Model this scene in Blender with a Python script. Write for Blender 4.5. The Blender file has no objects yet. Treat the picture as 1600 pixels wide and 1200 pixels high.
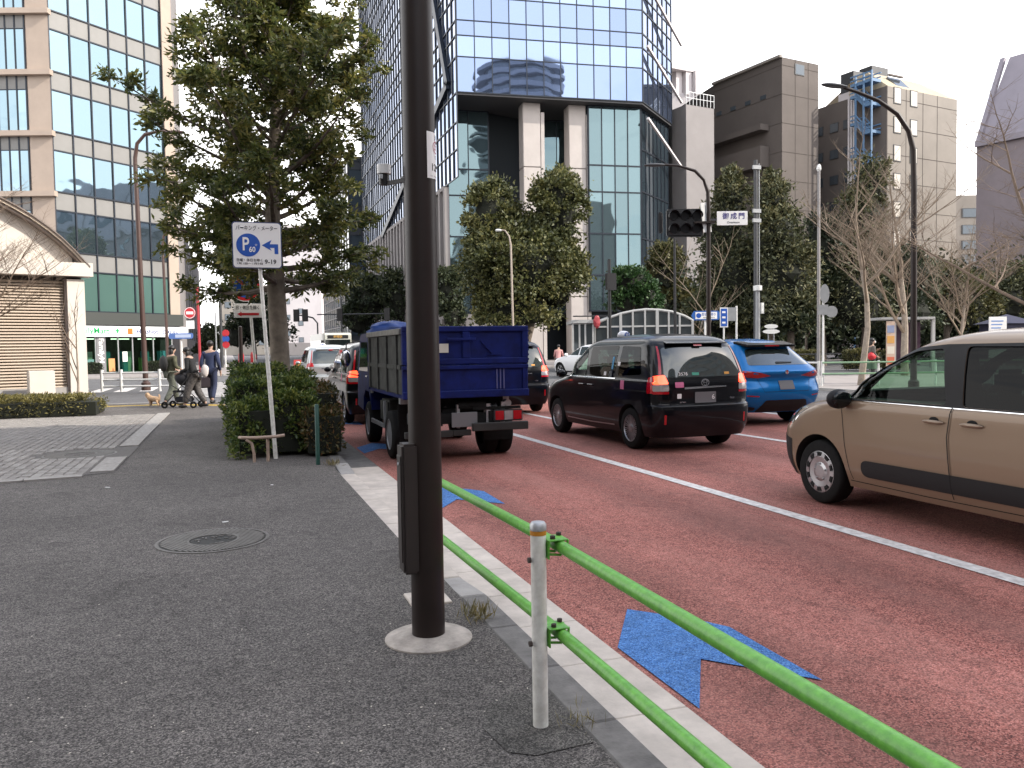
import bpy, bmesh, math, random
import numpy as np
from mathutils import Vector, Matrix
from mathutils.geometry import delaunay_2d_cdt

SC = bpy.context.scene
COL = SC.collection
PI = math.pi
rad = math.radians
random.seed(7)
rng = np.random.default_rng(11)

# ------------------------------------------------------------------ camera
F_PX, CAM_H, YAW, PITCH, ROLL = 1290.0, 1.5, rad(18.8), 0.045, 0.015
cam_data = bpy.data.cameras.new('camera')
cam_data.sensor_width = 36.0
cam_data.lens = F_PX / 1600 * 36.0
cam_data.clip_start, cam_data.clip_end = 0.05, 4000
cam = bpy.data.objects.new('camera', cam_data)
COL.objects.link(cam)
CAM_R = Matrix.Rotation(-YAW, 3, 'Z') @ Matrix.Rotation(PI / 2 - PITCH, 3, 'X') @ Matrix.Rotation(-ROLL, 3, 'Z')
cam.matrix_world = Matrix.Translation((0, 0, CAM_H)) @ CAM_R.to_4x4()
SC.camera = cam

# ------------------------------------------------------------------ sky and sun
SUN_AZ, SUN_EL = rad(122), rad(34)          # azimuth clockwise from +Y
world = bpy.data.worlds.new('World')
SC.world = world
world.use_nodes = True
wn, wl = world.node_tree.nodes, world.node_tree.links
bg = wn['Background']
sky = wn.new('ShaderNodeTexSky')
sky.sky_type = 'NISHITA'
sky.sun_disc = False
sky.sun_elevation = SUN_EL
sky.sun_rotation = SUN_AZ
sky.air_density, sky.dust_density, sky.ozone_density = 1.0, 1.6, 1.5
tc = wn.new('ShaderNodeTexCoord')
sep = wn.new('ShaderNodeSeparateXYZ')
wl.new(tc.outputs['Generated'], sep.inputs[0])
add = wn.new('ShaderNodeMath'); add.operation = 'ADD'; add.inputs[1].default_value = 0.22
wl.new(sep.outputs['Z'], add.inputs[0])
mx = wn.new('ShaderNodeMath'); mx.operation = 'MAXIMUM'; mx.inputs[1].default_value = 0.05
wl.new(add.outputs[0], mx.inputs[0])
dv = wn.new('ShaderNodeVectorMath'); dv.operation = 'DIVIDE'
cmb = wn.new('ShaderNodeCombineXYZ')
for i in range(3):
    wl.new(mx.outputs[0], cmb.inputs[i])
wl.new(tc.outputs['Generated'], dv.inputs[0]); wl.new(cmb.outputs[0], dv.inputs[1])
nz = wn.new('ShaderNodeTexNoise')
nz.inputs['Scale'].default_value = 1.7; nz.inputs['Detail'].default_value = 7; nz.inputs['Roughness'].default_value = 0.55
nz.inputs['Distortion'].default_value = 0.4
wl.new(dv.outputs[0], nz.inputs['Vector'])
cr = wn.new('ShaderNodeValToRGB')
cr.color_ramp.elements[0].position, cr.color_ramp.elements[1].position = 0.42, 0.64
cr.color_ramp.elements[0].color = (0.12, 0.12, 0.12, 1); cr.color_ramp.elements[1].color = (0.96, 0.96, 0.96, 1)
hz = wn.new('ShaderNodeMapRange'); hz.inputs[1].default_value = 0.05; hz.inputs[2].default_value = 0.75; hz.inputs[3].default_value = 0.24; hz.inputs[4].default_value = -0.02
wl.new(sep.outputs['Z'], hz.inputs[0])
cs = wn.new('ShaderNodeMath'); cs.operation = 'ADD'; wl.new(nz.outputs['Fac'], cs.inputs[0]); wl.new(hz.outputs[0], cs.inputs[1])
wl.new(cs.outputs[0], cr.inputs['Fac'])
mixc = wn.new('ShaderNodeMix'); mixc.data_type = 'RGBA'
mixc.inputs['B'].default_value = (8.9, 8.7, 8.6, 1)
wl.new(cr.outputs['Color'], mixc.inputs['Factor'])
wl.new(sky.outputs['Color'], mixc.inputs['A'])
wl.new(mixc.outputs['Result'], bg.inputs['Color'])
bg.inputs['Strength'].default_value = 0.14

sun_data = bpy.data.lights.new('sun', 'SUN')
sun_data.energy, sun_data.angle, sun_data.color = 2.2, rad(0.6), (1.0, 0.93, 0.83)
sun = bpy.data.objects.new('sun', sun_data)
COL.objects.link(sun)
to_sun = Vector((math.sin(SUN_AZ) * math.cos(SUN_EL), math.cos(SUN_AZ) * math.cos(SUN_EL), math.sin(SUN_EL)))
sun.rotation_euler = to_sun.to_track_quat('Z', 'Y').to_euler()
sun.location = (20, -20, 60)

SC.view_settings.view_transform = 'Standard'
SC.view_settings.look = 'None'
SC.view_settings.exposure = 1.25
SC.view_settings.gamma = 1
SC.view_settings.use_curve_mapping = False
SC.render.engine = 'CYCLES'
SC.cycles.max_bounces = 6
SC.cycles.transparent_max_bounces = 12
SC.cycles.caustics_reflective = SC.cycles.caustics_refractive = False
SC.cycles.use_denoising = True

# ------------------------------------------------------------------ pixel helpers (authoring aid: real places on the ground)
def ray(px, py):
    return CAM_R @ Vector(((px - 800) / F_PX, -(py - 600) / F_PX, -1))
def gnd(px, py, z=0.0):
    d = ray(px, py); t = (z - CAM_H) / d.z
    return Vector((d.x * t, d.y * t, z))
def dep(px, py, d):
    """point on the pixel's ray at distance d along the view axis"""
    v = ray(px, py)
    ax = Vector((math.sin(YAW), math.cos(YAW), 0))
    return Vector((0, 0, CAM_H)) + v * (d / v.dot(ax))
def xy_at(px, d):
    p = dep(px, 541, d); return p.x, p.y
def z_at(py, d, px=800):
    return dep(px, py, d).z

# ------------------------------------------------------------------ materials
MATS = {}
def mat(name, col, rough=0.6, metal=0.0, var=0.0, vscale=3.0, bump=0.0, bscale=40.0, spec=0.5, coat=0.0, emit=None, estr=0.0, trans=0.0, dirt=None):
    """plain procedural material: base colour with noise variation, optional fine bump"""
    if name in MATS:
        return MATS[name]
    m = bpy.data.materials.new(name); m.use_nodes = True
    n, l = m.node_tree.nodes, m.node_tree.links
    b = n['Principled BSDF']
    b.inputs['Base Color'].default_value = (*col, 1)
    b.inputs['Roughness'].default_value = rough
    b.inputs['Metallic'].default_value = metal
    b.inputs['Specular IOR Level'].default_value = spec
    b.inputs['Coat Weight'].default_value = coat
    b.inputs['Coat Roughness'].default_value = 0.04
    b.inputs['Transmission Weight'].default_value = trans
    if emit:
        b.inputs['Emission Color'].default_value = (*emit, 1); b.inputs['Emission Strength'].default_value = estr
    if var > 0 or bump > 0:
        t = n.new('ShaderNodeTexCoord')
    if var > 0:
        z = n.new('ShaderNodeTexNoise'); z.inputs['Scale'].default_value = vscale; z.inputs['Detail'].default_value = 6
        z.inputs['Roughness'].default_value = 0.65
        l.new(t.outputs['Object'], z.inputs['Vector'])
        r = n.new('ShaderNodeValToRGB')
        r.color_ramp.elements[0].position, r.color_ramp.elements[1].position = 0.3, 0.72
        lo = [max(0, c * (1 - var)) for c in col] if dirt is None else dirt
        hi = [min(1, c * (1 + var * 0.7)) for c in col]
        r.color_ramp.elements[0].color = (*lo, 1); r.color_ramp.elements[1].color = (*hi, 1)
        l.new(z.outputs['Fac'], r.inputs['Fac']); l.new(r.outputs['Color'], b.inputs['Base Color'])
    if bump > 0:
        z2 = n.new('ShaderNodeTexNoise'); z2.inputs['Scale'].default_value = bscale; z2.inputs['Detail'].default_value = 5
        l.new(t.outputs['Object'], z2.inputs['Vector'])
        bp = n.new('ShaderNodeBump'); bp.inputs['Strength'].default_value = bump; bp.inputs['Distance'].default_value = 0.01
        l.new(z2.outputs['Fac'], bp.inputs['Height']); l.new(bp.outputs['Normal'], b.inputs['Normal'])
    MATS[name] = m
    return m

def asphalt(name, base, light, dark, chip=240.0, patch=0.35, bump=0.5, rough=0.9, chip_pos=(0.25, 0.6), wear=None):
    """open-graded road surface: stones in voronoi cells, large-scale patches, pits between the stones"""
    m = bpy.data.materials.new(name); m.use_nodes = True
    n, l = m.node_tree.nodes, m.node_tree.links
    b = n['Principled BSDF']; b.inputs['Roughness'].default_value = rough; b.inputs['Specular IOR Level'].default_value = 0.35
    g = n.new('ShaderNodeNewGeometry')
    v = n.new('ShaderNodeTexVoronoi'); v.inputs['Scale'].default_value = chip
    l.new(g.outputs['Position'], v.inputs['Vector'])
    r = n.new('ShaderNodeValToRGB')
    e = r.color_ramp.elements
    e[0].position, e[0].color = 0.08, (*dark, 1)
    e[1].position, e[1].color = 0.93, (*light, 1)
    k = e.new(0.5); k.color = (*base, 1)
    sp = n.new('ShaderNodeSeparateColor'); l.new(v.outputs['Color'], sp.inputs[0])
    l.new(sp.outputs['Red'], r.inputs['Fac'])
    big = n.new('ShaderNodeTexNoise'); big.inputs['Scale'].default_value = 0.55; big.inputs['Detail'].default_value = 8; big.inputs['Roughness'].default_value = 0.6
    l.new(g.outputs['Position'], big.inputs['Vector'])
    br = n.new('ShaderNodeMapRange'); br.inputs[1].default_value = 0.3; br.inputs[2].default_value = 0.7
    br.inputs[3].default_value = 1 - patch; br.inputs[4].default_value = 1 + patch * 0.75
    l.new(big.outputs['Fac'], br.inputs[0])
    mm = n.new('ShaderNodeMix'); mm.data_type = 'RGBA'; mm.blend_type = 'MULTIPLY'; mm.inputs['Factor'].default_value = 1
    l.new(r.outputs['Color'], mm.inputs['A']); l.new(br.outputs[0], mm.inputs['B'])
    md = n.new('ShaderNodeTexNoise'); md.inputs['Scale'].default_value = 11; md.inputs['Detail'].default_value = 6; md.inputs['Roughness'].default_value = 0.7
    l.new(g.outputs['Position'], md.inputs['Vector'])
    mr = n.new('ShaderNodeMapRange'); mr.inputs[1].default_value = 0.3; mr.inputs[2].default_value = 0.7; mr.inputs[3].default_value = 0.74; mr.inputs[4].default_value = 1.2
    l.new(md.outputs['Fac'], mr.inputs[0])
    mq = n.new('ShaderNodeMix'); mq.data_type = 'RGBA'; mq.blend_type = 'MULTIPLY'; mq.inputs['Factor'].default_value = 1
    l.new(mm.outputs['Result'], mq.inputs['A']); l.new(mr.outputs[0], mq.inputs['B'])
    sn = n.new('ShaderNodeTexNoise'); sn.inputs['Scale'].default_value = 1.7; sn.inputs['Detail'].default_value = 3; sn.inputs['Distortion'].default_value = 1.2
    l.new(g.outputs['Position'], sn.inputs['Vector'])
    sr = n.new('ShaderNodeMapRange'); sr.inputs[1].default_value = 0.60; sr.inputs[2].default_value = 0.68; sr.inputs[3].default_value = 1.0; sr.inputs[4].default_value = 0.80
    l.new(sn.outputs['Fac'], sr.inputs[0])
    ms = n.new('ShaderNodeMix'); ms.data_type = 'RGBA'; ms.blend_type = 'MULTIPLY'; ms.inputs['Factor'].default_value = 1
    l.new(mq.outputs['Result'], ms.inputs['A']); l.new(sr.outputs[0], ms.inputs['B'])
    out = ms.outputs['Result']
    # pits between chips
    v2 = n.new('ShaderNodeTexVoronoi'); v2.feature = 'DISTANCE_TO_EDGE'; v2.inputs['Scale'].default_value = chip * 0.6
    l.new(g.outputs['Position'], v2.inputs['Vector'])
    pr = n.new('ShaderNodeMapRange'); pr.inputs[1].default_value = 0.0; pr.inputs[2].default_value = 0.16; pr.inputs[3].default_value = 0.45; pr.inputs[4].default_value = 1.05
    l.new(v2.outputs['Distance'], pr.inputs[0])
    m2 = n.new('ShaderNodeMix'); m2.data_type = 'RGBA'; m2.blend_type = 'MULTIPLY'; m2.inputs['Factor'].default_value = 0.8
    l.new(out, m2.inputs['A']); l.new(pr.outputs[0], m2.inputs['B']); out = m2.outputs['Result']
    if wear:   # scattered pale wear: stretched along the driving direction
        mp = n.new('ShaderNodeMapping'); mp.inputs['Scale'].default_value = (1.3, 0.16, 1)
        l.new(g.outputs['Position'], mp.inputs['Vector'])
        wz = n.new('ShaderNodeTexNoise'); wz.inputs['Scale'].default_value = 1.6; wz.inputs['Detail'].default_value = 9; wz.inputs['Roughness'].default_value = 0.7
        l.new(mp.outputs[0], wz.inputs['Vector'])
        wr = n.new('ShaderNodeMapRange'); wr.inputs[1].default_value = 0.45; wr.inputs[2].default_value = 0.75; wr.inputs[3].default_value = 0; wr.inputs[4].default_value = 0.5
        l.new(wz.outputs['Fac'], wr.inputs[0])
        m3 = n.new('ShaderNodeMix'); m3.data_type = 'RGBA'; m3.inputs['B'].default_value = (*wear, 1)
        l.new(wr.outputs[0], m3.inputs['Factor']); l.new(out, m3.inputs['A'])
        # wheel paths: tyre-darkened bands along the lanes, broken up by noise
        sx = n.new('ShaderNodeSeparateXYZ'); l.new(g.outputs['Position'], sx.inputs[0])
        sm_ = n.new('ShaderNodeMath'); sm_.operation = 'MULTIPLY_ADD'; sm_.inputs[1].default_value = 2 * PI / 1.62; sm_.inputs[2].default_value = -2 * PI / 1.62 * 2.45 + PI / 2
        l.new(sx.outputs['X'], sm_.inputs[0])
        si = n.new('ShaderNodeMath'); si.operation = 'SINE'; l.new(sm_.outputs[0], si.inputs[0])
        mu = n.new('ShaderNodeMath'); mu.operation = 'MULTIPLY'; l.new(si.outputs[0], mu.inputs[0]); l.new(wz.outputs['Fac'], mu.inputs[1])
        tr_ = n.new('ShaderNodeMapRange'); tr_.inputs[1].default_value = -0.2; tr_.inputs[2].default_value = 0.6; tr_.inputs[3].default_value = 1.08; tr_.inputs[4].default_value = 0.74
        l.new(mu.outputs[0], tr_.inputs[0])
        m4 = n.new('ShaderNodeMix'); m4.data_type = 'RGBA'; m4.blend_type = 'MULTIPLY'; m4.inputs['Factor'].default_value = 1
        l.new(m3.outputs['Result'], m4.inputs['A']); l.new(tr_.outputs[0], m4.inputs['B']); out = m4.outputs['Result']
    l.new(out, b.inputs['Base Color'])
    bp = n.new('ShaderNodeBump'); bp.inputs['Strength'].default_value = bump; bp.inputs['Distance'].default_value = 0.006
    l.new(v2.outputs['Distance'], bp.inputs['Height']); l.new(bp.outputs['Normal'], b.inputs['Normal'])
    MATS[name] = m
    return m

def glass_mirror(name, tint, metal=0.75, rough=0.02, wav=0.02, wscale=0.6):
    """coated office glazing: mirrors the sky, slightly wavy"""
    m = bpy.data.materials.new(name); m.use_nodes = True
    n, l = m.node_tree.nodes, m.node_tree.links
    b = n['Principled BSDF']
    b.inputs['Base Color'].default_value = (*tint, 1); b.inputs['Metallic'].default_value = metal; b.inputs['Roughness'].default_value = rough
    g = n.new('ShaderNodeNewGeometry'); oi = n.new('ShaderNodeObjectInfo')
    z = n.new('ShaderNodeTexNoise'); z.inputs['Scale'].default_value = wscale; z.inputs['Detail'].default_value = 1
    l.new(g.outputs['Position'], z.inputs['Vector'])
    bp = n.new('ShaderNodeBump'); bp.inputs['Strength'].default_value = wav; bp.inputs['Distance'].default_value = 1.0
    l.new(z.outputs['Fac'], bp.inputs['Height']); l.new(bp.outputs['Normal'], b.inputs['Normal'])
    hs = n.new('ShaderNodeHueSaturation'); hs.inputs['Color'].default_value = (*tint, 1)
    mr = n.new('ShaderNodeMapRange'); mr.inputs[3].default_value = 0.88; mr.inputs[4].default_value = 1.1
    l.new(oi.outputs['Random'], mr.inputs[0]); l.new(mr.outputs[0], hs.inputs['Value']); l.new(hs.outputs['Color'], b.inputs['Base Color'])
    MATS[name] = m
    return m

def clear_glass(name, tint, refl=0.1):
    """thin see-through pane: tinted transparency under a fresnel reflection"""
    m = bpy.data.materials.new(name); m.use_nodes = True
    n, l = m.node_tree.nodes, m.node_tree.links
    n.remove(n['Principled BSDF'])
    t = n.new('ShaderNodeBsdfTransparent'); t.inputs[0].default_value = (*tint, 1)
    gl = n.new('ShaderNodeBsdfGlossy'); gl.inputs['Roughness'].default_value = 0.01; gl.inputs[0].default_value = (1, 1, 1, 1)
    fr = n.new('ShaderNodeLayerWeight'); fr.inputs['Blend'].default_value = 0.5
    pw = n.new('ShaderNodeMath'); pw.operation = 'POWER'; pw.inputs[1].default_value = 5; l.new(fr.outputs['Facing'], pw.inputs[0])
    ad = n.new('ShaderNodeMath'); ad.operation = 'MULTIPLY_ADD'; ad.inputs[1].default_value = 0.6; ad.inputs[2].default_value = refl; l.new(pw.outputs[0], ad.inputs[0])
    mi = n.new('ShaderNodeMixShader'); l.new(ad.outputs[0], mi.inputs[0]); l.new(t.outputs[0], mi.inputs[1]); l.new(gl.outputs[0], mi.inputs[2])
    l.new(mi.outputs[0], n['Material Output'].inputs['Surface'])
    MATS[name] = m
    return m

def leaf_mat(name, dark, mid, light, scale=1.2, transl=0.3, rough=0.45):
    m = bpy.data.materials.new(name); m.use_nodes = True
    n, l = m.node_tree.nodes, m.node_tree.links
    b = n['Principled BSDF']; b.inputs['Roughness'].default_value = rough
    g = n.new('ShaderNodeNewGeometry')
    z = n.new('ShaderNodeTexNoise'); z.inputs['Scale'].default_value = scale; z.inputs['Detail'].default_value = 4
    l.new(g.outputs['Position'], z.inputs['Vector'])
    w = n.new('ShaderNodeTexWhiteNoise'); w.noise_dimensions = '1D'
    l.new(g.outputs['Random Per Island'], w.inputs['W'])
    mm = n.new('ShaderNodeMath'); mm.operation = 'MULTIPLY_ADD'; mm.inputs[1].default_value = 0.5; 
    l.new(w.outputs['Value'], mm.inputs[0]); 
    mh = n.new('ShaderNodeMath'); mh.operation = 'MULTIPLY'; mh.inputs[1].default_value = 0.75; l.new(z.outputs['Fac'], mh.inputs[0]); l.new(mh.outputs[0], mm.inputs[2])
    r = n.new('ShaderNodeValToRGB'); e = r.color_ramp.elements
    e[0].position, e[0].color = 0.35, (*dark, 1); e[1].position, e[1].color = 0.95, (*light, 1)
    k = e.new(0.65); k.color = (*mid, 1)
    l.new(mm.outputs[0], r.inputs['Fac']); l.new(r.outputs['Color'], b.inputs['Base Color'])
    t = n.new('ShaderNodeBsdfTranslucent'); l.new(r.outputs['Color'], t.inputs[0])
    mi = n.new('ShaderNodeMixShader'); mi.inputs[0].default_value = transl
    l.new(b.outputs[0], mi.inputs[1]); l.new(t.outputs[0], mi.inputs[2]); l.new(mi.outputs[0], n['Material Output'].inputs['Surface'])
    MATS[name] = m
    return m

# ------------------------------------------------------------------ things and meshes
def tag(o, label=None, cat=None, group=None, kind=None):
    if label: o['label'] = label
    if cat: o['category'] = cat
    if group: o['group'] = group
    if kind: o['kind'] = kind
    return o
def thing(name, label, cat, loc=(0, 0, 0), rz=0.0, group=None):
    o = bpy.data.objects.new(name, None); COL.objects.link(o)
    o.empty_display_size = 0.2
    o.location = loc; o.rotation_euler = (0, 0, rz)
    return tag(o, label, cat, group)
def link(name, me, parent=None, loc=None, rot=None, scale=None):
    o = bpy.data.objects.new(name, me); COL.objects.link(o)
    if parent is not None: o.parent = parent
    if loc is not None: o.location = loc
    if rot is not None: o.rotation_euler = rot
    if scale is not None: o.scale = scale
    return o
KIDS = {}
def copy_tree(o, parent=None):
    c = o.copy(); COL.objects.link(c)
    if parent is not None: c.parent = parent
    for ch in o.children:
        copy_tree(ch, c)
    return c

class MB:
    """collects simple shapes into one mesh"""
    def __init__(s): s.v = []; s.f = []; s.m = []; s.mi = 0
    def add(s, vs, fs):
        k = len(s.v); s.v += [tuple(p) for p in vs]
        for f in fs: s.f.append(tuple(i + k for i in f)); s.m.append(s.mi)
        return s
    def box(s, x0, x1, y0, y1, z0, z1):
        return s.add([(x0, y0, z0), (x1, y0, z0), (x1, y1, z0), (x0, y1, z0), (x0, y0, z1), (x1, y0, z1), (x1, y1, z1), (x0, y1, z1)],
                     [(3, 2, 1, 0), (4, 5, 6, 7), (0, 1, 5, 4), (1, 2, 6, 5), (2, 3, 7, 6), (3, 0, 4, 7)])
    def bar(s, a, b, w, h, up=(0, 0, 1)):
        """box along a-b with width w (sideways) and height h"""
        a, b = Vector(a), Vector(b); d = (b - a).normalized(); u = Vector(up)
        if abs(d.dot(u)) > 0.98: u = Vector((0, 1, 0))
        sd = d.cross(u).normalized(); u = sd.cross(d)
        vs = [p + sd * (i * w / 2) + u * (j * h / 2) for p in (a, b) for i, j in ((-1, -1), (1, -1), (1, 1), (-1, 1))]
        return s.add(vs, [(0, 1, 2, 3), (7, 6, 5, 4), (0, 4, 5, 1), (1, 5, 6, 2), (2, 6, 7, 3), (3, 7, 4, 0)])
    def prism(s, poly, z0, z1):
        n = len(poly)
        vs = [(p[0], p[1], z0) for p in poly] + [(p[0], p[1], z1) for p in poly]
        return s.add(vs, [tuple(range(n - 1, -1, -1)), tuple(range(n, 2 * n))] + [(i, (i + 1) % n, n + (i + 1) % n, n + i) for i in range(n)])
    def prism_x(s, poly, x0, x1):
        """polygon in (y,z) extruded along x"""
        n = len(poly)
        vs = [(x0, p[0], p[1]) for p in poly] + [(x1, p[0], p[1]) for p in poly]
        return s.add(vs, [tuple(range(n - 1, -1, -1)), tuple(range(n, 2 * n))] + [(i, (i + 1) % n, n + (i + 1) % n, n + i) for i in range(n)])
    def prism_y(s, poly, y0, y1):
        n = len(poly)
        vs = [(p[0], y0, p[1]) for p in poly] + [(p[0], y1, p[1]) for p in poly]
        return s.add(vs, [tuple(range(n)), tuple(range(2 * n - 1, n - 1, -1))] + [(i, n + i, n + (i + 1) % n, (i + 1) % n) for i in range(n)])
    def path(s, pts, r, n=10, cap=True):
        """tube along a polyline; r a number or one per point"""
        pts = [Vector(p) for p in pts]; k = len(pts)
        rs = [r] * k if not hasattr(r, '__len__') else list(r)
        vs = []; u = None
        for i, p in enumerate(pts):
            d = (pts[min(i + 1, k - 1)] - pts[max(i - 1, 0)]).normalized()
            if u is None:
                u = d.orthogonal().normalized()
            else:
                u = (u - d * u.dot(d)).normalized() if (u - d * u.dot(d)).length > 1e-6 else d.orthogonal().normalized()
            w = d.cross(u)
            for j in range(n):
                a = 2 * PI * j / n
                vs.append(p + (u * math.cos(a) + w * math.sin(a)) * rs[i])
        fs = [(i * n + j, i * n + (j + 1) % n, (i + 1) * n + (j + 1) % n, (i + 1) * n + j) for i in range(k - 1) for j in range(n)]
        if cap: fs += [tuple(range(n - 1, -1, -1)), tuple(range((k - 1) * n, k * n))]
        return s.add(vs, fs)
    def tube(s, a, b, r0, r1=None, n=10): return s.path([a, b], [r0, r0 if r1 is None else r1], n)
    def lathe(s, prof, c=(0, 0, 0), axis='z', n=24, close=False):
        """profile [(radius, height)] turned about an axis through c"""
        vs = []; k = len(prof)
        for (r, h) in prof:
            for j in range(n):
                a = 2 * PI * j / n; p, q = r * math.cos(a), r * math.sin(a)
                o = {'z': (p, q, h), 'x': (h, p, q), 'y': (q, h, p)}[axis]
                vs.append((c[0] + o[0], c[1] + o[1], c[2] + o[2]))
        fs = [(i * n + j, i * n + (j + 1) % n, (i + 1) * n + (j + 1) % n, (i + 1) * n + j) for i in range(k - 1) for j in range(n)]
        if close: fs += [((k - 1) * n + j, (k - 1) * n + (j + 1) % n, (j + 1) % n, j) for j in range(n)]
        else: fs += [tuple(range(n - 1, -1, -1)), tuple(range((k - 1) * n, k * n))]
        return s.add(vs, fs)
    def blob(s, c, r, seed=0, n=10, m=7, amp=0.12):
        rr = random.Random(seed); vs = []
        for i in range(m + 1):
            t = PI * i / m
            for j in range(n):
                a = 2 * PI * j / n; q = 1 + rr.uniform(-amp, amp)
                vs.append((c[0] + r[0] * q * math.sin(t) * math.cos(a), c[1] + r[1] * q * math.sin(t) * math.sin(a), c[2] + r[2] * q * math.cos(t)))
        return s.add(vs, [(i * n + j, (i + 1) * n + j, (i + 1) * n + (j + 1) % n, i * n + (j + 1) % n) for i in range(m) for j in range(n)])
    def mesh(s, name, mats, smooth=False, bevel=0.0, fix=True):
        me = bpy.data.meshes.new(name); me.from_pydata(s.v, [], s.f)
        for x in (mats if isinstance(mats, (list, tuple)) else [mats]): me.materials.append(x)
        me.polygons.foreach_set('material_index', s.m)
        if fix or bevel:
            bm = bmesh.new(); bm.from_mesh(me)
            if bevel:
                bmesh.ops.recalc_face_normals(bm, faces=bm.faces)
                ed = [e for e in bm.edges if len(e.link_faces) == 2 and e.calc_face_angle(0) > 0.6]
                bmesh.ops.bevel(bm, geom=ed, offset=bevel, segments=1 if bevel < 0.01 else 2, affect='EDGES', clamp_overlap=True)
            bmesh.ops.recalc_face_normals(bm, faces=bm.faces)
            bm.to_mesh(me); bm.free()
        if smooth:
            me.polygons.foreach_set('use_smooth', [True] * len(me.polygons))
            if smooth != 'all':
                me.set_sharp_from_angle(angle=rad(40))
        return me
    def build(s, name, mats, parent=None, loc=None, rot=None, smooth=False, bevel=0.0, kind=None):
        o = link(name, s.mesh(name, mats, smooth, bevel), parent, loc, rot)
        if kind: o['kind'] = kind
        return o

_unit = {}
def unit_box(m):
    if m.name not in _unit:
        _unit[m.name] = MB().box(-.5, .5, -.5, .5, -.5, .5).mesh('unit_' + m.name, m)
    return _unit[m.name]
def piece(name, m, parent, c, size, rz=0.0, rx=0.0):
    """one box-shaped piece sharing its mesh with all pieces of that material"""
    return link(name, unit_box(m), parent, c, (rx, 0, rz), size)

FONT_OBJ = None
def text_mesh(body, size=1.0, bold=0.0, extrude=0.002, align='CENTER'):
    c = bpy.data.curves.new('lettering', 'FONT'); c.body = body; c.size = size; c.offset = bold; c.extrude = extrude
    c.align_x = align; c.align_y = 'CENTER'; c.resolution_u = 3
    o = bpy.data.objects.new('lettering', c); COL.objects.link(o)
    me = bpy.data.meshes.new_from_object(o.evaluated_get(bpy.context.evaluated_depsgraph_get()))
    bpy.data.objects.remove(o); bpy.data.curves.remove(c)
    return me
def text(name, body, m, parent, loc, size, width=None, rz=0.0, bold=0.0, rx=PI / 2, align='CENTER', ry=0.0):
    me = text_mesh(body, size, bold, align=align); me.materials.clear(); me.materials.append(m)
    o = link(name, me, parent, loc, (rx, ry, rz))
    if width:
        xs = [v.co.x for v in me.vertices]
        if xs: o.scale.x = width / max(1e-4, max(xs) - min(xs))
    return o
def sheet(name, poly, z, m, kind='structure', parent=None):
    o = MB().add([(p[0], p[1], z) for p in poly], [tuple(range(len(poly)))]).build(name, m, parent)
    if parent is None: o['kind'] = kind
    return o

# shared materials
M_CONC = mat('concrete', (.36, .34, .32), .85, var=.18, vscale=6, bump=.25, bscale=60)
M_CONC_L = mat('concrete_light', (.56, .495, .43), .85, var=.25, vscale=4, bump=.2, bscale=70)
M_KERB = mat('kerb_stone', (.17, .16, .15), .9, var=.35, vscale=9, bump=.35, bscale=80)
M_BROWN = mat('brown_paint', (.020, .0125, .0105), .42, var=.2, vscale=7, spec=.35)
M_WHITE = mat('white_paint', (.72, .72, .70), .45, var=.1, vscale=9)
M_WHITE_FLAT = mat('white_sign_face', (.86, .85, .83), .4)
M_BLUE_SIGN = mat('blue_sign_face', (.015, .09, .42), .4)
M_RED_SIGN = mat('red_sign_face', (.55, .02, .03), .4)
M_BLACK = mat('black_paint', (.012, .012, .014), .4)
M_INK = mat('black_lettering', (.02, .02, .022), .6)
M_GREY = mat('grey_metal', (.30, .31, .32), .5, .3, var=.15)
M_DARKGREY = mat('dark_grey_metal', (.06, .062, .066), .5, .2, var=.2)
M_STEEL = mat('galvanised_steel', (.45, .46, .47), .45, .7, var=.15, vscale=12)
M_RUBBER = mat('rubber', (.010, .010, .010), .85, var=.3, vscale=20, spec=.2)
M_BARK = mat('bark', (.16, .13, .105), .9, var=.45, vscale=9, bump=.8, bscale=24)
M_BARK_PALE = mat('bark_pale', (.30, .25, .20), .9, var=.35, vscale=7, bump=.6, bscale=20)
M_TWIG = mat('twig', (.20, .145, .105), .9, var=.3, vscale=6)
M_TWIG_PALE = mat('twig_pale', (.36, .28, .20), .9, var=.3, vscale=6)
M_SOIL = mat('soil', (.05, .038, .028), .95, var=.4, vscale=20, bump=.8, bscale=50)
# ------------------------------------------------------------------ ground, road, pavement
M_ROAD = asphalt('road_asphalt', (.14, .138, .14), (.21, .205, .205), (.085, .084, .086), chip=150, patch=.15)
M_RED = asphalt('red_road_surface', (.37, .125, .098), (.54, .23, .185), (.125, .042, .036), chip=130, patch=.24, bump=.8, wear=(.42, .205, .17))
M_WALK = asphalt('pavement_asphalt', (.122, .110, .101), (.245, .222, .202), (.042, .038, .036), chip=150, patch=.26, bump=.7)
M_BLUEP = asphalt('blue_road_paint', (.075, .22, .54), (.13, .30, .63), (.03, .11, .32), chip=130, patch=.12, bump=.6)
M_LINE = mat('white_road_paint', (.74, .71, .68), .7, var=.18, vscale=14, bump=.3, bscale=90, dirt=(.40, .37, .35))
M_YEL = mat('yellow_tactile_paint', (.55, .36, .06), .75, var=.2, vscale=8)
M_SETT = mat('granite_sett', (.27, .25, .23), .85, var=.3, vscale=4, bump=.3, bscale=60)
M_SETT2 = mat('granite_sett_pale', (.33, .31, .285), .85, var=.25, vscale=4, bump=.3, bscale=60)
M_JOINT = mat('mortar_joint', (.13, .12, .11), .95, var=.3, vscale=30)
M_PAVER = mat('far_pavement', (.30, .27, .255), .85, var=.15, vscale=1.5)

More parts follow.
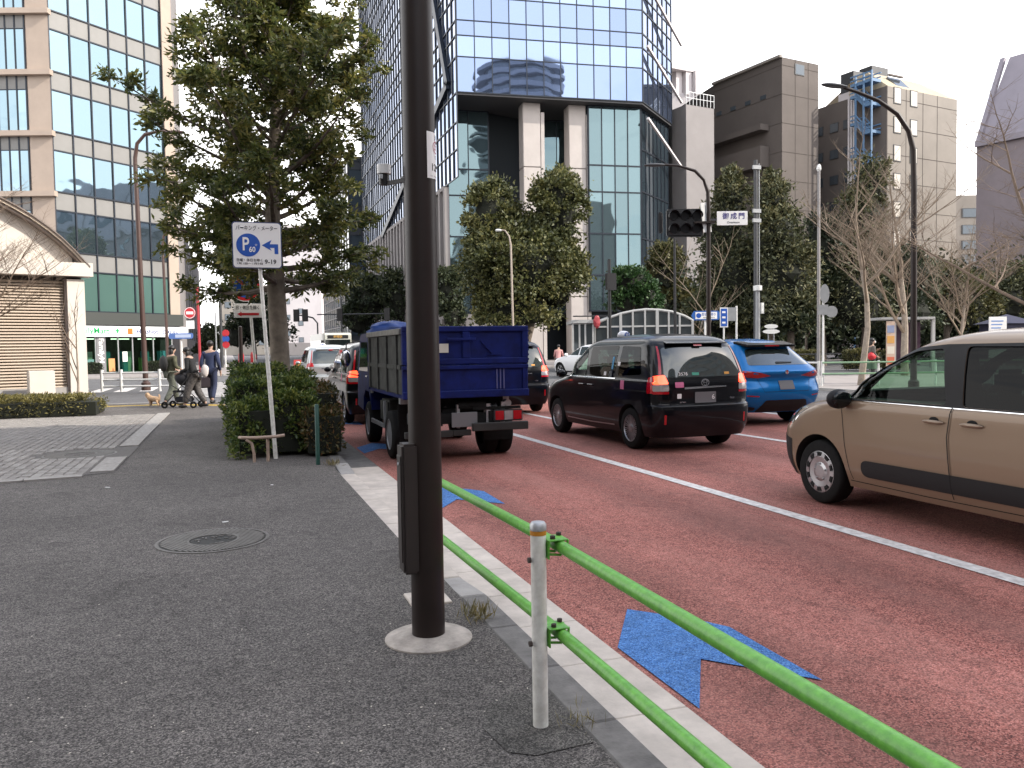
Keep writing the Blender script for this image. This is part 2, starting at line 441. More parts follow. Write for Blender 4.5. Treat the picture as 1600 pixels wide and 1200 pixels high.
RZ = -0.08    # road level below the pavement
sheet('ground', [(-1500, -1500), (1500, -1500), (1500, 1500), (-1500, 1500)], RZ - .012, M_ROAD)
sheet('road', [(1.82, -8), (11.45, -8), (11.6, 20), (11.6, 27.5), (1.82, 27.5)], RZ - .004, M_RED)

def marking(name, poly, m, z=RZ + .002):
    return sheet(name, poly, z, m)
def stripe(name, pts, w, m=M_LINE):
    vs = []; n = len(pts)
    for i, p in enumerate(pts):
        a = Vector(pts[max(i - 1, 0)]); b = Vector(pts[min(i + 1, n - 1)]); d = (b - a).normalized(); q = Vector((-d.y, d.x)) * w / 2
        vs += [(p[0] - q.x, p[1] - q.y, RZ + .002), (p[0] + q.x, p[1] + q.y, RZ + .002)]
    o = MB().add(vs, [(2 * i, 2 * i + 1, 2 * i + 3, 2 * i + 2) for i in range(n - 1)]).build(name, m); o['kind'] = 'structure'
    return o
stripe('lane_line', [(4.84, -8), (4.84, 4), (4.85, 9), (4.80, 14), (4.55, 20), (4.4, 26.5)], .15)
stripe('lane_line', [(8.4, -8), (8.38, 11), (8.3, 13), (7.4, 15), (6.62, 16.6), (6.57, 20), (6.5, 26.5)], .14)
stripe('lane_line', [(11.42, -8), (11.45, 14), (11.55, 26.5)], .14)
marking('stop_line', [(1.9, 26.6), (11.4, 26.6), (11.4, 27.05), (1.9, 27.05)], M_LINE)
chev = [gnd(*p, RZ) for p in ((980, 952), (965, 1012), (1093, 1108), (1095, 1030), (1285, 1063), (1140, 980), (1088, 968))]
for k in range(4):
    marking('cycle_lane_chevron', [(p.x, p.y + 4.72 * k) for p in chev], M_BLUEP)
# crossings of the side street on the left and of the far arm
for k in range(12):
    marking('crossing_stripe', [(-14 + k * .95, 36.5), (-13.5 + k * .95, 36.5), (-13.5 + k * .95, 40.5), (-14 + k * .95, 40.5)], M_LINE)
for k in range(15):
    marking('crossing_stripe', [(-1.6, 30.6 + k * .95), (1.2, 30.6 + k * .95), (1.2, 31.1 + k * .95), (-1.6, 31.1 + k * .95)], M_LINE)
for k in range(10):
    marking('crossing_stripe', [(2.6 + k * .98, 29), (3.1 + k * .98, 29), (3.1 + k * .98, 32.4), (2.6 + k * .98, 32.4)], M_LINE)
for k in range(11):
    marking('crossing_stripe', [(2.6 + k * .98, 55), (3.1 + k * .98, 55), (3.1 + k * .98, 59), (2.6 + k * .98, 59)], M_LINE)

# near pavement: asphalt slab with the kerb cut at the driveway
kx = [(1.27, -8), (1.27, 5.15), (1.22, 6.2), (1.21, 10.4), (1.27, 11.2), (1.27, 21), (.9, 23.6), (-.2, 25.6), (-1.8, 26.6), (-16, 27.2)]
pav = MB()
top = kx + [(-16, -8)]
pav.prism(top, -.3, 0)
pv = pav.build('pavement', M_WALK); pv['kind'] = 'structure'
def kerb_run(parent, xin, xout, y0, y1, zt0, zt1, m, n=None, rowname='kerbstone', gap=.008):
    n = n or max(1, round((y1 - y0) / .6)); L = (y1 - y0) / n
    for i in range(n):
        a, b = y0 + i * L + gap / 2, y0 + (i + 1) * L - gap / 2
        za, zb = zt0 + (zt1 - zt0) * i / n, zt0 + (zt1 - zt0) * (i + 1) / n
        MB().add([(xin, a, -.28), (xout + .012, a, -.28), (xout + .012, b, -.28), (xin, b, -.28), (xin, a, za), (xout, a, za), (xout, b, zb), (xin, b, zb)],
                 [(3, 2, 1, 0), (4, 5, 6, 7), (0, 1, 5, 4), (1, 2, 6, 5), (2, 3, 7, 6), (3, 0, 4, 7)]).build(rowname, m, parent, bevel=.008)
kerb = tag(bpy.data.objects.new('kerb', None), kind='structure'); COL.objects.link(kerb)
kerb_run(kerb, 1.272, 1.43, -7.85, 4.75, .003, .003, M_KERB)
kerb_run(kerb, 1.272, 1.43, 4.75, 5.35, .003, -.05, M_CONC, 1)
kerb_run(kerb, 1.24, 1.43, 5.35, 10.3, -.045, -.045, M_CONC_L, 8)
kerb_run(kerb, 1.25, 1.43, 10.3, 11.0, -.045, .003, M_CONC, 1)
kerb_run(kerb, 1.272, 1.43, 11.0, 20.6, .003, .003, M_KERB)
gut = tag(bpy.data.objects.new('gutter', None), kind='structure'); COL.objects.link(gut)
def gutter_run(y0, y1, m):
    n = round((y1 - y0) / .6); L = (y1 - y0) / n
    for i in range(n):
        MB().box(1.445, 1.835, y0 + i * L + .003, y0 + (i + 1) * L - .003, -.3, RZ + .008).build('gutter_slab', m, gut, bevel=.004)
gutter_run(-7.85, 11.0, M_CONC_L); gutter_run(11.0, 24.2, M_KERB)
# curved corner kerb round to the side street
pts = kx[5:]
for i in range(len(pts) - 1):
    a, b = Vector(pts[i]), Vector(pts[i + 1]); n = max(1, round((b - a).length / .8)); d = (b - a).normalized(); q = Vector((d.y, -d.x))
    for k in range(n):
        p0 = a.lerp(b, k / n) + d * .004 + q * .004; p1 = a.lerp(b, (k + 1) / n) - d * .004 + q * .004
        MB().prism([p0, p1, p1 + q * .15, p0 + q * .15], -.28, .003).build('kerbstone', M_CONC, kerb)
sheet('tactile_strip', [(-9, 25.75), (-1.9, 25.25), (-.35, 24.1), (-.12, 24.4), (-1.75, 25.6), (-9, 26.1)], .004, M_YEL)
sheet('tactile_strip', [(-.2, 24.25), (.9, 22.4), (1.15, 22.6), (0, 24.55)], .004, M_YEL)

# dressed-stone yard on the left: 300 setts as pieces, the rest as one mass
yard = tag(bpy.data.objects.new('sett_paving', None), kind='structure'); COL.objects.link(yard)
YB = [(-14, 9.6), (-2.6, 10.98), (-1.42, 11.35), (-1.42, 18.9), (-1.6, 21.6), (-14, 21.6)]
sheet('joint_bed', YB, .006, M_JOINT, parent=yard)
SETTS = []
def sett_mesh(seed, m):
    r = random.Random(seed); h = .018
    w, d = .5, .5
    j = lambda s: r.uniform(-s, s)
    b = [(-w + j(.05), -d + j(.05)), (w + j(.05), -d + j(.05)), (w + j(.05), d + j(.05)), (-w + j(.05), d + j(.05))]
    t = [(x * .86, y * .86) for x, y in b]
    return MB().add([(x, y, 0) for x, y in b] + [(x, y, 1 + j(.2)) for x, y in t], [(4, 5, 6, 7), (0, 1, 5, 4), (1, 2, 6, 5), (2, 3, 7, 6), (3, 0, 4, 7)]).mesh('sett', m)
sm = [sett_mesh(i, M_SETT if i % 3 else M_SETT2) for i in range(6)]
def in_yard(x, y):
    if y < 9.6 + (x + 14) * .121 + .1 or y > 21.5: return False
    return x < -1.72
spots = []
for ix in range(58):
    for iy in range(118):
        x = -1.8 - ix * .118; y = 10.6 + iy * .094 + (ix % 2) * .047
        x += rng.uniform(-.006, .006); y += rng.uniform(-.006, .006) + .035 * math.sin(x * 2.1)
        if in_yard(x, y) and x > -8 + 0 and (Vector((x, y)) - Vector((-2.15, 13.6))).length > .62: spots.append((x, y))
vis = [s for s in spots if s[0] / s[1] > -.235]
vis.sort(key=lambda s: s[1] + abs(s[0]) * .2)
near = set(vis[:300])
mass = MB()
for (x, y) in spots:
    if (x, y) in near:
        link('sett', sm[rng.integers(6)], yard, (x, y, .006), (0, 0, rng.uniform(-.05, .05)), (.112, .089, .015))
    elif x / y > -.30:
        j = lambda: rng.uniform(-.004, .004)
        a, b, h = .052, .041, .021 + rng.uniform(-.003, .004)
        mass.add([(x - a + j(), y - b + j(), .007), (x + a + j(), y - b + j(), .007), (x + a + j(), y + b + j(), .007), (x - a + j(), y + b + j(), .007),
                  (x - a * .85, y - b * .82, h), (x + a * .85, y - b * .82, h), (x + a * .85, y + b * .82, h + j() * .5), (x - a * .85, y + b * .82, h)],
                 [(4, 5, 6, 7), (0, 1, 5, 4), (1, 2, 6, 5), (2, 3, 7, 6), (3, 0, 4, 7)])
o = link('setts', mass.mesh('setts', M_SETT, fix=False), yard); o['kind'] = 'stuff'
for i in range(14):   # border stones along the footpath and the front edge
    y = 11.42 + i * .74
    if 12.9 < y + .37 < 14.2: continue
    piece('border_stone', M_SETT2, yard, (-1.57, y + .36, .006), (.27, .725, .03))
for i in range(16):
    x = -1.75 - i * .62
    piece('border_stone', M_SETT2, yard, (x - .3, 11.27 - .122 * (-1.75 - x + .3) - .12, .006), (.61, .2, .03), rz=.121)

# far kerbs and pavements
def pavement(name, poly, m=M_PAVER, kerbm=M_CONC):
    o = MB().prism(poly, -.3, .0).build(name, m); o['kind'] = 'structure'
    n = len(poly)
    k = MB()
    for i in range(n):
        a, b = Vector(poly[i]), Vector(poly[(i + 1) % n])
        d = (b - a).normalized(); q = Vector((d.y, -d.x))
        k.prism([a + q * .004, b + q * .004, b + q * .16, a + q * .16], -.3, .012)
    k.build('kerb_edge', kerbm, o)
    return o
pavement('far_pavement_left', [(-90, 56), (-3, 56), (-.6, 57), (.6, 60), (.6, 400), (-90, 400)])
pavement('far_pavement_right', [(20.2, 60), (21.2, 57), (24, 56), (260, 56), (260, 400), (20.2, 400)])
pavement('right_pavement', [(18.4, -60), (300, -60), (300, 30), (22.5, 30), (19.6, 28.6), (18.4, 26)])
pavement('median_island', [(12.6, 17.5), (13.7, 17.5), (13.9, 25.5), (13.2, 26.4), (12.5, 25.5)], M_CONC)

# scattered pale flecks on the near footpath
fl = MB()
for k in range(170):
    q = gnd(rng.uniform(-40, 830), 760 + 440 * rng.random() ** .7); a = rng.uniform(0, 6.28); s_ = rng.uniform(.003, .009)
    if q.x > 1.2: continue
    fl.add([(q.x + s_ * math.cos(a), q.y + s_ * math.sin(a), .004), (q.x - .5 * s_ * math.sin(a), q.y + .5 * s_ * math.cos(a), .006), (q.x - s_ * math.cos(a), q.y - s_ * math.sin(a), .004), (q.x + .5 * s_ * math.sin(a), q.y - .5 * s_ * math.cos(a), .004)], [(0, 1, 2, 3)])
tag(fl.build('litter_flecks', mat('pale_fleck', (.5, .45, .38), .8)), 'tiny pale dry leaf flecks scattered over the asphalt footpath', 'litter', kind='stuff')
# ------------------------------------------------------------------ foreground street furniture
M_GREEN = mat('green_pipe_paint', (.14, .43, .05), .38, var=.2, vscale=38, dirt=(.085, .29, .035), bump=.1, bscale=90)
M_POSTW = mat('post_white', (.84, .83, .78), .45, var=.15, vscale=16, dirt=(.62, .60, .54))
M_ORANGE = mat('orange_band', (.55, .22, .02), .5)
M_RUST = mat('rusty_bolt', (.045, .03, .024), .7, var=.4, vscale=40)

# pipe guard rail
PX, PY = 1.12, 3.0
gr = thing('guard_rail', 'green double pipe guard rail on white post along the kerb', 'guard rail', (PX, PY, 0))
def rail_post(x, y):
    p = MB().lathe([(.0305, -.05), (.0305, .792), (.031, .80)], (x, y, 0), n=20).build('post', M_POSTW, gr, smooth=True)
    MB().lathe([(.0322, .765), (.0322, .782)], (x, y, 0), n=20).build('orange_band', M_ORANGE, p, smooth=True)
    MB().lathe([(.033, .783), (.033, .806), (.026, .815), (.001, .818)], (x, y, 0), n=20).build('post_cap', M_STEEL, p, smooth=True)
    for h in (.70, .37):
        MB().lathe([(.011, -.012), (.011, .0)], (x - .036, y - .012, h - .03), 'x', n=10).build('bolt', M_RUST, p)
    return p
rail_post(0, 0); rail_post(0, 2.6); rail_post(0, -2.6)
for zc, w in ((.715, 0), (.365, 1)):
    pts = [(.085, -5.2, zc - .004), (.085, -2.5, zc), (.085, 0, zc), (.085, 1.4, zc - .03), (.085, 2.55, zc - .055)]
    MB().path(pts, .0245, 16).build('rail', M_GREEN, gr, smooth=True)
    for by, bz in ((0, zc), (2.6, zc - .055), (-2.6, zc)):
        s = MB()
        s.box(.028, .112, by - .04, by + .055, bz + .0245, bz + .031)
        s.box(.028, .035, by - .035, by + .035, bz - .045, bz + .03)
        s.path([(.04, by - .02, bz - .028), (.085, by - .02, bz - .034), (.115, by - .02, bz - .012), (.116, by - .02, bz + .026)], .006, 6)
        s.path([(.04, by + .04, bz - .028), (.085, by + .04, bz - .034), (.115, by + .04, bz - .012), (.116, by + .04, bz + .026)], .006, 6)
        br = s.build('bracket', M_GREEN, gr, bevel=.002)
        for bx, q in ((.055, -.015), (.1, .035)):
            MB().lathe([(.011, 0), (.011, .012), (.005, .014)], (bx, by + q, bz + .031), n=8).build('bolt', M_RUST, br)
sheet('paving_patch', [(.93, 2.84), (1.02, 2.78), (1.262, 2.8), (1.262, 3.3), (1.1, 3.33), (.96, 3.24), (.90, 3.05)], .004, asphalt('asphalt_patch', (.095, .088, .08), (.2, .185, .165), (.04, .037, .034), chip=170, patch=.4))

# big brown lamp column
LX, LY = .93, 4.13
lp = thing('lamp_column', 'thick dark brown steel column rising from a round concrete footing', 'lamp post', (LX, LY, 0))
MB().lathe([(.086, 0), (.085, .03), (.080, 3.0), (.076, 6), (.06, 9)], n=32).build('shaft', M_BROWN, lp, smooth=True)
MB().lathe([(.0, -.02), (.225, -.02), (.225, .008), (.205, .018), (.10, .030), (.0, .030)], n=36).build('footing', mat('footing_concrete', (.44, .39, .34), .9, var=.4, vscale=9, bump=.6, bscale=40), lp, smooth=True)
bx = MB().box(-.135, -.055, -.075, .055, .36, 1.02).build('control_box', mat('box_brown', (.030, .022, .02), .45, var=.2), lp, bevel=.012)
MB().box(-.141, -.135, -.055, .035, .42, .96).build('box_door', mat('box_brown', (.030, .022, .02)), bx, bevel=.002)
MB().lathe([(.008, 0), (.008, .006)], (-.15, -.03, .92), 'x', n=10).build('lock', M_STEEL, bx)
MB().path([(0, 0, 8.9), (.1, 0, 9.3), (.8, 0, 9.6), (2, 0, 9.7)], .04, 10).build('lamp_arm', M_BROWN, lp, smooth=True)
MB().box(1.9, 2.6, -.15, .15, 9.6, 9.75).build('lamp_head', M_BROWN, lp, bevel=.04)
# sticker plate wrapped round the shaft
pl = MB(); a0, a1 = rad(-75), rad(20)
vs = []; fs = []
for i in range(13):
    a = a0 + (a1 - a0) * i / 12
    for z in (2.345, 2.575): vs.append((.0835 * math.cos(a), .0835 * math.sin(a), z))
for i in range(12): fs.append((2 * i, 2 * i + 2, 2 * i + 3, 2 * i + 1))
pl.add(vs, fs)
pt = pl.build('notice_plate', M_WHITE_FLAT, lp, smooth='all')
def wrap_text(body, zc, size, m, ac=rad(-28), r=.0845, width=None, bold=0.0, parent=pt, name='lettering'):
    me = text_mesh(body, size, bold, extrude=0.0)
    xs = [v.co.x for v in me.vertices]
    k = (width / (max(xs) - min(xs))) if width else 1
    for v in me.vertices:
        a = ac + v.co.x * k / r
        v.co = (r * math.cos(a), r * math.sin(a), zc + v.co.y)
    me.materials.clear(); me.materials.append(m)
    return link(name, me, parent)
wrap_text('1200', 2.40, .05, M_INK, width=.085, bold=.001)
wrap_text('港', 2.548, .03, M_INK)
wrap_text('区', 2.452, .022, M_INK)
wrap_text('No smoking area', 2.358, .011, mat('grey_lettering', (.3, .3, .3)), width=.1)
# round ban symbol on the plate
ring = MB(); vs = []; fs = []
for i in range(33):
    t = 2 * PI * i / 32
    for r in (.026, .031):
        a = rad(-28) + r * math.cos(t) / .0848; vs.append((.0848 * math.cos(a), .0848 * math.sin(a), 2.503 + r * math.sin(t)))
for i in range(32): fs.append((2 * i, 2 * i + 1, 2 * i + 3, 2 * i + 2))
for s in (-1, 1):
    b = len(vs)
    for u, w in ((-.02, -.0035), (.02, -.0035), (.02, .0035), (-.02, .0035)):
        x, z = (u - w * s) * .707, (u * s + w) * .707
        a = rad(-28) + x / .0848; vs.append((.0849 * math.cos(a), .0849 * math.sin(a), 2.503 + z))
    fs.append((b, b + 1, b + 2, b + 3))
ring.add(vs, fs).build('ban_symbol', mat('pink_red_print', (.42, .10, .16)), pt)
# little sensor lamp on a bracket at the left of the column
c = dep(600, 272, 4.28)
sl = thing('sensor_lamp', 'small white capped sensor on a black bracket fixed to the brown column', 'sensor', (c.x, c.y, c.z))
MB().lathe([(.0, .0), (.036, .0), (.036, .045), (.034, .047), (.0, .047)], n=20).build('cap', mat('sensor_white', (.82, .82, .8), .35), sl, smooth=True)
MB().lathe([(.026, -.055), (.027, -.002), (.0, -.001)], n=16).build('body', M_BLACK, sl, smooth=True)
MB().bar((.0, 0, -.05), (LX - c.x - .07, LY - c.y, -.05), .014, .02).build('bracket', M_BLACK, sl)
MB().box(-.03, -.012, -.036, -.02, -.03, -.008).build('lens', M_STEEL, sl)

# manholes
def manhole(name, label, x, y, rr, seed, grp=None):
    t = thing(name, label, 'manhole cover', (x, y, 0), 0, grp)
    mi = mat('cast_iron', (.15, .14, .13), .5, .4, var=.35, vscale=8)
    MB().lathe([(rr, -.02), (rr, .006), (rr * .94, .007), (rr * .94, .002), (0, .002)], n=40).build('frame', mi, t, smooth=True)
    MB().lathe([(rr * .93, -.02), (rr * .93, .0035), (0, .0035)], n=40).build('plate', mat('cast_iron_dark', (.02, .02, .02), .6, .4), t)
    s = MB(); n = 15
    for i in range(-n, n + 1):
        yy = i * rr * .92 / n; L = math.sqrt(max(0, (rr * .9) ** 2 - yy * yy)); Li = math.sqrt(max(0, (rr * .46) ** 2 - yy * yy))
        for a, b in ((-L, -Li), (Li, L)) if Li > 0 else ((-L, L),):
            if b - a > .03: s.box(yy - .0095, yy + .0095, a, b, .003, .009)
    s.build('ribs', mi, t, rot=(0, 0, .5))
    s = MB().lathe([(rr * .47, .003), (rr * .47, .009), (rr * .42, .009), (rr * .42, .003)], n=36)
    r_ = random.Random(seed)
    for i in range(26):
        a, q = r_.uniform(0, 6.28), rr * .4 * math.sqrt(r_.random()); x0, y0 = q * math.cos(a), q * math.sin(a)
        s.bar((x0, y0, .006), (x0 + r_.uniform(-.05, .05), y0 + r_.uniform(-.05, .05), .006), .012, .006)
    s.build('emblem', mi, t)
    return t
manhole('manhole_cover', 'round cast iron cover with ribbed pattern set in the asphalt footpath', -.17, 6.92, .43, 1)
manhole('manhole_cover', 'worn round iron cover at the edge of the stone setts', -2.15, 13.6, .5, 2)

# small litter flakes on the asphalt
for px, py, s in ((352, 816, .05), (168, 762, .06), (425, 758, .03)):
    p = gnd(px, py); piece('paper_scrap', M_WHITE_FLAT, None, (p.x, p.y, .004), (s, .02, .004), rng.uniform(0, 3))
    tag(bpy.data.objects[-1] if False else COL.objects[-1], {352: 'white paper scrap just beyond the iron cover on the asphalt', 168: 'white scrap lying in front of the stone setts', 425: 'tiny white scrap near the parking sign pole foot'}[px], 'litter')
# concrete inspection lid between column and kerb
lid = gnd(668, 936)
tag(MB().box(-.12, .12, -.13, .13, -.02, .012).build('access_cover', M_CONC_L, None, (lid.x, lid.y, 0), bevel=.004), 'small pale concrete lid in the asphalt behind the brown column', 'cover')

# parking meter sign
SX, SY = .56, 11.85
ps = thing('parking_sign', 'white parking meter sign with blue disc and left arrow on a leaning pole', 'road sign', (SX, SY, 0))
MB().path([(0, 0, -.05), (-.075, 0, 1.35)], .030, 12).build('pole', M_POSTW, ps, smooth=True)
MB().path([(-.075, 0, 1.33), (-.165, 0, 3.1)], .026, 12).build('pole', M_POSTW, ps, smooth=True)
b0 = dep(365, 347, 11.4); b1 = dep(439, 347, 11.4); b2 = dep(365, 416, 11.4)
pw = .62; ph = .60; pcx, pcz = -.172, 2.93
face = MB()
R = .04; pts = []
for cx_, cz_, a0 in ((pw / 2 - R, ph / 2 - R, 0), (-pw / 2 + R, ph / 2 - R, 90), (-pw / 2 + R, -ph / 2 + R, 180), (pw / 2 - R, -ph / 2 + R, 270)):
    for k in range(5): a = rad(a0 + k * 22.5); pts.append((pcx + cx_ + R * math.cos(a), pcz + cz_ + R * math.sin(a)))
bd = MB().prism_y([(pcx + (x - pcx) * 1.04, pcz + (z - pcz) * 1.04) for x, z in pts], -.055, -.03).build('backing', mat('sign_edge_blue', (.05, .07, .16), .4), ps)
pn = MB().prism_y(pts, -.06, -.0555).build('panel', M_WHITE_FLAT, ps)
text('lettering', 'パーキング・メーター', M_INK, pn, (pcx, -.062, pcz + .225), .075, .54)
disc = MB().lathe([(.0, 0), (.155, 0), (.155, .003), (0, .003)], (0, 0, 0), 'y', n=40)
disc.build('blue_disc', M_BLUE_SIGN, pn, (pcx - .115, -.0635, pcz))
text('lettering', 'P', M_WHITE_FLAT, pn, (pcx - .15, -.066, pcz + .005), .25, .085, bold=.004)
text('lettering', '60', M_WHITE_FLAT, pn, (pcx - .065, -.066, pcz - .062), .10, .082, bold=.002)
text('lettering', '分', M_WHITE_FLAT, pn, (pcx - .015, -.066, pcz - .0), .035)
ar = MB().prism_y([(.0, .0), (.13, .075), (.105, .018), (.215, .018), (.215, -.115), (.165, -.115), (.165, -.032), (.105, -.032), (.13, -.072)], -.0625, -.0605)
ar.build('arrow', M_BLUE_SIGN, pn, (pcx + .06, 0, pcz))
text('lettering', '日曜・休日を除く', M_INK, pn, (pcx - .1, -.062, pcz - .205), .045, .33)
text('lettering', '1月1日〜1月3日', M_INK, pn, (pcx - .1, -.062, pcz - .25), .032, .33)
text('lettering', '9-19', M_INK, pn, (pcx + .17, -.062, pcz - .225), .085, .15, bold=.001)

# no-parking sign behind it
nx, ny = dep(400, 600, 16).x, dep(400, 600, 16).y
ns = thing('no_parking_sign', 'round red and blue no parking sign with red arrow plate', 'road sign', (nx, ny, 0))
lean = -.09
MB().path([(.04, 0, -.05), (-.01, 0, 1.3), (lean - .02, 0, 3.1)], .028, 12).build('pole', M_POSTW, ns, smooth=True)
dz = z_at(445, 16) + .04; 
d = MB().lathe([(.0, 0), (.29, 0), (.29, .01), (0, .01)], axis='y', n=40).build('disc', M_WHITE_FLAT, ns, (lean - .06, -.055, dz))
MB().lathe([(.0, 0), (.275, 0), (.275, .003), (0, .003)], axis='y', n=40).build('red_ring', M_RED_SIGN, d, (0, -.0035, 0))
MB().lathe([(.0, 0), (.215, 0), (.215, .003), (0, .003)], axis='y', n=40).build('blue_field', M_BLUE_SIGN, d, (0, -.007, 0))
MB().bar((-.15, -.009, .15), (.15, -.009, -.15), .003, .055, (1, 0, 1)).build('red_slash', M_RED_SIGN, d)
zb = z_at(480, 16)
p = MB().box(-.26, .26, -.052, -.04, zb - .13, zb + .14).build('arrow_plate', M_WHITE_FLAT, ns, (lean - .02, 0, 0), bevel=.004)
MB().prism_y([(-.2, 0), (-.12, .045), (-.12, .022), (.2, .022), (.2, -.022), (-.12, -.022), (-.12, -.045)], -.0565, -.053).build('red_arrow', M_RED_SIGN, p, (0, 0, zb - .06))
text('lettering', '日・休日を除く', M_INK, p, (0, -.054, zb + .06), .085, .42)

# slim delineator posts with red caps standing beside it
for px, lab in ((382, 'white delineator post with red top left of the no parking pole'), (391, 'white delineator post with red top right of the no parking pole')):
    q = dep(px + (-4 if px == 382 else 6), 600, 17.5)
    t = thing('delineator_post', lab, 'post', (q.x, q.y, 0), 0, 'red topped delineator posts')
    MB().lathe([(.055, 0), (.055, 1.25)], n=14).build('shaft', M_WHITE, t, smooth=True)
    MB().lathe([(.058, 1.25), (.058, 1.4), (.04, 1.47), (.0, 1.48)], n=14).build('red_top', M_RED_SIGN, t, smooth=True)
q = dep(378, 600, 17.2)
t = thing('slim_dark_pole', 'thin dark pole at the far end of the shrub bed', 'pole', (q.x, q.y, 0))
MB().lathe([(.045, 0), (.04, 2.0), (0, 2.02)], n=12).build('shaft', M_BROWN, t, smooth=True)

# hoop barrier and green stake in front of the shrubs
hb = thing('hoop_barrier', 'low tan hoop barrier wrapped round the sign pole foot', 'barrier', (gnd(400, 722).x, gnd(400, 722).y, 0))
mt = mat('tan_vinyl', (.42, .31, .24), .6, var=.2, vscale=10)
MB().path([(-.2, .12, .33), (-.17, .02, .335), (0, -.03, .33), (.25, -.03, .335), (.38, .0, .345)], .022, 10).build('top_rail', mt, hb, smooth=True)
MB().path([(-.12, .0, .31), (-.05, .0, .26), (-.02, 0, .12), (-.02, 0, -.02)], .02, 10).build('leg', mt, hb, smooth=True)
MB().path([(.16, .02, .33), (.16, .02, -.02)], .022, 10).build('leg', mt, hb, smooth=True)
q = gnd(497, 726)
tag(MB().lathe([(.028, -.02), (.028, .78), (.02, .79), (0, .79)], n=12).build('green_stake', mat('dark_green_paint', (.01, .06, .045), .5), None, (q.x, q.y, 0), smooth=True), 'dark green stake standing at the front corner of the shrub bed', 'stake')
# ------------------------------------------------------------------ vehicles
def paint(name, col, metal=0.25, rough=0.28):
    m = mat(name, col, rough, metal, coat=.5, spec=.1)
    return m
M_CARBLACK = paint('car_black', (.0035, .004, .006), .0, .3)
M_CARTAN = paint('car_tan', (.25, .182, .127), .25, .35)
M_CARBLUE = paint('car_blue', (.004, .15, .42), .3, .25)
M_CARWHITE = paint('car_white', (.72, .72, .72), .0, .3)
M_CARSILVER = paint('car_silver', (.45, .47, .47), .6, .3)
M_ARCH = mat('wheel_well', (.008, .008, .008), .9)
M_TRIM = mat('black_plastic', (.014, .014, .015), .6, bump=.15, bscale=300, spec=.3)
M_GAP = mat('panel_gap', (.004, .004, .004), .9)
M_CHROME = mat('chrome', (.75, .76, .78), .12, 1.0)
M_ALU = mat('wheel_silver', (.42, .42, .43), .35, .85, var=.15, vscale=14)
M_DGLASS = mat('dark_glass', (.008, .011, .011), .03, 0, spec=.4, coat=.1)
M_RGLASS = mat('rear_glass', (.03, .04, .037), .03, 0.2, spec=.8, coat=1.0)
M_CGLASS = clear_glass('clear_glass', (.52, .68, .57), .012)
M_TGLASS = clear_glass('tint_glass', (.045, .06, .055), .012)
M_REDLENS = mat('red_lens', (.42, .006, .012), .15, coat=1.0)
M_REDLIT = mat('red_lens_lit', (.5, .01, .01), .2, coat=1.0, emit=(1, .06, .02), estr=2.2)
M_AMBERLIT = mat('amber_lens_lit', (.6, .2, .01), .2, emit=(1, .35, .03), estr=2.5)
M_CLEARLENS = mat('clear_lens', (.45, .43, .42), .12, .4, coat=1.0)
M_PLATE = mat('number_plate', (.15, .15, .155), .6)
M_PINK = mat('pink_sticker', (.62, .16, .30), .5)
M_SEAT = mat('seat_fabric', (.02, .02, .022), .9)

def catmull(pts, n=6):
    P = [Vector(p) for p in pts]; out = []
    for i in range(len(P) - 1):
        a, b, c, d = P[max(i - 1, 0)], P[i], P[i + 1], P[min(i + 2, len(P) - 1)]
        for k in range(n):
            t = k / n
            out.append(0.5 * ((2 * b) + (c - a) * t + (2 * a - 5 * b + 4 * c - d) * t * t + (3 * b - a - 3 * c + d) * t ** 3))
    out.append(P[-1])
    z = -9; res = []
    for p in out:
        z = max(z + 1e-4, p.y); res.append((p.x, z))
    return res

def cdt_poly(poly, step):
    bd = []
    for i in range(len(poly)):
        a, b = Vector(poly[i]), Vector(poly[(i + 1) % len(poly)]); k = max(1, math.ceil((b - a).length / step))
        bd += [a.lerp(b, j / k) for j in range(k)]
    xs = [p.x for p in bd]; ys = [p.y for p in bd]
    def inside(x, y):
        c = False; n = len(bd)
        for i in range(n):
            p, q = bd[i], bd[i - 1]
            if (p.y > y) != (q.y > y) and x < (q.x - p.x) * (y - p.y) / (q.y - p.y) + p.x: c = not c
        return c
    pts = list(bd); x = min(xs) + step * .6
    while x < max(xs):
        y = min(ys) + step * .6
        while y < max(ys):
            if inside(x, y) and min((p.x - x) ** 2 + (p.y - y) ** 2 for p in bd) > (step * .45) ** 2: pts.append(Vector((x, y)))
            y += step
        x += step
    v, e, f, *_ = delaunay_2d_cdt(pts, [], [list(range(len(bd)))], 1, 1e-6)
    return v, f
def rounded(poly, r, n=4):
    out = []; k = len(poly)
    for i in range(k):
        p = Vector(poly[i]); a = Vector(poly[i - 1]) - p; b = Vector(poly[(i + 1) % k]) - p
        ra, rb = min(r, a.length * .45), min(r, b.length * .45)
        A, B = p + a.normalized() * ra, p + b.normalized() * rb
        for j in range(n + 1):
            t = j / n; out.append(A * (1 - t) ** 2 + p * 2 * t * (1 - t) + B * t * t)
    return [(q.x, q.y) for q in out]

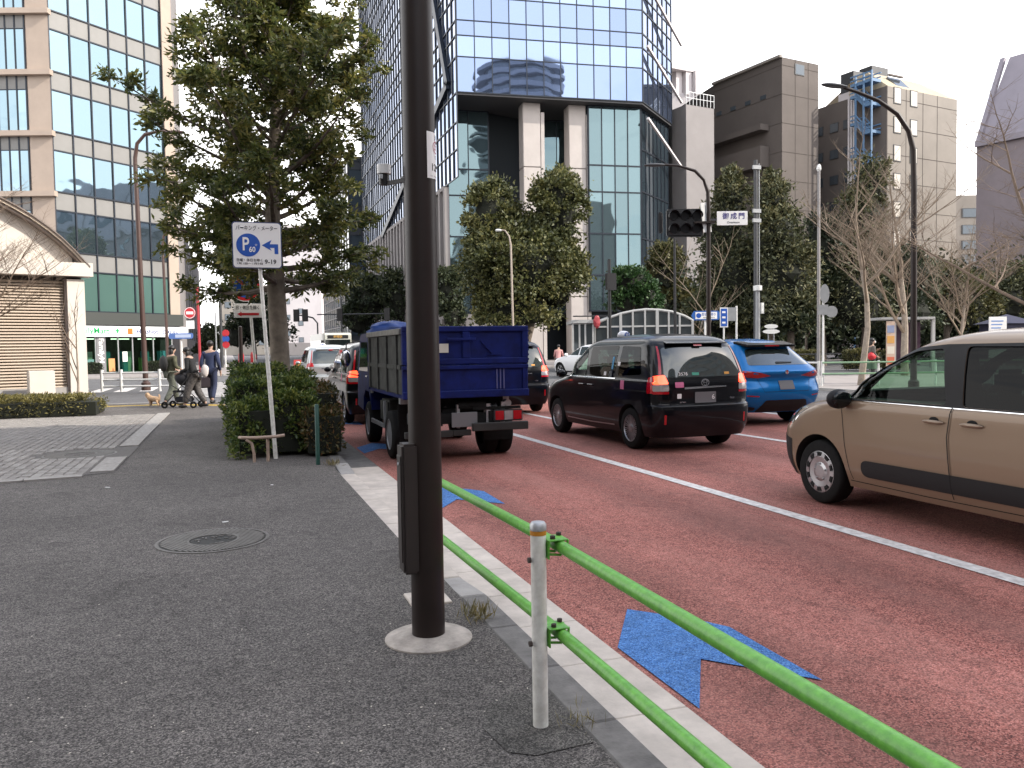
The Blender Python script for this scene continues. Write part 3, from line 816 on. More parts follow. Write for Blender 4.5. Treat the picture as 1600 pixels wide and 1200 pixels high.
class Shell:
    """car body as a stack of rounded-rectangle slices"""
    def __init__(s, front, rear, width, cf, cr, nf=3.2, nr=4.0):
        s.F = np.array(catmull(front)); s.R = np.array(catmull(rear)); s.W = np.array(catmull([(w, z) for z, w in width], 4))
        s.cf, s.cr = np.array(cf), np.array(cr); s.nf, s.nr = nf, nr
        s.z0 = max(s.F[0, 1], s.R[0, 1]); s.z1 = min(s.F[-1, 1], s.R[-1, 1], s.W[-1, 1])
    def at(s, z):
        yf = np.interp(z, s.F[:, 1], s.F[:, 0]); yr = np.interp(z, s.R[:, 1], s.R[:, 0]); w = np.interp(z, s.W[:, 1], s.W[:, 0])
        L = yf - yr
        return yf, yr, max(w, .01), min(np.interp(z, s.cf[:, 0], s.cf[:, 1]), L * .49), min(np.interp(z, s.cr[:, 0], s.cr[:, 1]), L * .49)
    def side(s, y, z):
        yf, yr, w, cf, cr = s.at(z)
        if y < yr + cr: t = min(1, (yr + cr - y) / cr); return w * (1 - t ** s.nr) ** (1 / s.nr)
        if y > yf - cf: t = min(1, (y - yf + cf) / cf); return w * (1 - t ** s.nf) ** (1 / s.nf)
        return w
    def rear(s, x, z):
        yf, yr, w, cf, cr = s.at(z); return yr + cr - cr * (max(0, 1 - min(1, abs(x) / w) ** s.nr)) ** (1 / s.nr)
    def front(s, x, z):
        yf, yr, w, cf, cr = s.at(z); return yf - cf + cf * (max(0, 1 - min(1, abs(x) / w) ** s.nf)) ** (1 / s.nf)
    def mesh(s, m):
        zs = sorted(set(np.round(np.concatenate([s.F[:, 1], s.R[:, 1], s.W[:, 1], np.arange(s.z0, s.z1, .035)]), 4)))
        lv = []
        for z in zs:
            if s.z0 <= z <= s.z1 and (not lv or z - lv[-1] > .0035): lv.append(z)
        NC, NS = 11, 26; b = MB(); ring = 4 * NC + 2 * NS
        for z in lv:
            yf, yr, w, cf, cr = s.at(z); r = []
            for i in range(NC):       # rear right corner, from centre line out
                t = (PI / 2) * i / NC; r.append((w * math.sin(t) ** (2 / s.nr), yr + cr - cr * math.cos(t) ** (2 / s.nr)))
            for i in range(NS + 1):
                r.append((w, yr + cr + (yf - cf - yr - cr) * i / NS))
            for i in range(1, NC):
                t = (PI / 2) * i / NC; r.append((w * math.cos(t) ** (2 / s.nf), yf - cf + cf * math.sin(t) ** (2 / s.nf)))
            r.append((0, yf))
            full = r + [(-x, y) for x, y in r[-2:0:-1]]
            b.v += [(x, y, z) for x, y in full]
            k = len(full)
        n = len(lv)
        fs = [(i * k + j, i * k + (j + 1) % k, (i + 1) * k + (j + 1) % k, (i + 1) * k + j) for i in range(n - 1) for j in range(k)]
        fs += [tuple(range(k - 1, -1, -1)), tuple(range((n - 1) * k, n * k))]
        b.f = fs; b.m = [0] * len(fs)
        return b.mesh('body', m)

def cut(me, cutter, mc):
    """boolean difference, baked"""
    a = bpy.data.objects.new('tmp_a', me); c = bpy.data.objects.new('tmp_c', cutter.mesh('tmp_c', mc))
    COL.objects.link(a); COL.objects.link(c)
    md = a.modifiers.new('b', 'BOOLEAN'); md.object = c; md.operation = 'DIFFERENCE'; md.solver = 'EXACT'; md.material_mode = 'TRANSFER'
    bpy.context.view_layer.update()
    out = bpy.data.meshes.new_from_object(a.evaluated_get(bpy.context.evaluated_depsgraph_get()))
    bpy.data.objects.remove(a); bpy.data.objects.remove(c)
    out.polygons.foreach_set('use_smooth', [True] * len(out.polygons)); out.set_sharp_from_angle(angle=rad(35))
    return out

def patch(sh, kind, poly, off=.004, step=.05, sgn=1):
    v, f = cdt_poly(poly, step); b = MB(); vs = []
    for p in v:
        if kind == 'side': vs.append((sgn * (sh.side(p.x, p.y) + off), p.x, p.y))
        elif kind == 'rear': vs.append((p.x, sh.rear(p.x, p.y) - off, p.y))
        else: vs.append((p.x, sh.front(p.x, p.y) + off, p.y))
    b.add(vs, [tuple(t) for t in f])
    return b

def ribbon(pts, w):
    """thin polygon strip round a polyline in patch space"""
    L, R_ = [], []; n = len(pts)
    for i, p in enumerate(pts):
        a, b = Vector(pts[max(i - 1, 0)]), Vector(pts[min(i + 1, n - 1)]); d = (b - a).normalized(); q = Vector((-d.y, d.x)) * w / 2
        L.append((p[0] + q.x, p[1] + q.y)); R_.append((p[0] - q.x, p[1] - q.y))
    return L + R_[::-1]

WHEELS = {}
def wheel_meshes(style, r, w):
    key = (style, r, w)
    if key in WHEELS: return WHEELS[key]
    h = w / 2
    ty = MB().lathe([(r * .60, -h), (r * .90, -h), (r * .97, -h + .012), (r, -h + .035), (r, h - .035), (r * .97, h - .012), (r * .90, h), (r * .66, h), (r * .63, h - .02), (r * .60, h - .02)], axis='x', n=40, close=True).mesh('wheel', M_RUBBER, True)
    rim = MB(); dark = MB()
    dark.lathe([(r * .62, h - .07), (0, h - .075)], axis='x', n=32)
    dm = dark.mesh('rim_disc', M_ARCH if style != 'steel' else M_ALU, True)
    rim.lathe([(r * .66, h - .03), (r * .665, h - .006), (r * .63, h - .004), (r * .60, h - .03)], axis='x', n=40, close=True)
    if style == 'fins':
        for i in range(16):
            a = 2 * PI * i / 16; a2 = a + .11
            for aa in (a, a2 + .06):
                rim.bar((h - .028, r * .17 * math.cos(aa), r * .17 * math.sin(aa)), (h - .018, r * .63 * math.cos(aa + .05), r * .63 * math.sin(aa + .05)), .012, .010, (1, 0, 0))
        rim.lathe([(r * .19, h - .04), (r * .19, h - .015), (r * .12, h - .008), (0, h - .008)], axis='x', n=24)
    elif style == 'steel':
        rim.lathe([(r * .63, h - .03), (r * .56, h - .012), (r * .47, h - .006), (r * .30, h - .012), (r * .2, h - .004), (0, h - .002)], axis='x', n=40)
        for i in range(10):
            a = 2 * PI * i / 10
            rim.bar((h - .008, r * .48 * math.cos(a), r * .48 * math.sin(a)), (h - .012, r * .62 * math.cos(a), r * .62 * math.sin(a)), .045, .02, (1, 0, 0))
        for i in range(5):
            a = 2 * PI * i / 5 + .3; rim.lathe([(.012, h - .01), (.010, h + .002), (0, h + .003)], (0, r * .25 * math.cos(a), r * .25 * math.sin(a)), 'x', n=8)
    elif style == 'truck':
        rim.lathe([(r * .6, h - .02), (r * .5, h - .07), (r * .3, h - .075), (r * .25, h - .02), (0, h - .015)], axis='x', n=32)
        for i in range(6):
            a = 2 * PI * i / 6; rim.lathe([(.018, h - .075), (.018, h - .045), (0, h - .044)], (0, r * .38 * math.cos(a), r * .38 * math.sin(a)), 'x', n=8)
    else:
        for i in range(5):
            a = 2 * PI * i / 5
            for q in (-.13, .13):
                rim.bar((h - .03, r * .1 * math.cos(a), r * .1 * math.sin(a)), (h - .012, r * .63 * math.cos(a + q), r * .63 * math.sin(a + q)), .03, .02, (1, 0, 0))
        rim.lathe([(r * .16, h - .05), (r * .16, h - .012), (0, h - .008)], axis='x', n=20)
    rm = rim.mesh('rim', M_ALU if style != 'truck' else M_GREY, False)
    slots = None
    if style == 'steel':
        sb = MB()
        for i in range(10):
            a = 2 * PI * (i + .5) / 10; c = (h - .006, r * .545 * math.cos(a), r * .545 * math.sin(a))
            sb.bar((c[0], c[1] - .025 * math.sin(a), c[2] + .025 * math.cos(a)), (c[0], c[1] + .025 * math.sin(a), c[2] - .025 * math.cos(a)), .03, .016, (1, 0, 0))
        slots = sb.mesh('slots', M_ARCH)
    WHEELS[key] = (ty, dm, rm, slots)
    return WHEELS[key]
def wheel(parent, x, y, r, w, style):
    ty, dm, rm, sl = wheel_meshes(style, r, w)
    o = link('wheel', ty, parent, (x, y, r), (0, 0, 0 if x > 0 else PI))
    link('rim_disc', dm, o); link('rim', rm, o)
    if sl: link('rim_slots', sl, o)
    return o
def mirror_part(name, m, parent, x, y, z, sgn, s=1.0, mface=None):
    b = MB().blob((0, 0, 0), (.12 * s, .06 * s, .085 * s), 3, 14, 9, 0)
    o = b.build(name, m, parent, (sgn * (x + .13), y, z), smooth=True)
    MB().bar((-sgn * .1, 0, -.05), (-sgn * .2, .02, -.09), .05, .03).build('mirror_arm', M_TRIM, o)
    if mface: MB().blob((0, -.045 * s, .0), (.10 * s, .022 * s, .07 * s), 3, 14, 9, 0).build('mirror_glass', mface, o, smooth=True)
    return o

def car(name, label, cat, sh, paintm, loc, rz, wheels, style, wr, ww, patches, tunnels=(), group=None, arch=None, cavity=None, screen=None):
    t = thing(name, label, cat, loc, rz, group)
    me = sh.mesh(paintm)
    c = MB(); ar = arch or wr + .055
    for wx, wy in wheels:
        for s in (-1, 1):
            x0, x1 = sorted((s * (wx - ww), s * 1.3))
            c.lathe([(ar, x0), (ar, x1)], (0, wy, wr), 'x', n=40)
    me = cut(me, c, M_ARCH)
    if cavity: me = cut(me, MB().prism_x(cavity[0], -cavity[1], cavity[1]), M_ARCH)     # cabin space
    if tunnels:
        c = MB()
        for poly in tunnels: c.prism_x(rounded(poly, .04, 3), -1.3, 1.3)
        me = cut(me, c, M_ARCH)
    if screen: me = cut(me, MB().prism_y(screen[0], screen[1], screen[2]), M_ARCH)
    body = link('body', me, t)
    for wx, wy in wheels:
        for s in (-1, 1): wheel(t, s * wx, wy, wr, ww, style)
    for (kind, nm, m, poly, opt) in patches:
        off = opt.get('off', .004); st = opt.get('step', .06)
        if kind == 'side':
            for s in ((-1, 1) if opt.get('both', 1) else (-1,)):
                o = patch(sh, 'side', poly, off, st, s).build(nm, m, t if not opt.get('sub') else body, smooth='all')
        else:
            for q in ((1, -1) if opt.get('mir') else (1,)):
                pp = [(q * x, z) for x, z in poly]
                patch(sh, kind, pp, off, st).build(nm, m, t if not opt.get('sub') else body, smooth='all')
    return t, body

# --- black cab ------------------------------------------------------------
cab_sh = Shell(front=[(2.13, .22), (2.19, .40), (2.2, .60), (2.15, .78), (1.98, .93), (1.6, 1.02), (1.28, 1.08), (.98, 1.27), (.62, 1.50), (.42, 1.61), (.1, 1.69), (-.5, 1.745), (-.9, 1.755)],
               rear=[(-2.13, .22), (-2.19, .40), (-2.2, .66), (-2.15, .72), (-2.15, .95), (-2.13, 1.06), (-2.05, 1.3), (-1.95, 1.5), (-1.84, 1.62), (-1.65, 1.70), (-1.35, 1.735), (-1.0, 1.755)],
               width=[(.22, .78), (.35, .825), (.55, .845), (.80, .848), (1.02, .838), (1.08, .82), (1.3, .785), (1.5, .735), (1.6, .705), (1.67, .64), (1.72, .50), (1.745, .32), (1.755, .1)],
               cf=[(.2, .55), (.8, .6), (1.0, .9), (1.3, .35), (1.7, .4)], cr=[(.2, .34), (.9, .30), (1.1, .28), (1.7, .35)], nf=2.6, nr=3.6)
def cab(label, loc, rz, lit=True, tun=True, sticker=True, group='black cabs queuing in the road', paintm=M_CARBLACK, name='taxi'):
    fw = [(1.0, 1.07), (.56, 1.43), (.22, 1.545), (.15, 1.07)]
    rw = [(.04, 1.07), (.10, 1.56), (-.86, 1.575), (-.86, 1.07)]
    qw = [(-.98, 1.10), (-.98, 1.57), (-1.55, 1.55), (-1.70, 1.14)]
    P = [('side', 'window', M_CGLASS if tun else M_DGLASS, rounded(fw, .04), {}), ('side', 'window', M_TGLASS if tun else M_DGLASS, rounded(rw, .05), {}), ('side', 'window', M_TGLASS if tun else M_DGLASS, rounded(qw, .05), {}),
         ('front', 'windscreen', M_CGLASS if tun else M_DGLASS, [(-.66, 1.13), (.66, 1.13), (.55, 1.52), (-.55, 1.52)], {}),
         ('rear', 'rear_window', M_RGLASS, rounded([(-.655, 1.10), (.655, 1.10), (.60, 1.535), (-.60, 1.535)], .06), {'off': .005}),
         ('rear', 'tail_lamp', M_REDLENS, rounded([(.68, 1.14), (.618, 1.56), (.642, 1.56), (.722, 1.13)], .01, 2), {'mir': 1, 'off': .006}),
         ('rear', 'tail_lamp', M_REDLIT if lit else M_REDLENS, rounded([(.60, 1.0), (.64, 1.14), (.80, 1.12), (.815, 1.0)], .03), {'mir': 1, 'off': .010}),
         ('rear', 'reversing_lamp', M_CLEARLENS, rounded([(.60, .90), (.60, .995), (.815, .995), (.815, .90)], .02), {'mir': 1, 'off': .010}),
         ('rear', 'tail_lamp', M_REDLENS, rounded([(.60, .86), (.60, .895), (.815, .895), (.815, .86)], .01), {'mir': 1, 'off': .010}),
         ('side', 'tail_lamp', M_REDLENS, rounded([(-2.10, .87), (-2.06, 1.13), (-1.92, 1.10), (-1.92, .87)], .02), {'off': .007, 'step': .03}),
         ('rear', 'number_plate', M_PLATE, rounded([(-.18, .72), (.18, .72), (.18, .88), (-.18, .88)], .01, 2), {'off': .012}),
         ('rear', 'boot_handle', M_CHROME, rounded([(-.36, .925), (.36, .945), (.36, .965), (-.36, .955)], .008, 2), {'off': .02}),
         ('rear', 'panel_gap', M_GAP, ribbon([(-.62, .88), (-.57, .70), (.57, .70), (.62, .88)], .010), {'off': .0015, 'sub': 1}),
         ('rear', 'panel_gap', M_GAP, ribbon([(-.66, 1.06), (0, 1.05), (.66, 1.06)], .008), {'off': .0015, 'sub': 1}),
         ('rear', 'high_brake_lamp', M_REDLENS, rounded([(-.07, 1.555), (.07, 1.555), (.07, 1.58), (-.07, 1.58)], .006, 2), {'off': .05}),
         ('rear', 'reflector', M_REDLENS, rounded([(.66, .42), (.69, .42), (.69, .56), (.66, .56)], .006, 2), {'mir': 1, 'off': .006}),
         ('side', 'panel_gap', M_GAP, ribbon([(.08, .36), (.10, 1.0), (.10, 1.06)], .008), {'off': .0015, 'sub': 1}),
         ('side', 'panel_gap', M_GAP, ribbon([(.98, .36), (1.02, .8), (1.1, 1.05)], .008), {'off': .0015, 'sub': 1}),
         ('side', 'panel_gap', M_GAP, ribbon([(-.93, .36), (-.93, .62), (-.92, 1.06)], .008), {'off': .0015, 'sub': 1}),
         ('side', 'belt_trim', M_CHROME, ribbon([(1.02, 1.062), (0, 1.058), (-.9, 1.06)], .012), {'off': .006}),
         ('side', 'door_rail', M_GAP, ribbon([(-.9, .90), (-1.9, .895)], .014), {'off': .002, 'sub': 1}),
         ('side', 'sill_trim', M_ALU, ribbon([(.92, .33), (0, .315), (-.86, .33)], .02), {'off': .006}),
         ('front', 'head_lamp', M_CLEARLENS, rounded([(.42, .72), (.45, .88), (.74, .92), (.76, .76)], .03), {'mir': 1, 'off': .008}),
         ('front', 'grille', M_TRIM, rounded([(-.4, .42), (.4, .42), (.5, .68), (-.5, .68)], .04), {})]
    t, b = car(name, label, 'taxi', cab_sh, paintm, loc, rz, [(.735, 1.38), (.735, -1.37)], 'fins', .315, .19, P, tunnels=[fw, rw, qw] if tun else (), group=group, cavity=([(1.05, 1.03), (.52, 1.45), (.15, 1.6), (-1.7, 1.6), (-1.85, 1.03)], .63) if tun else None, screen=([(-.62, 1.15), (.62, 1.15), (.52, 1.50), (-.52, 1.50)], .1, 1.6) if tun else None)
    for s in (-1, 1):
        for y in (.28, -.06):
            MB().box(-.012, .012, -.10, .10, -.014, .014).build('door_handle', M_CARBLACK if paintm is M_CARBLACK else paintm, t, (s * .862, y, .93), bevel=.008)
        mirror_part('wing_mirror', paintm, t, cab_sh.side(1.0, 1.05), 1.02, 1.10, s, .72)
    # roof lamp, spoiler, emblem
    o = MB().blob((0, 0, .06), (.11, .12, .08), 5, 16, 9, 0).build('roof_lamp', mat('roof_lamp_white', (.75, .75, .78), .3), t, (-.05, .25, 1.69), smooth=True)
    text('lettering', '◎', M_BLUE_SIGN, o, (0, -.125, .06), .12)
    text('lettering', 'TAXI', M_BLUE_SIGN, o, (0, -.118, .09), .03)
    MB().add([(-.5, -1.80, 1.628), (.5, -1.80, 1.628), (.52, -1.95, 1.60), (-.52, -1.95, 1.60), (-.5, -1.80, 1.60), (.5, -1.80, 1.60), (.52, -1.95, 1.585), (-.52, -1.95, 1.585)],
             [(0, 1, 2, 3), (7, 6, 5, 4), (0, 4, 5, 1), (1, 5, 6, 2), (2, 6, 7, 3), (3, 7, 4, 0)]).build('rear_spoiler', paintm, t, bevel=.006)
    e = MB().lathe([(.048, -.004), (.054, -.004), (.054, .004), (.048, .004)], axis='y', n=28, close=True)
    em = e.build('emblem', M_CHROME, t, (0, cab_sh.rear(0, 1.02) - .008, 1.015), smooth=True); em.scale.x = 1.25
    for a, c_, zz in ((.022, .047, 0), (.040, .022, .02)):
        k = MB().lathe([(.84, -.004), (1, -.004), (1, .004), (.84, .004)], axis='y', n=24, close=True).build('emblem_ring', M_CHROME, em, (0, 0, zz)); k.scale = (a, 1, c_)
    if sticker:
        for (x0, x1, z0, z1, mm, nm) in ((-.50, -.36, .95, 1.03, M_PINK, 'pink_sticker'), (-.47, -.40, .79, .86, M_WHITE_FLAT, 'white_sticker')):
            patch(cab_sh, 'rear', rounded([(x0, z0), (x1, z0), (x1, z1), (x0, z1)], .012), .005).build(nm, mm, t)
        patch(cab_sh, 'rear', [(-.20, 1.125), (-.08, 1.125), (-.08, 1.165), (-.20, 1.165)], .008).build('green_sticker', mat('green_sticker', (.05, .3, .2)), t)
        patch(cab_sh, 'rear', [(.36, 1.13), (.45, 1.13), (.45, 1.165), (.36, 1.165)], .008).build('orange_sticker', mat('orange_sticker', (.65, .3, .05)), t)
        patch(cab_sh, 'side', [(-1.1, .90), (-1.22, .90), (-1.22, 1.04), (-1.1, 1.04)], .005, sgn=-1).build('pink_label', M_PINK, t)
        patch(cab_sh, 'side', [(-.94, 1.26), (-1.02, 1.26), (-1.02, 1.32), (-.94, 1.32)], .008, sgn=-1).build('white_label', M_WHITE_FLAT, t)
        patch(cab_sh, 'side', [(-.74, 1.2), (-.80, 1.2), (-.80, 1.40), (-.74, 1.40)], .008, sgn=-1).build('blue_label', mat('light_blue_sticker', (.08, .30, .5)), t)
        patch(cab_sh, 'side', [(-.50, 1.10), (-.58, 1.10), (-.58, 1.16), (-.50, 1.16)], .008, sgn=-1).build('white_label', M_WHITE_FLAT, t)
        text('lettering', '3576', M_WHITE_FLAT, t, (-.35, cab_sh.rear(.35, 1.15) - .012, 1.145), .07, .15, rx=PI / 2 - .15)
        text('lettering', '6', M_WHITE_FLAT, t, (.13, cab_sh.rear(0, .8) - .016, .80), .10)
        text('lettering', 'JAPAN', M_CHROME, t, (-.38, cab_sh.rear(.38, .735) - .006, .735), .03, .1)
        text('lettering', 'TAXI', M_CHROME, t, (.47, cab_sh.rear(.47, .775) - .008, .775), .035, .08)
    if tun:
        for s in (-1, 1):
            MB().box(-.22, .22, -.10, .12, .95, 1.22).box(-.13, .13, -.07, .05, 1.24, 1.42).build('front_seat', M_SEAT, t, (s * .36, .02, 0), bevel=.04)
    return t
cab('black cab with chrome boot handle and pink sticker in the second lane', (6.53, 12.71, RZ), .03)
cab('black cab just beyond the raised rear corner of the blue dump truck', (6.32, 20.3, RZ), .0, tun=False)
cab('black cab with glowing tail lamp half hidden by the shrub bed', (3.12, 19.35, RZ), .0, tun=False)

# --- tan compact van ------------------------------------------------------
tan_sh = Shell(front=[(2.04, .20), (2.10, .36), (2.13, .55), (2.12, .72), (2.05, .86), (1.85, .96), (1.5, 1.02), (1.22, 1.08), (.92, 1.26), (.55, 1.46), (.30, 1.57), (-.05, 1.645), (-.5, 1.685), (-.9, 1.695)],
               rear=[(-2.04, .22), (-2.12, .45), (-2.13, .8), (-2.10, 1.1), (-2.02, 1.4), (-1.92, 1.57), (-1.7, 1.655), (-1.3, 1.688), (-1.0, 1.695)],
               width=[(.20, .75), (.30, .80), (.42, .835), (.62, .847), (.85, .842), (1.0, .835), (1.05, .815), (1.3, .765), (1.5, .705), (1.58, .65), (1.64, .54), (1.675, .36), (1.69, .16), (1.695, .06)],
               cf=[(.2, .5), (.7, .55), (.95, .8), (1.2, .35), (1.7, .4)], cr=[(.2, .3), (1.7, .35)], nf=2.5, nr=3.6)
fw = [(.97, 1.055), (.60, 1.345), (.22, 1.49), (-.08, 1.515), (-.20, 1.055)]
rw = [(-.36, 1.05), (-.30, 1.53), (-1.2, 1.525), (-1.28, 1.05)]
qw = [(-1.42, 1.1), (-1.38, 1.52), (-1.78, 1.48), (-1.86, 1.12)]
mold = rounded([(.72, .345), (.72, .50), (-1.30, .50), (-1.30, .345)], .09, 6)
tan, tb = car('compact_van', 'tan beige compact van with black door moulding cut off by the frame edge', 'van', tan_sh, M_CARTAN, (6.27, 5.36, RZ), 0,
              [(.735, 1.30), (.735, -1.45)], 'steel', .312, .19, [], tunnels=[fw, rw], arch=.37, cavity=([(1.05, .98), (.6, 1.37), (.2, 1.55), (-1.75, 1.57), (-1.8, .98)], .60), screen=([(-.60, 1.12), (.60, 1.12), (.54, 1.49), (-.54, 1.49)], .1, 1.6))
def trim_ring(sh, outer, holes, off, sgn):
    """surface patch with holes"""
    pts, faces = [], []
    def res(p):
        out = []
        for i in range(len(p)):
            a, b = Vector(p[i]), Vector(p[(i + 1) % len(p)]); k = max(1, math.ceil((b - a).length / .05))
            out += [a.lerp(b, j / k) for j in range(k)]
        return out
    edges = []; o = res(outer); pts += o; edges += [(i, (i + 1) % len(o)) for i in range(len(o))]
    for h in holes:
        r = res(h); k = len(pts); pts += r; edges += [(k + i, k + (i + 1) % len(r)) for i in range(len(r))]
    v, e, f, *_ = delaunay_2d_cdt(pts, edges, [], 2, 1e-6)
    def ins(p, poly):
        c = False
        for i in range(len(poly)):
            a, b = poly[i], poly[i - 1]
            if (a[1] > p.y) != (b[1] > p.y) and p.x < (b[0] - a[0]) * (p.y - a[1]) / (b[1] - a[1]) + a[0]: c = not c
        return c
    keep = []
    for t in f:
        c = sum((v[i] for i in t), Vector((0, 0))) / len(t)
        if ins(c, outer) and not any(ins(c, h) for h in holes): keep.append(tuple(t))
    return MB().add([(sgn * (sh.side(p.x, p.y) + off), p.x, p.y) for p in v], keep)
for s in (-1, 1):
    trim_ring(tan_sh, [(1.08, 1.04), (.62, 1.375), (.24, 1.52), (-.1, 1.548), (-1.22, 1.558), (-1.8, 1.51), (-1.9, 1.04)], [rounded(fw, .04, 3), rounded(rw, .04, 3)], .008, s).build('pillar_trim', M_TRIM, tan, smooth='all')
    patch(tan_sh, 'side', rounded(fw, .04, 3), -.006, .05, s).build('window', M_CGLASS, tan, smooth='all')
    patch(tan_sh, 'side', rounded(rw, .04, 3), -.006, .05, s).build('window', M_TGLASS, tan, smooth='all')
    patch(tan_sh, 'side', rounded(qw, .04, 3), .006, .05, s).build('window', M_DGLASS, tan, smooth='all')
    for nm, m_, pl_, of in (('door_moulding', M_TRIM, mold, .010), ('panel_gap', M_GAP, ribbon([(-.28, .30), (-.27, .5), (-.24, .8), (-.27, 1.04)], .010), .0115), ('panel_gap', M_GAP, ribbon([(.86, .30), (.93, .62), (.97, .9), (1.0, 1.04)], .008), .0015),
                            ('panel_gap', M_GAP, ribbon([(.9, .285), (0, .275), (-1.1, .285)], .008), .0015), ('panel_gap', M_GAP, ribbon([(-1.36, .5), (-1.36, .8), (-1.34, 1.04)], .008), .0015),
                            ('belt_trim', M_CHROME, ribbon([(.92, 1.043), (-.2, 1.037), (-1.3, 1.037)], .010), .006), ('rail_gap', M_GAP, ribbon([(-1.36, .90), (-2.0, .90)], .012), .0015)):
        patch(tan_sh, 'side', pl_, of, .06, s).build(nm, m_, tb if 'gap' in nm else tan, smooth='all')
    for hy in (-.10, -.47):
        x = tan_sh.side(hy, .92)
        h = MB().blob((0, 0, 0), (.018, .11, .018), 4, 12, 8, 0).build('door_handle', M_CARTAN, tan, (s * (x + .018), hy, .915), smooth=True)
        MB().blob((0, 0, .012), (.006, .05, .03), 4, 12, 8, 0).build('handle_recess', M_GAP, h, (-s * .016, 0, 0))
    mirror_part('wing_mirror', M_TRIM, tan, tan_sh.side(.9, 1.06), .93, 1.05, s, 1.1, M_DGLASS)
    patch(tan_sh, 'front', [(s * x, z) for x, z in rounded([(.40, .80), (.44, .93), (.80, .94), (.83, .78), (.66, .74)], .03)], .006, .05).build('head_lamp', M_CLEARLENS, tan, smooth='all')
    patch(tan_sh, 'side', rounded([(1.70, .76), (1.66, .92), (1.83, .90), (1.92, .75)], .03), .005, .03, s).build('head_lamp', M_DGLASS, tan, smooth='all')
    patch(tan_sh, 'side', [(1.72, .23), (1.70, .60), (1.9, .64), (2.03, .62), (2.03, .3), (1.98, .23)], .004, .03, s).build('bumper_trim', M_TRIM, tan, smooth='all')
    MB().box(-.23, .23, -.12, .12, .75, 1.12).box(-.14, .14, -.10, .02, 1.13, 1.34).build('front_seat', M_SEAT, tan, (s * .36, -.35, 0), bevel=.04)
patch(tan_sh, 'front', rounded([(-.62, 1.12), (.62, 1.12), (.56, 1.50), (-.56, 1.50)], .05), .005, .06).build('windscreen', M_CGLASS, tan, smooth='all')
patch(tan_sh, 'front', [(-.78, .24), (.78, .24), (.78, .60), (-.78, .60)], .006, .06).build('bumper_trim', M_TRIM, tan, smooth='all')
MB().lathe([(.17, -.012), (.19, -.012), (.19, .012), (.17, .012)], axis='y', n=28, close=True).build('steering_wheel', M_SEAT, tan, (.36, .35, 1.02), (.4, 0, 0))

# --- blue sport utility car and the white one on the cross street --------
suv_sh = Shell(front=[(2.22, .25), (2.30, .42), (2.34, .62), (2.30, .80), (2.12, .95), (1.7, 1.04), (1.25, 1.10), (.95, 1.20), (.5, 1.44), (.2, 1.56), (-.2, 1.64), (-.6, 1.67), (-.9, 1.675)],
               rear=[(-2.16, .26), (-2.28, .42), (-2.34, .60), (-2.335, .72), (-2.27, .88), (-2.32, 1.02), (-2.24, 1.11), (-2.02, 1.28), (-1.80, 1.46), (-1.70, 1.56), (-1.5, 1.62), (-1.2, 1.66), (-1.0, 1.675)],
               width=[(.26, .82), (.40, .90), (.62, .945), (.85, .95), (1.02, .925), (1.12, .87), (1.3, .78), (1.48, .69), (1.57, .62), (1.62, .52), (1.655, .36), (1.67, .2), (1.675, .08)],
               cf=[(.2, .6), (1, .9), (1.3, .4), (1.7, .4)], cr=[(.2, .42), (.9, .45), (1.1, .40), (1.7, .4)], nf=2.5, nr=3.0)
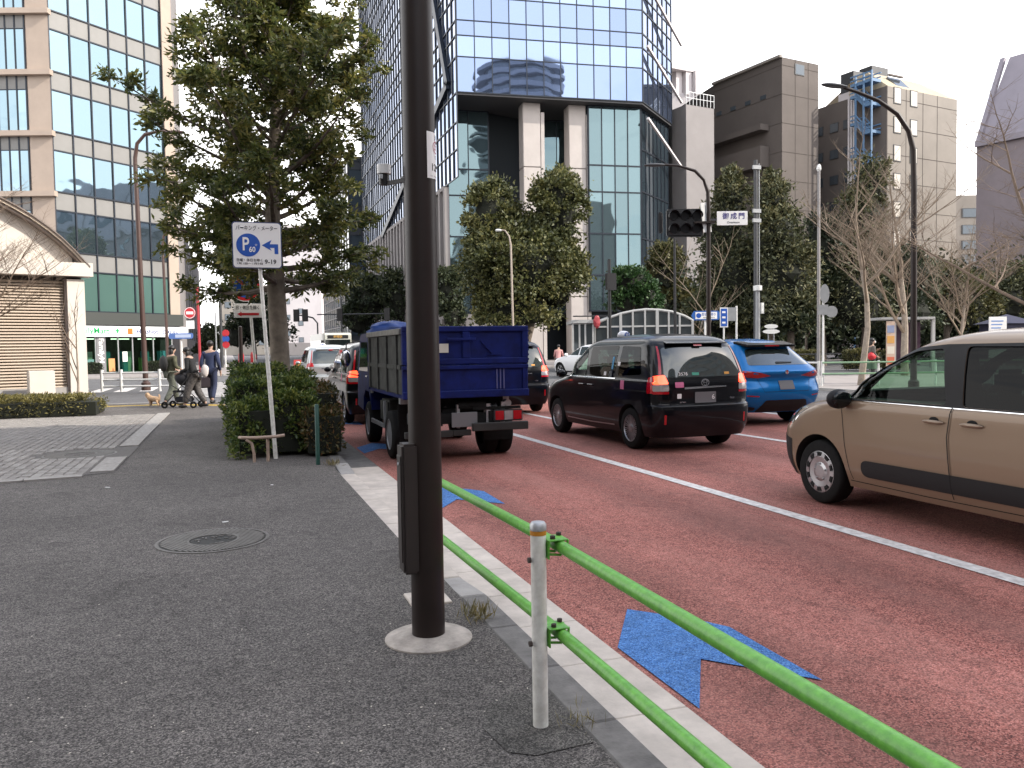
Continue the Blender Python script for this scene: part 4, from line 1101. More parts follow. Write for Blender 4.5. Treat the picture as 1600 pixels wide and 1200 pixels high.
def suv(name, label, m, loc, rz):
    P = [('side', 'window', M_DGLASS, rounded([(1.0, 1.13), (.45, 1.42), (.02, 1.52), (-.02, 1.12)], .03), {}), ('side', 'window', M_DGLASS, rounded([(-.1, 1.12), (-.06, 1.53), (-1.0, 1.52), (-1.02, 1.14)], .03), {}),
         ('side', 'window', M_DGLASS, rounded([(-1.1, 1.15), (-1.08, 1.51), (-1.4, 1.46), (-1.72, 1.22)], .03), {}),
         ('front', 'windscreen', M_DGLASS, rounded([(-.68, 1.16), (.68, 1.16), (.55, 1.52), (-.55, 1.52)], .05), {}),
         ('rear', 'rear_window', M_RGLASS, rounded([(-.70, 1.16), (.70, 1.16), (.54, 1.46), (-.54, 1.46)], .05), {'off': .005}),
         ('rear', 'tail_lamp', M_REDLENS, rounded([(.34, .955), (.60, 1.03), (.86, 1.065), (.89, .94), (.60, .92)], .02), {'mir': 1, 'off': .008}),
         ('side', 'tail_lamp', M_REDLENS, rounded([(-2.20, .95), (-2.16, 1.05), (-1.95, 1.05), (-2.05, .94)], .02), {'off': .006, 'step': .03}),
         ('rear', 'number_plate', M_PLATE, rounded([(-.165, .70), (.165, .70), (.165, .865), (-.165, .865)], .01, 2), {'off': .012}),
         ('rear', 'diffuser', M_TRIM, rounded([(-.60, .27), (.60, .27), (.46, .50), (-.46, .50)], .04), {'off': .006}),
         ('rear', 'bumper_trim', M_TRIM, rounded([(.62, .30), (.62, .36), (.86, .40), (.86, .30)], .02), {'mir': 1, 'off': .006}),
         ('rear', 'reflector', M_REDLENS, rounded([(.60, .565), (.82, .58), (.82, .60), (.60, .585)], .005, 2), {'mir': 1, 'off': .006}),
         ('rear', 'panel_gap', M_GAP, ribbon([(-.60, .90), (-.50, .66), (.50, .66), (.60, .90)], .008), {'off': .0015, 'sub': 1}),
         ('rear', 'wiper', M_TRIM, rounded([(-.12, 1.19), (.24, 1.20), (.28, 1.215), (-.1, 1.225)], .005, 2), {'off': .02}),
         ('front', 'head_lamp', M_CLEARLENS, rounded([(.45, .76), (.55, .88), (.86, .92), (.88, .80)], .03), {'mir': 1, 'off': .006}),
         ('front', 'grille', M_TRIM, rounded([(-.6, .40), (.6, .40), (.42, .66), (-.42, .66)], .05), {}),
         ('side', 'panel_gap', M_GAP, ribbon([(.02, .36), (0, 1.1)], .008), {'off': .0015, 'sub': 1}), ('side', 'sill_trim', M_TRIM, ribbon([(1.0, .30), (-1.0, .30)], .07), {'off': .004})]
    t, b = car(name, label, 'car', suv_sh, m, loc, rz, [(.80, 1.42), (.80, -1.40)], 'sport', .36, .24, P)
    # roof spoiler, emblem, mirrors
    MB().add([(-.60, -1.45, 1.62), (.60, -1.45, 1.62), (.55, -1.88, 1.545), (-.55, -1.88, 1.545), (-.60, -1.45, 1.58), (.60, -1.45, 1.58), (.55, -1.88, 1.50), (-.55, -1.88, 1.50)],
             [(0, 1, 2, 3), (7, 6, 5, 4), (0, 4, 5, 1), (1, 5, 6, 2), (2, 6, 7, 3), (3, 7, 4, 0)]).build('rear_spoiler', M_CARBLACK if m is M_CARBLUE else m, t, bevel=.012)
    MB().box(-.16, .16, -1.89, -1.875, 1.515, 1.54).build('high_brake_lamp', M_REDLENS, t)
    e = MB().lathe([(.0, -.006), (.042, -.004), (.042, .004), (0, .005)], axis='y', n=24).build('emblem', M_CHROME, t, (0, suv_sh.rear(0, 1.02) - .008, 1.025), smooth=True)
    MB().box(-.006, .006, -.010, -.006, -.035, .035).box(-.02, .02, -.010, -.006, .008, .018).build('emblem_cross', M_RED_SIGN, e)
    for s in (-1, 1): mirror_part('wing_mirror', m, t, suv_sh.side(.85, 1.12), .9, 1.14, s)
    return t
suv('utility_car', 'bright blue utility car with black roof spoiler right of the black cab', M_CARBLUE, (9.93, 15.45, RZ), .02)
suv('utility_car', 'white utility car crossing the junction beyond the black cab', M_CARWHITE, (17.1, 37.8, RZ), .26)

# --- blue dump truck ------------------------------------------------------
M_TRUCK = mat('truck_blue', (.004, .012, .105), .5, .0, var=.45, vscale=5, bump=.12, bscale=18, spec=.22)
M_TRUCKG = mat('truck_dirty_grey', (.055, .056, .052), .75, var=.5, vscale=6, spec=.25)
M_CHASSIS = mat('chassis', (.013, .013, .013), .8, var=.5, vscale=10, spec=.2)
tk = thing('dump_truck', 'small navy blue dump truck with scuffed tailgate in the kerb lane', 'truck', (3.03, 11.82, RZ))
HW = .885; TY = -1.02; ZB, ZM, ZT = .96, 1.345, 1.865
bed = MB().box(-HW + .02, HW - .02, TY + .06, 1.78, .90, .98).build('bed_floor', M_TRUCK, tk, bevel=.01)
lo = MB().box(-HW, HW, TY, TY + .05, ZB - .06, ZM).box(-HW, HW, TY - .035, TY, ZB - .06, ZB + .04).box(-HW, HW, TY - .03, TY, ZM - .06, ZM - .005).build('lower_tailgate', M_TRUCK, tk, bevel=.008)
for i in range(3): MB().box(.42 + i * .05, .435 + i * .05, TY - .012, TY, ZB + .05, ZM - .06).build('scrape_mark', mat('scraped_blue', (.09, .10, .24), .6), lo)
MB().box(.80, .84, TY - .025, TY, ZB + .03, ZM - .05).build('hinge_strap', M_TRUCK, lo)
up = MB().box(-HW, HW, TY + .005, TY + .045, ZM + .012, ZT).box(-HW, HW, TY - .03, TY + .005, ZT - .07, ZT + .004).box(-HW, HW, TY - .03, TY + .005, ZM + .012, ZM + .09).box(-HW, -HW + .07, TY - .028, TY + .005, ZM + .09, ZT - .07).box(HW - .09, HW, TY - .028, TY + .005, ZM + .09, ZT - .07).box(-.06, .05, TY - .028, TY + .005, ZM + .09, ZT - .07).build('upper_tailgate', M_TRUCK, tk, bevel=.008)
MB().box(-.28, .12, TY - .05, TY - .028, ZT - .19, ZT - .155).build('latch_bar', M_TRUCK, up, bevel=.004)
MB().bar((.20, TY - .01, ZM + .33), (.36, TY - .01, ZM + .16), .02, .02).box(.30, .5, TY - .01, TY + .003, ZM + .13, ZM + .145).build('latch_lever', M_TRUCK, up)
MB().box(-.42, -.25, TY - .006, TY + .004, ZM + .17, ZM + .29).build('yellowed_label', mat('paper_label', (.6, .58, .5), .6), up)
for i in range(7): MB().box(HW - .06, HW + .015, TY - .01, TY + .02, ZM + .05 + i * .065, ZM + .075 + i * .065).build('edge_rib', M_TRUCK, up)
for s in (-1, 1):
    sd = MB().box(min(s * HW, s * (HW - .05)), max(s * HW, s * (HW - .05)), TY + .055, 1.78, ZB, ZT - .10).build('bed_side', M_TRUCKG if s < 0 else M_TRUCK, tk, bevel=.008)
    MB().box(min(s * (HW + .03), s * (HW - .06)), max(s * (HW + .03), s * (HW - .06)), TY + .055, 1.78, ZT - .10, ZT - .02).build('top_rail', mat('worn_rail', (.19, .185, .17), .6, .3, var=.4, vscale=9), sd, bevel=.006)
    for k in range(4):
        y = -.75 + k * .75; MB().box(min(s * (HW + .028), s * HW), max(s * (HW + .028), s * HW), y, y + .07, ZB, ZT - .11).build('stake_rib', M_TRUCKG if s < 0 else M_TRUCK, sd)
    MB().box(min(s * (HW + .02), s * HW), max(s * (HW + .02), s * HW), TY + .06, 1.75, 1.30, 1.36).build('side_rail', M_TRUCKG if s < 0 else M_TRUCK, sd)
MB().box(-HW, HW, 1.785, 1.85, .92, 1.78).build('headboard', M_TRUCK, tk, bevel=.01)
MB().box(-.42, -.33, -.95, 3.2, .52, .70).box(.33, .42, -.95, 3.2, .52, .70).box(-.33, .33, -.9, -.82, .54, .68).box(-.33, .33, .9, 1.0, .54, .68).build('chassis_frame', M_CHASSIS, tk)
MB().box(-.55, .6, -.75, 1.4, .74, .88).box(-.3, .3, -.85, -.2, .66, .74).lathe([(.07, -.2), (.07, .2)], (0.1, -.86, .78), 'x', n=12).build('tipping_frame', M_CHASSIS, tk)
bump = MB().box(-.86, -.2, -1.0, -.93, .37, .46).box(.06, .86, -1.08, -1.0, .44, .55).box(-.2, .06, -1.0, -.93, .38, .46).build('rear_bumper', mat('bumper_grey', (.04, .04, .038), .6, .2, var=.3, spec=.3), tk, bevel=.008)
MB().box(-.22, .14, -1.02, -1.005, .50, .70).build('number_plate', M_PLATE, tk, bevel=.004)
for s in (-1, 1):
    lb = MB().box(-.21, .21, -.985, -.90, .555, .715).build('tail_lamp', M_DARKGREY, tk, (s * .60, 0, 0), bevel=.01)
    for i, m_ in enumerate((M_REDLENS, M_CLEARLENS, M_REDLENS)):
        MB().box(-.19 + i * .13, -.07 + i * .13, -.994, -.985, .575, .70).build('lens', m_, lb)
    MB().box(s * .62 - .2, s * .62 + .2, -.35, -.30, .22, .80).build('mud_flap', M_RUBBER, tk, bevel=.01)
    MB().box(s * .70 - .10, s * .70 + .10, -.42, -.3, .80, .9).build('frame_bracket', M_STEEL, tk)
    MB().lathe([(.05, -.06), (.05, .06)], (s * .62, -.85, .80), 'y', n=14).build('marker_lamp', M_STEEL, tk)
    for xx in (.80, .58): wheel(tk, s * xx, 0, .345, .19, 'truck')
    wheel(tk, s * .74, 2.28, .345, .20, 'truck')
MB().box(-.8, -.55, .55, 1.25, .45, .80).build('fuel_tank', M_TRUCKG, tk, bevel=.03)
MB().bar((-.86, .5, .42), (-.86, 1.7, .42), .03, .06).bar((-.86, .5, .42), (-.86, .5, .8), .03, .05).build('side_guard', M_GREY, tk)
MB().box(.55, .8, .5, 1.2, .42, .82).build('battery_box', M_CHASSIS, tk, bevel=.02)
for i in range(5): MB().tube((-.5 + i * .23, -.9, .80 - .03 * (i % 2)), (-.45 + i * .22, -.2, .72), .018, n=6).build('hose', M_RUBBER, tk)
MB().lathe([(.10, -.1), (.10, .1)], (.38, -.78, .70), 'x', n=14).build('air_tank', M_STEEL, tk)
MB().box(.30, .36, -.92, -.86, .46, .80).box(.52, .57, -.92, -.86, .50, .82).box(-.12, -.08, -.92, -.86, .48, .80).build('hanger', M_STEEL, tk)
MB().box(.10, .80, -.93, -.90, .72, .76).build('lamp_rail', M_CHASSIS, tk)
cab_b = MB()
cab_prof = [(1.93, .55), (1.93, 1.35), (1.95, 1.76), (2.06, 1.85), (2.85, 1.84), (3.0, 1.76), (3.32, 1.12), (3.4, .55), (2.72, .5), (2.66, .75), (2.45, .86), (2.1, .86), (1.96, .7)]
cab_b.prism_x(cab_prof, -.84, .84)
cb = cab_b.build('cab', M_TRUCK, tk, bevel=.03)
for s in (-1, 1):
    x = s * .843
    for nm, poly, m_ in (('side_window', [(2.12, 1.2), (2.12, 1.70), (2.8, 1.70), (3.12, 1.2)], M_DGLASS), ('door', [(2.05, .90), (2.05, 1.16), (3.2, 1.16), (3.22, .9)], M_TRUCK)):
        o = MB().prism_x(rounded(poly, .05), x, x + s * .006).build(nm, m_, cb)
    MB().box(-.01, .01, -.09, .09, -.015, .015).build('door_handle', M_CHROME, cb, (x + s * .012, 2.2, 1.12))
    MB().path([(x, 2.95, 1.72), (x + s * .22, 3.12, 1.68), (x + s * .24, 3.12, 1.16), (x, 3.15, 1.1)], .012, 8).build('mirror_stay', M_BLACK, cb)
    mm = MB().blob((0, 0, 0), (.09, .03, .15), 1, 14, 9, 0).build('wing_mirror', M_CHROME, cb, (x + s * .24, 3.08, 1.42), smooth=True)
    MB().blob((0, .012, 0), (.095, .032, .16), 1, 14, 9, 0).build('mirror_shell', M_BLACK, mm, smooth=True)
MB().prism_y([(-.66, 1.2), (.66, 1.2), (.66, 1.68), (-.66, 1.68)], 1.92, 1.928).build('rear_window', M_DGLASS, cb)
MB().box(-.84, -.80, 1.86, 1.9, .85, 1.82).build('cab_guard_post', M_STEEL, tk)
# bundled blue tarpaulin on the headboard
tp = MB(); rr = random.Random(4); n, mrow = 22, 9; vs = []
for i in range(mrow + 1):
    t = PI * .5 * i / mrow
    for j in range(n):
        a = 2 * PI * j / n; q = 1 + .16 * math.sin(5 * a + i * .9) * math.sin(2 * t) + rr.uniform(-.06, .06)
        vs.append((.42 * q * math.cos(t) * math.cos(a), .26 * q * math.cos(t) * math.sin(a), .20 * math.sin(t) * (1 + rr.uniform(-.08, .08))))
tp.add(vs, [(i * n + j, i * n + (j + 1) % n, (i + 1) * n + (j + 1) % n, (i + 1) * n + j) for i in range(mrow) for j in range(n)])
tag(tp.build('tarpaulin', mat('blue_tarp', (.02, .06, .24), .5, var=.3, vscale=6), None, (2.62, 13.98, RZ + 1.845), smooth='all'), 'crumpled blue tarpaulin bundled on top of the dump truck cab', 'tarpaulin')
# ------------------------------------------------------------------ buildings
M_TWG = glass_mirror('tower_glass', (.23, .30, .46), .9, .015, .008, .35)
M_TWG2 = glass_mirror('tower_spandrel_glass', (.27, .35, .52), .9, .03, .008, .35)
M_TWG_LOW = glass_mirror('tower_low_glass', (.15, .22, .24), .75, .02, .03, .3)
M_TWG_SIDE = glass_mirror('tower_side_glass', (.055, .08, .10), .6, .03, .02, .3)
M_MULL = mat('dark_mullion', (.018, .024, .035), .45, .3)
M_STG = glass_mirror('store_glass', (.25, .35, .41), .9, .02, .02, .5)
M_STG_GREEN = glass_mirror('store_green_glass', (.20, .36, .32), .6, .05, .02, .5)
M_SPAN = mat('spandrel_panel', (.215, .21, .20), .5, .1, var=.12, vscale=.6)
M_BEIGE = mat('beige_tile', (.44, .355, .29), .8, var=.08, vscale=.8)
M_COLN = mat('column_stone', (.50, .455, .425), .8, var=.1, vscale=.5)
M_SOFFIT = mat('dark_soffit', (.055, .055, .058), .7)
M_CORE = mat('dark_interior', (.02, .025, .03), .9)
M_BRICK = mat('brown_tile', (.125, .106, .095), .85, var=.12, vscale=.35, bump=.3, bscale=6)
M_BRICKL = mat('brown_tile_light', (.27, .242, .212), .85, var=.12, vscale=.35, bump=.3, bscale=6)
M_GREYW = mat('grey_render', (.27, .25, .245), .85, var=.1, vscale=.4)
M_PINKW = mat('pinkish_render', (.46, .37, .385), .85, var=.1, vscale=.3)
M_WHITEW = mat('white_render', (.62, .58, .58), .85, var=.08, vscale=.3)
M_LAV = mat('lavender_metal_roof', (.29, .262, .295), .5, .2, var=.1, vscale=.5)
M_MAUVE = mat('mauve_tile', (.235, .20, .212), .8, var=.12, vscale=.4)
M_WIN = glass_mirror('window_glass', (.12, .14, .16), .5, .05)
M_WINL = mat('window_blind', (.62, .57, .5), .5)
M_BLUEST = mat('blue_stair_paint', (.12, .22, .36), .5)

def V2(p): return Vector((p[0], p[1]))
def facade(parent, A, B, rows, ncols, mull=M_MULL, mw=.09, depth=.12, joined=False, hm=.07, tilt=.004, name='pane', frame='mullions'):
    """glazed wall from A to B (plan), outward side on the right of A->B; rows = [(z0, z1, material)]"""
    A, B = V2(A), V2(B); d = (B - A).normalized(); q = Vector((d.y, -d.x)); L = (B - A).length; ang = math.atan2(d.y, d.x)
    cw = L / ncols; fr = MB(); byM = {}
    for z0, z1, m in rows:
        for c in range(ncols):
            p = A + d * (cw * (c + .5)) + q * .02
            if joined:
                b = byM.setdefault(m.name, (m, MB()))[1]
                t1, t2 = rng.uniform(-tilt, tilt, 2) * cw
                a_, b_ = A + d * (cw * c), A + d * (cw * (c + 1))
                b.add([(*(a_ + q * (.02 + t1)), z0), (*(b_ + q * (.02 - t1)), z0), (*(b_ + q * (.02 - t1 + t2)), z1), (*(a_ + q * (.02 + t1 + t2)), z1)], [(0, 1, 2, 3)])
            else:
                o = piece(name, m, parent, (p.x, p.y, (z0 + z1) / 2), (cw - .01, .03, z1 - z0 - .01), ang + rng.uniform(-tilt, tilt), rng.uniform(-tilt, tilt))
    zlo, zhi = min(r[0] for r in rows), max(r[1] for r in rows)
    for c in range(ncols + 1):
        p = A + d * (cw * c) + q * (.02 + depth / 2); fr.bar((p.x, p.y, zlo), (p.x, p.y, zhi), depth, mw, (d.x, d.y, 0))
    for z in sorted(set([r[0] for r in rows] + [r[1] for r in rows])):
        a, b = A + q * (.018 + depth / 2), B + q * (.018 + depth / 2)
        fr.bar((a.x, a.y, z), (b.x, b.y, z), depth * .9, hm)
    fr.build(frame, mull, parent)
    for m, b in byM.values():
        me = b.mesh(name + 's', m, fix=False); o = link(name + 's', me, parent); o['kind'] = 'stuff'
def prism_part(name, parent, poly, z0, z1, m, bevel=0):
    return MB().prism(poly, z0, z1).build(name, m, parent, bevel=bevel)
def line_hit(P, d, px):
    """where the plan line P + t d meets the pixel column px"""
    r = ray(px, 541); r = Vector((r.x, r.y)); P, d = V2(P), V2(d)
    t = (P.y * r.x - P.x * r.y) / (d.x * r.y - d.y * r.x)
    return P + d * t
def azv(deg): return Vector((math.sin(rad(deg)), math.cos(rad(deg))))
def windows(parent, A, B, us, zs, w, h, m=M_WIN, frame=M_DARKGREY, sill=None, recess=.12):
    """window boxes set into a plain wall A->B; us along the wall in metres"""
    A, B = V2(A), V2(B); d = (B - A).normalized(); q = Vector((d.y, -d.x)); ang = math.atan2(d.y, d.x)
    for u in us:
        for z in zs:
            p = A + d * u
            o = piece('window', frame, parent, (p.x + q.x * .01, p.y + q.y * .01, z + h / 2), (w, .12, h), ang)
            pq = p + q * .075
            piece('pane', m, parent, (pq.x, pq.y, z + h / 2), (w * .84, .02, h * .88), ang)
            if sill:
                ps_ = p + q * .09; piece('sill', sill, parent, (ps_.x, ps_.y, z - .06), (w * 1.1, .2, .1), ang)

# --- glass tower beyond the junction --------------------------------------
A = Vector((22.3, 81.1)); fd = azv(95.8)
B = line_hit(A, fd, 1007); Cc = line_hit(B, azv(47), 1051); Dd = Vector((22.3, 143)); E_ = Vector((60, 143))
tw = thing('glass_tower', 'tall blue mirror glass office tower on beige columns beyond the junction', 'building', (A.x, A.y, 0)); tw.location = (0, 0, 0)
ZS = 27.1
rows = [(ZS, 30.6, M_TWG), (30.6, 32.7, M_TWG2), (32.7, 34.2, M_TWG)]
z = 34.2
while z < 58: rows += [(z, z + 2.4, M_TWG), (z + 2.4, z + 3.9, M_TWG2)]; z += 3.9
ZTOP = z
ins = lambda P, k: P + (Vector((40, 112)) - P).normalized() * k
prism_part('core', tw, [ins(p, .35) for p in (A, B, Cc, E_, Dd)], ZS + .1, ZTOP, M_CORE)
prism_part('soffit', tw, [A, B, Cc, E_, Dd], ZS - .25, ZS + .08, M_SOFFIT)
prism_part('roof', tw, [A, B, Cc, E_, Dd], ZTOP, ZTOP + .8, M_SOFFIT)
facade(tw, A, B, rows, 11, mw=.09, depth=.08, hm=.10)
facade(tw, B, Cc, rows, 6, mw=.10, depth=.10, hm=.12)
lrows = [(r[0], r[1], r[2]) for r in rows]
facade(tw, Dd, A, [(18.7, 21.5, M_TWG), (21.5, 24.2, M_TWG2), (24.2, ZS, M_TWG)] + lrows, 36, mw=.14, depth=.12, joined=True, hm=.10)
# black zigzag brace on the road side face
for (pa, ya), (pb, yb) in (((676, -5), (699, 132)), ((699, 132), (664, 212)), ((664, 212), (598, 368))):
    def onface(px, py):
        r = ray(px, py); t = 22.05 / r.x; return Vector((22.05, r.y * t, CAM_H + r.z * t))
    MB().bar(onface(pa, ya), onface(pb, yb), .35, .9, (0, 0, 1)).build('brace', M_MULL, tw)
# lower body set back under the overhang
L0 = Vector((22.6, 86.5)); L1 = L0 + fd * 4.4; back = Vector((.1, 1)).normalized()
R1 = line_hit(B + Vector((0, 1.2)), fd, 923); R2 = line_hit(B + Vector((0, 1.2)), fd, 1003)
low = [(5.2, 9.0, M_TWG_LOW), (9.0, 13.4, M_TWG_LOW), (13.4, 17.8, M_TWG_LOW), (17.8, 20.6, M_TWG_LOW), (20.6, ZS - .3, M_TWG_LOW)]
prism_part('lower_core', tw, [(22.9, 87), tuple(L1 + back * .4), tuple(R1 + back * 9), tuple(R1 + back * .5), tuple(R2 + back * .5), tuple(Cc + Vector((-2, 3))), (58, 140), (22.9, 140)], 0, ZS - .3, M_CORE)
facade(tw, L0, L1, low, 2, depth=.1, hm=.15)
facade(tw, L1, L1 + back * 4, low, 2, depth=.1, hm=.15)
RB0 = L1 + back * 4; RB1 = R1 + back * 6
facade(tw, RB0, RB1, low, 6, depth=.1, hm=.15)
facade(tw, RB1, R1, low, 3, depth=.1, hm=.15)
facade(tw, R1, R2, low, 4, depth=.1, hm=.15)
facade(tw, R2 + Vector((.1, .1)), Cc + Vector((-.4, .2)), [(3, 8, M_TWG_SIDE), (8, 13, M_TWG_SIDE), (13, 18, M_TWG_SIDE), (18, 22.5, M_TWG_SIDE), (22.5, ZS - .3, M_TWG_SIDE)], 7, depth=.1, hm=.15)
prism_part('street_wall', tw, [(22.5, 86.4), tuple(L1 + fd * .2), tuple(L1 + fd * .2 + back), (22.5, 87.6)], 0, 5.2, M_COLN)
facade(tw, (22.6, 139.5), (22.6, 86.6), [(0, 4.8, M_TWG_LOW), (4.8, 18.6, M_TWG_SIDE)], 24, mull=M_GREYW, mw=.7, depth=.5, joined=True, hm=.4)
for pxa, pxb in ((822, 849), (893, 919)):
    a, b = line_hit(A + Vector((0, 1.4)), fd, pxa), line_hit(A + Vector((0, 1.4)), fd, pxb)
    w = (b - a).length
    for i in range(4):
        z0, z1 = i * 6.75, (i + 1) * 6.75 - .06
        prism_part('column_drum', tw, [a, b, b + back * w, a + back * w], z0, z1 if i < 3 else ZS - .26, M_COLN, bevel=.05)
    prism_part('column_fin', tw, [b + fd * .05, b + fd * .42, b + fd * .42 + back * .5, b + fd * .05 + back * .5], 0, ZS - 1.2, M_COLN)
for zz in (22.0, 29.5, 36):   # pale blades on the receding corner
    p = Cc + azv(47) * .1
    MB().bar((B.x + .5, B.y - .2, zz + 3.4), (p.x + 1.0, p.y - .6, zz), .25, .25).build('sun_blade', M_WHITEW, tw)

# --- curved tower behind the camera that the glass mirrors -----------------
nrm = Vector((fd.y, -fd.x)); nrm = nrm if nrm.y < 0 else -nrm
def mirrored(px, py, dist):
    r = ray(px, py); P0 = Vector((0, 0, CAM_H)); n3 = Vector((nrm.x, nrm.y, 0))
    t = (Vector((A.x, A.y, 0)) - P0).dot(n3) / r.dot(n3); P = P0 + r * t
    d = r - 2 * r.dot(n3) * n3; s = dist / math.hypot(d.x, d.y); return P + d * s
ct = thing('curved_tower', 'tall curved residential tower seen only mirrored in the blue glass', 'building')
pc = mirrored(815, 120, 210); half = 15
M_CT = mat('tower_concrete', (.30, .32, .36), .7, var=.1, vscale=.1)
for k in range(30):
    zt = 3.6 * k
    if zt > mirrored(815, 104, 210).z: break
    ring = []
    for i in range(40):
        a = 2 * PI * i / 40; rr_ = half * (1 + .06 * math.sin(4 * a + k * .05)); ring.append((pc.x + rr_ * math.cos(a), pc.y + rr_ * .8 * math.sin(a)))
    o = MB().prism(ring, zt, zt + 1.5).build('floor_band', M_CT, ct)
MB().prism([(pc.x + 13 * math.cos(2 * PI * i / 30), pc.y + 10.5 * math.sin(2 * PI * i / 30)) for i in range(30)], 0, mirrored(815, 106, 210).z - 2).build('glazing', M_WIN, ct)

# --- unseen office block added off to the right to shade the near street ------
ob = thing('added_shade_block', 'unseen grey office block added beyond the right edge to shade the street', 'building')
prism_part('wall', ob, [(33, -6.5), (33, -70), (62, -70), (62, -6.5)], 0, 32, M_GREYW)
for fl in range(9):
    for k in range(12):
        piece('window', M_WIN, ob, (32.97, -11 - k * 4.9, 2.6 + fl * 3.5), (.12, 3.6, 2.0))

for nm, lab, poly, hh, axis in (('added_shade_block', 'unseen long dark office block added on the left to cut side light', [(-15.5, 7), (-40, 7), (-40, -70), (-15.5, -70)], 26, 0), ('added_shade_block', 'unseen brown office block added behind the walker to cut light', [(-12, -62), (-12, -85), (30, -85), (30, -62)], 34, 1)):  # unseen blocks added to cut sky light from left and behind
    t_ = thing(nm, lab, 'building'); prism_part('wall', t_, poly, 0, hh, M_BRICK)
    for fl in range(int(hh / 3.6)):
        for k in range(11):
            if axis == 0: piece('window', M_WIN, t_, (-15.46, 2 - k * 6, 2.4 + fl * 3.6), (.12, 3.8, 1.9))
            else: piece('window', M_WIN, t_, (-9 + k * 3.7, -61.96, 2.4 + fl * 3.6), (2.6, .12, 1.9))

# --- convenience store block on the far left -------------------------------
sd = azv(48.8)
S0 = V2(xy_at(94, 58)); S1 = line_hit(S0, sd, 266); W0 = line_hit(S0, azv(108) * -1, -60)
stb = thing('store_building', 'glass fronted office block with a convenience store at street level', 'building')
bk = Vector((-.55, .83))
zr = [(4.5, 7.35, M_STG_GREEN), (7.35, 8.65, M_SPAN)]
z = 8.65
while z < 44: zr += [(z, z + 2.84, M_STG), (z + 2.84, z + 4.14, M_SPAN)]; z += 4.14
SH = z
side = Vector((-.03, 1)).normalized()
prism_part('core', stb, [S0 + bk * .5, S1 + bk * .5 + sd * .9, S1 + sd * .9 + side * 26, W0 + Vector((-4, 30)), W0 + bk * .6], 3.55, SH, M_CORE)
prism_part('roof', stb, [S0, S1 + sd * .9, S1 + sd * .9 + side * 26, W0 + Vector((-4, 30)), W0], SH, SH + .6, M_SPAN)
facade(stb, S0, S1, zr, 6, mw=.09, depth=.10, hm=.09)
for o in [c for c in stb.children if c.name.startswith('pane')]:
    pass
prism_part('corner_pilaster', stb, [S0 - azv(108) * 1.55 - bk * .15, S0 - azv(108) * .02 - bk * .15, S0 + bk * .8, S0 - azv(108) * 1.55 + bk * .8], 0, SH, M_BEIGE)
prism_part('edge_pilaster', stb, [S1 - bk * .25, S1 + sd * .9 - bk * .25, S1 + sd * .9 + side * 3, S1 + bk * .7], 3.6, SH, M_BEIGE)
prism_part('side_wall', stb, [S1 + sd * .92, S1 + sd * 1.1, S1 + sd * 1.1 + side * 26, S1 + sd * .92 + side * 26], 0, SH, M_GREYW)
P1 = S0 - azv(108) * 1.6
wl_rows = []
z = 4.5
while z < 42: wl_rows += [(z, z + 2.85, M_STG), (z + 2.85, z + 3.85, M_SPAN)]; z += 4.14
facade(stb, W0, P1, [(a, b - (.0), m) for a, b, m in wl_rows], 8, mw=.1, depth=.05, hm=.06)
for k in range(10):
    zz = 8.35 + k * 4.14 - .02
    MB().bar((*(W0 - bk * .3), zz + .12), (*(S0 - azv(108) * .0 - bk * .3), zz + .12), .45, .36).build('ledge', M_BEIGE, stb)
# shopfront
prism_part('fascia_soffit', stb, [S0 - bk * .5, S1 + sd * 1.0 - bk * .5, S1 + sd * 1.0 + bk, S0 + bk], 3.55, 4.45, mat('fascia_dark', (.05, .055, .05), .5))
ang = math.atan2(sd.y, sd.x); qn = Vector((sd.y, -sd.x)); Ls = (S1 - S0).length
def onshop(u, off, z): p = S0 + sd * u + qn * off; return (p.x, p.y, z)
fas = piece('fascia', mat('fascia_white', (.85, .86, .86), .4, emit=(1, 1, 1), estr=.35), stb, onshop(Ls * .5 + 1.0, .3, 3.08), (Ls + .9, .12, .78), ang)
M_FGREEN = mat('green_lettering', (.01, .33, .09), .5); M_FBLUE = mat('navy_lettering', (.012, .03, .14), .5)
def shop_text(nm, body, m_, u, z, size, width=None, off=.372, bold=.0): return text(nm, body, m_, stb, onshop(u, off, z), size, width, rz=ang, bold=bold)
shop_text('lettering', 'FamilyMart', M_FGREEN, 2.1, 3.1, .62, 2.9, bold=.012)
shop_text('cross_symbol', '✚', M_FGREEN, 4.2, 3.1, .5)
piece('orange_badge', mat('orange_badge', (.75, .16, .02), .5), stb, onshop(5.25, .37, 3.1), (.42, .02, .46), ang)
shop_text('lettering', 'Hirashido', M_FBLUE, 6.75, 3.08, .5, 1.9, bold=.012)
shop_text('lettering', 'DRUG', M_FBLUE, 8.75, 3.05, .38, 1.35, bold=.012)
piece('blue_stripe', M_FBLUE, stb, onshop(7.2, .37, 2.76), (4.0, .02, .05), ang)
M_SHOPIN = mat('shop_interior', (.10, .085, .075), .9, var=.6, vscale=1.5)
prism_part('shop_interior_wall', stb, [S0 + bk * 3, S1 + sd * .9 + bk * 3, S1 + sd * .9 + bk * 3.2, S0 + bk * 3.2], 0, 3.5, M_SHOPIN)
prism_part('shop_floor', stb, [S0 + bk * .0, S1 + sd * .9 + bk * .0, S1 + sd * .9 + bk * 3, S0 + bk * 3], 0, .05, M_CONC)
for u in (.2, 2.6, 4.4, 5.6, 7.4, 9.1):
    piece('shopfront_post', M_STEEL, stb, onshop(u, .05, 1.35), (.09, .1, 2.7), ang)
for u0, u1 in ((.25, 2.55), (3.4, 4.35), (4.45, 5.55), (5.65, 7.35), (7.45, 9.05)):
    piece('shop_pane', M_CGLASS, stb, onshop((u0 + u1) / 2, .04, 1.35), (u1 - u0, .02, 2.66), ang)
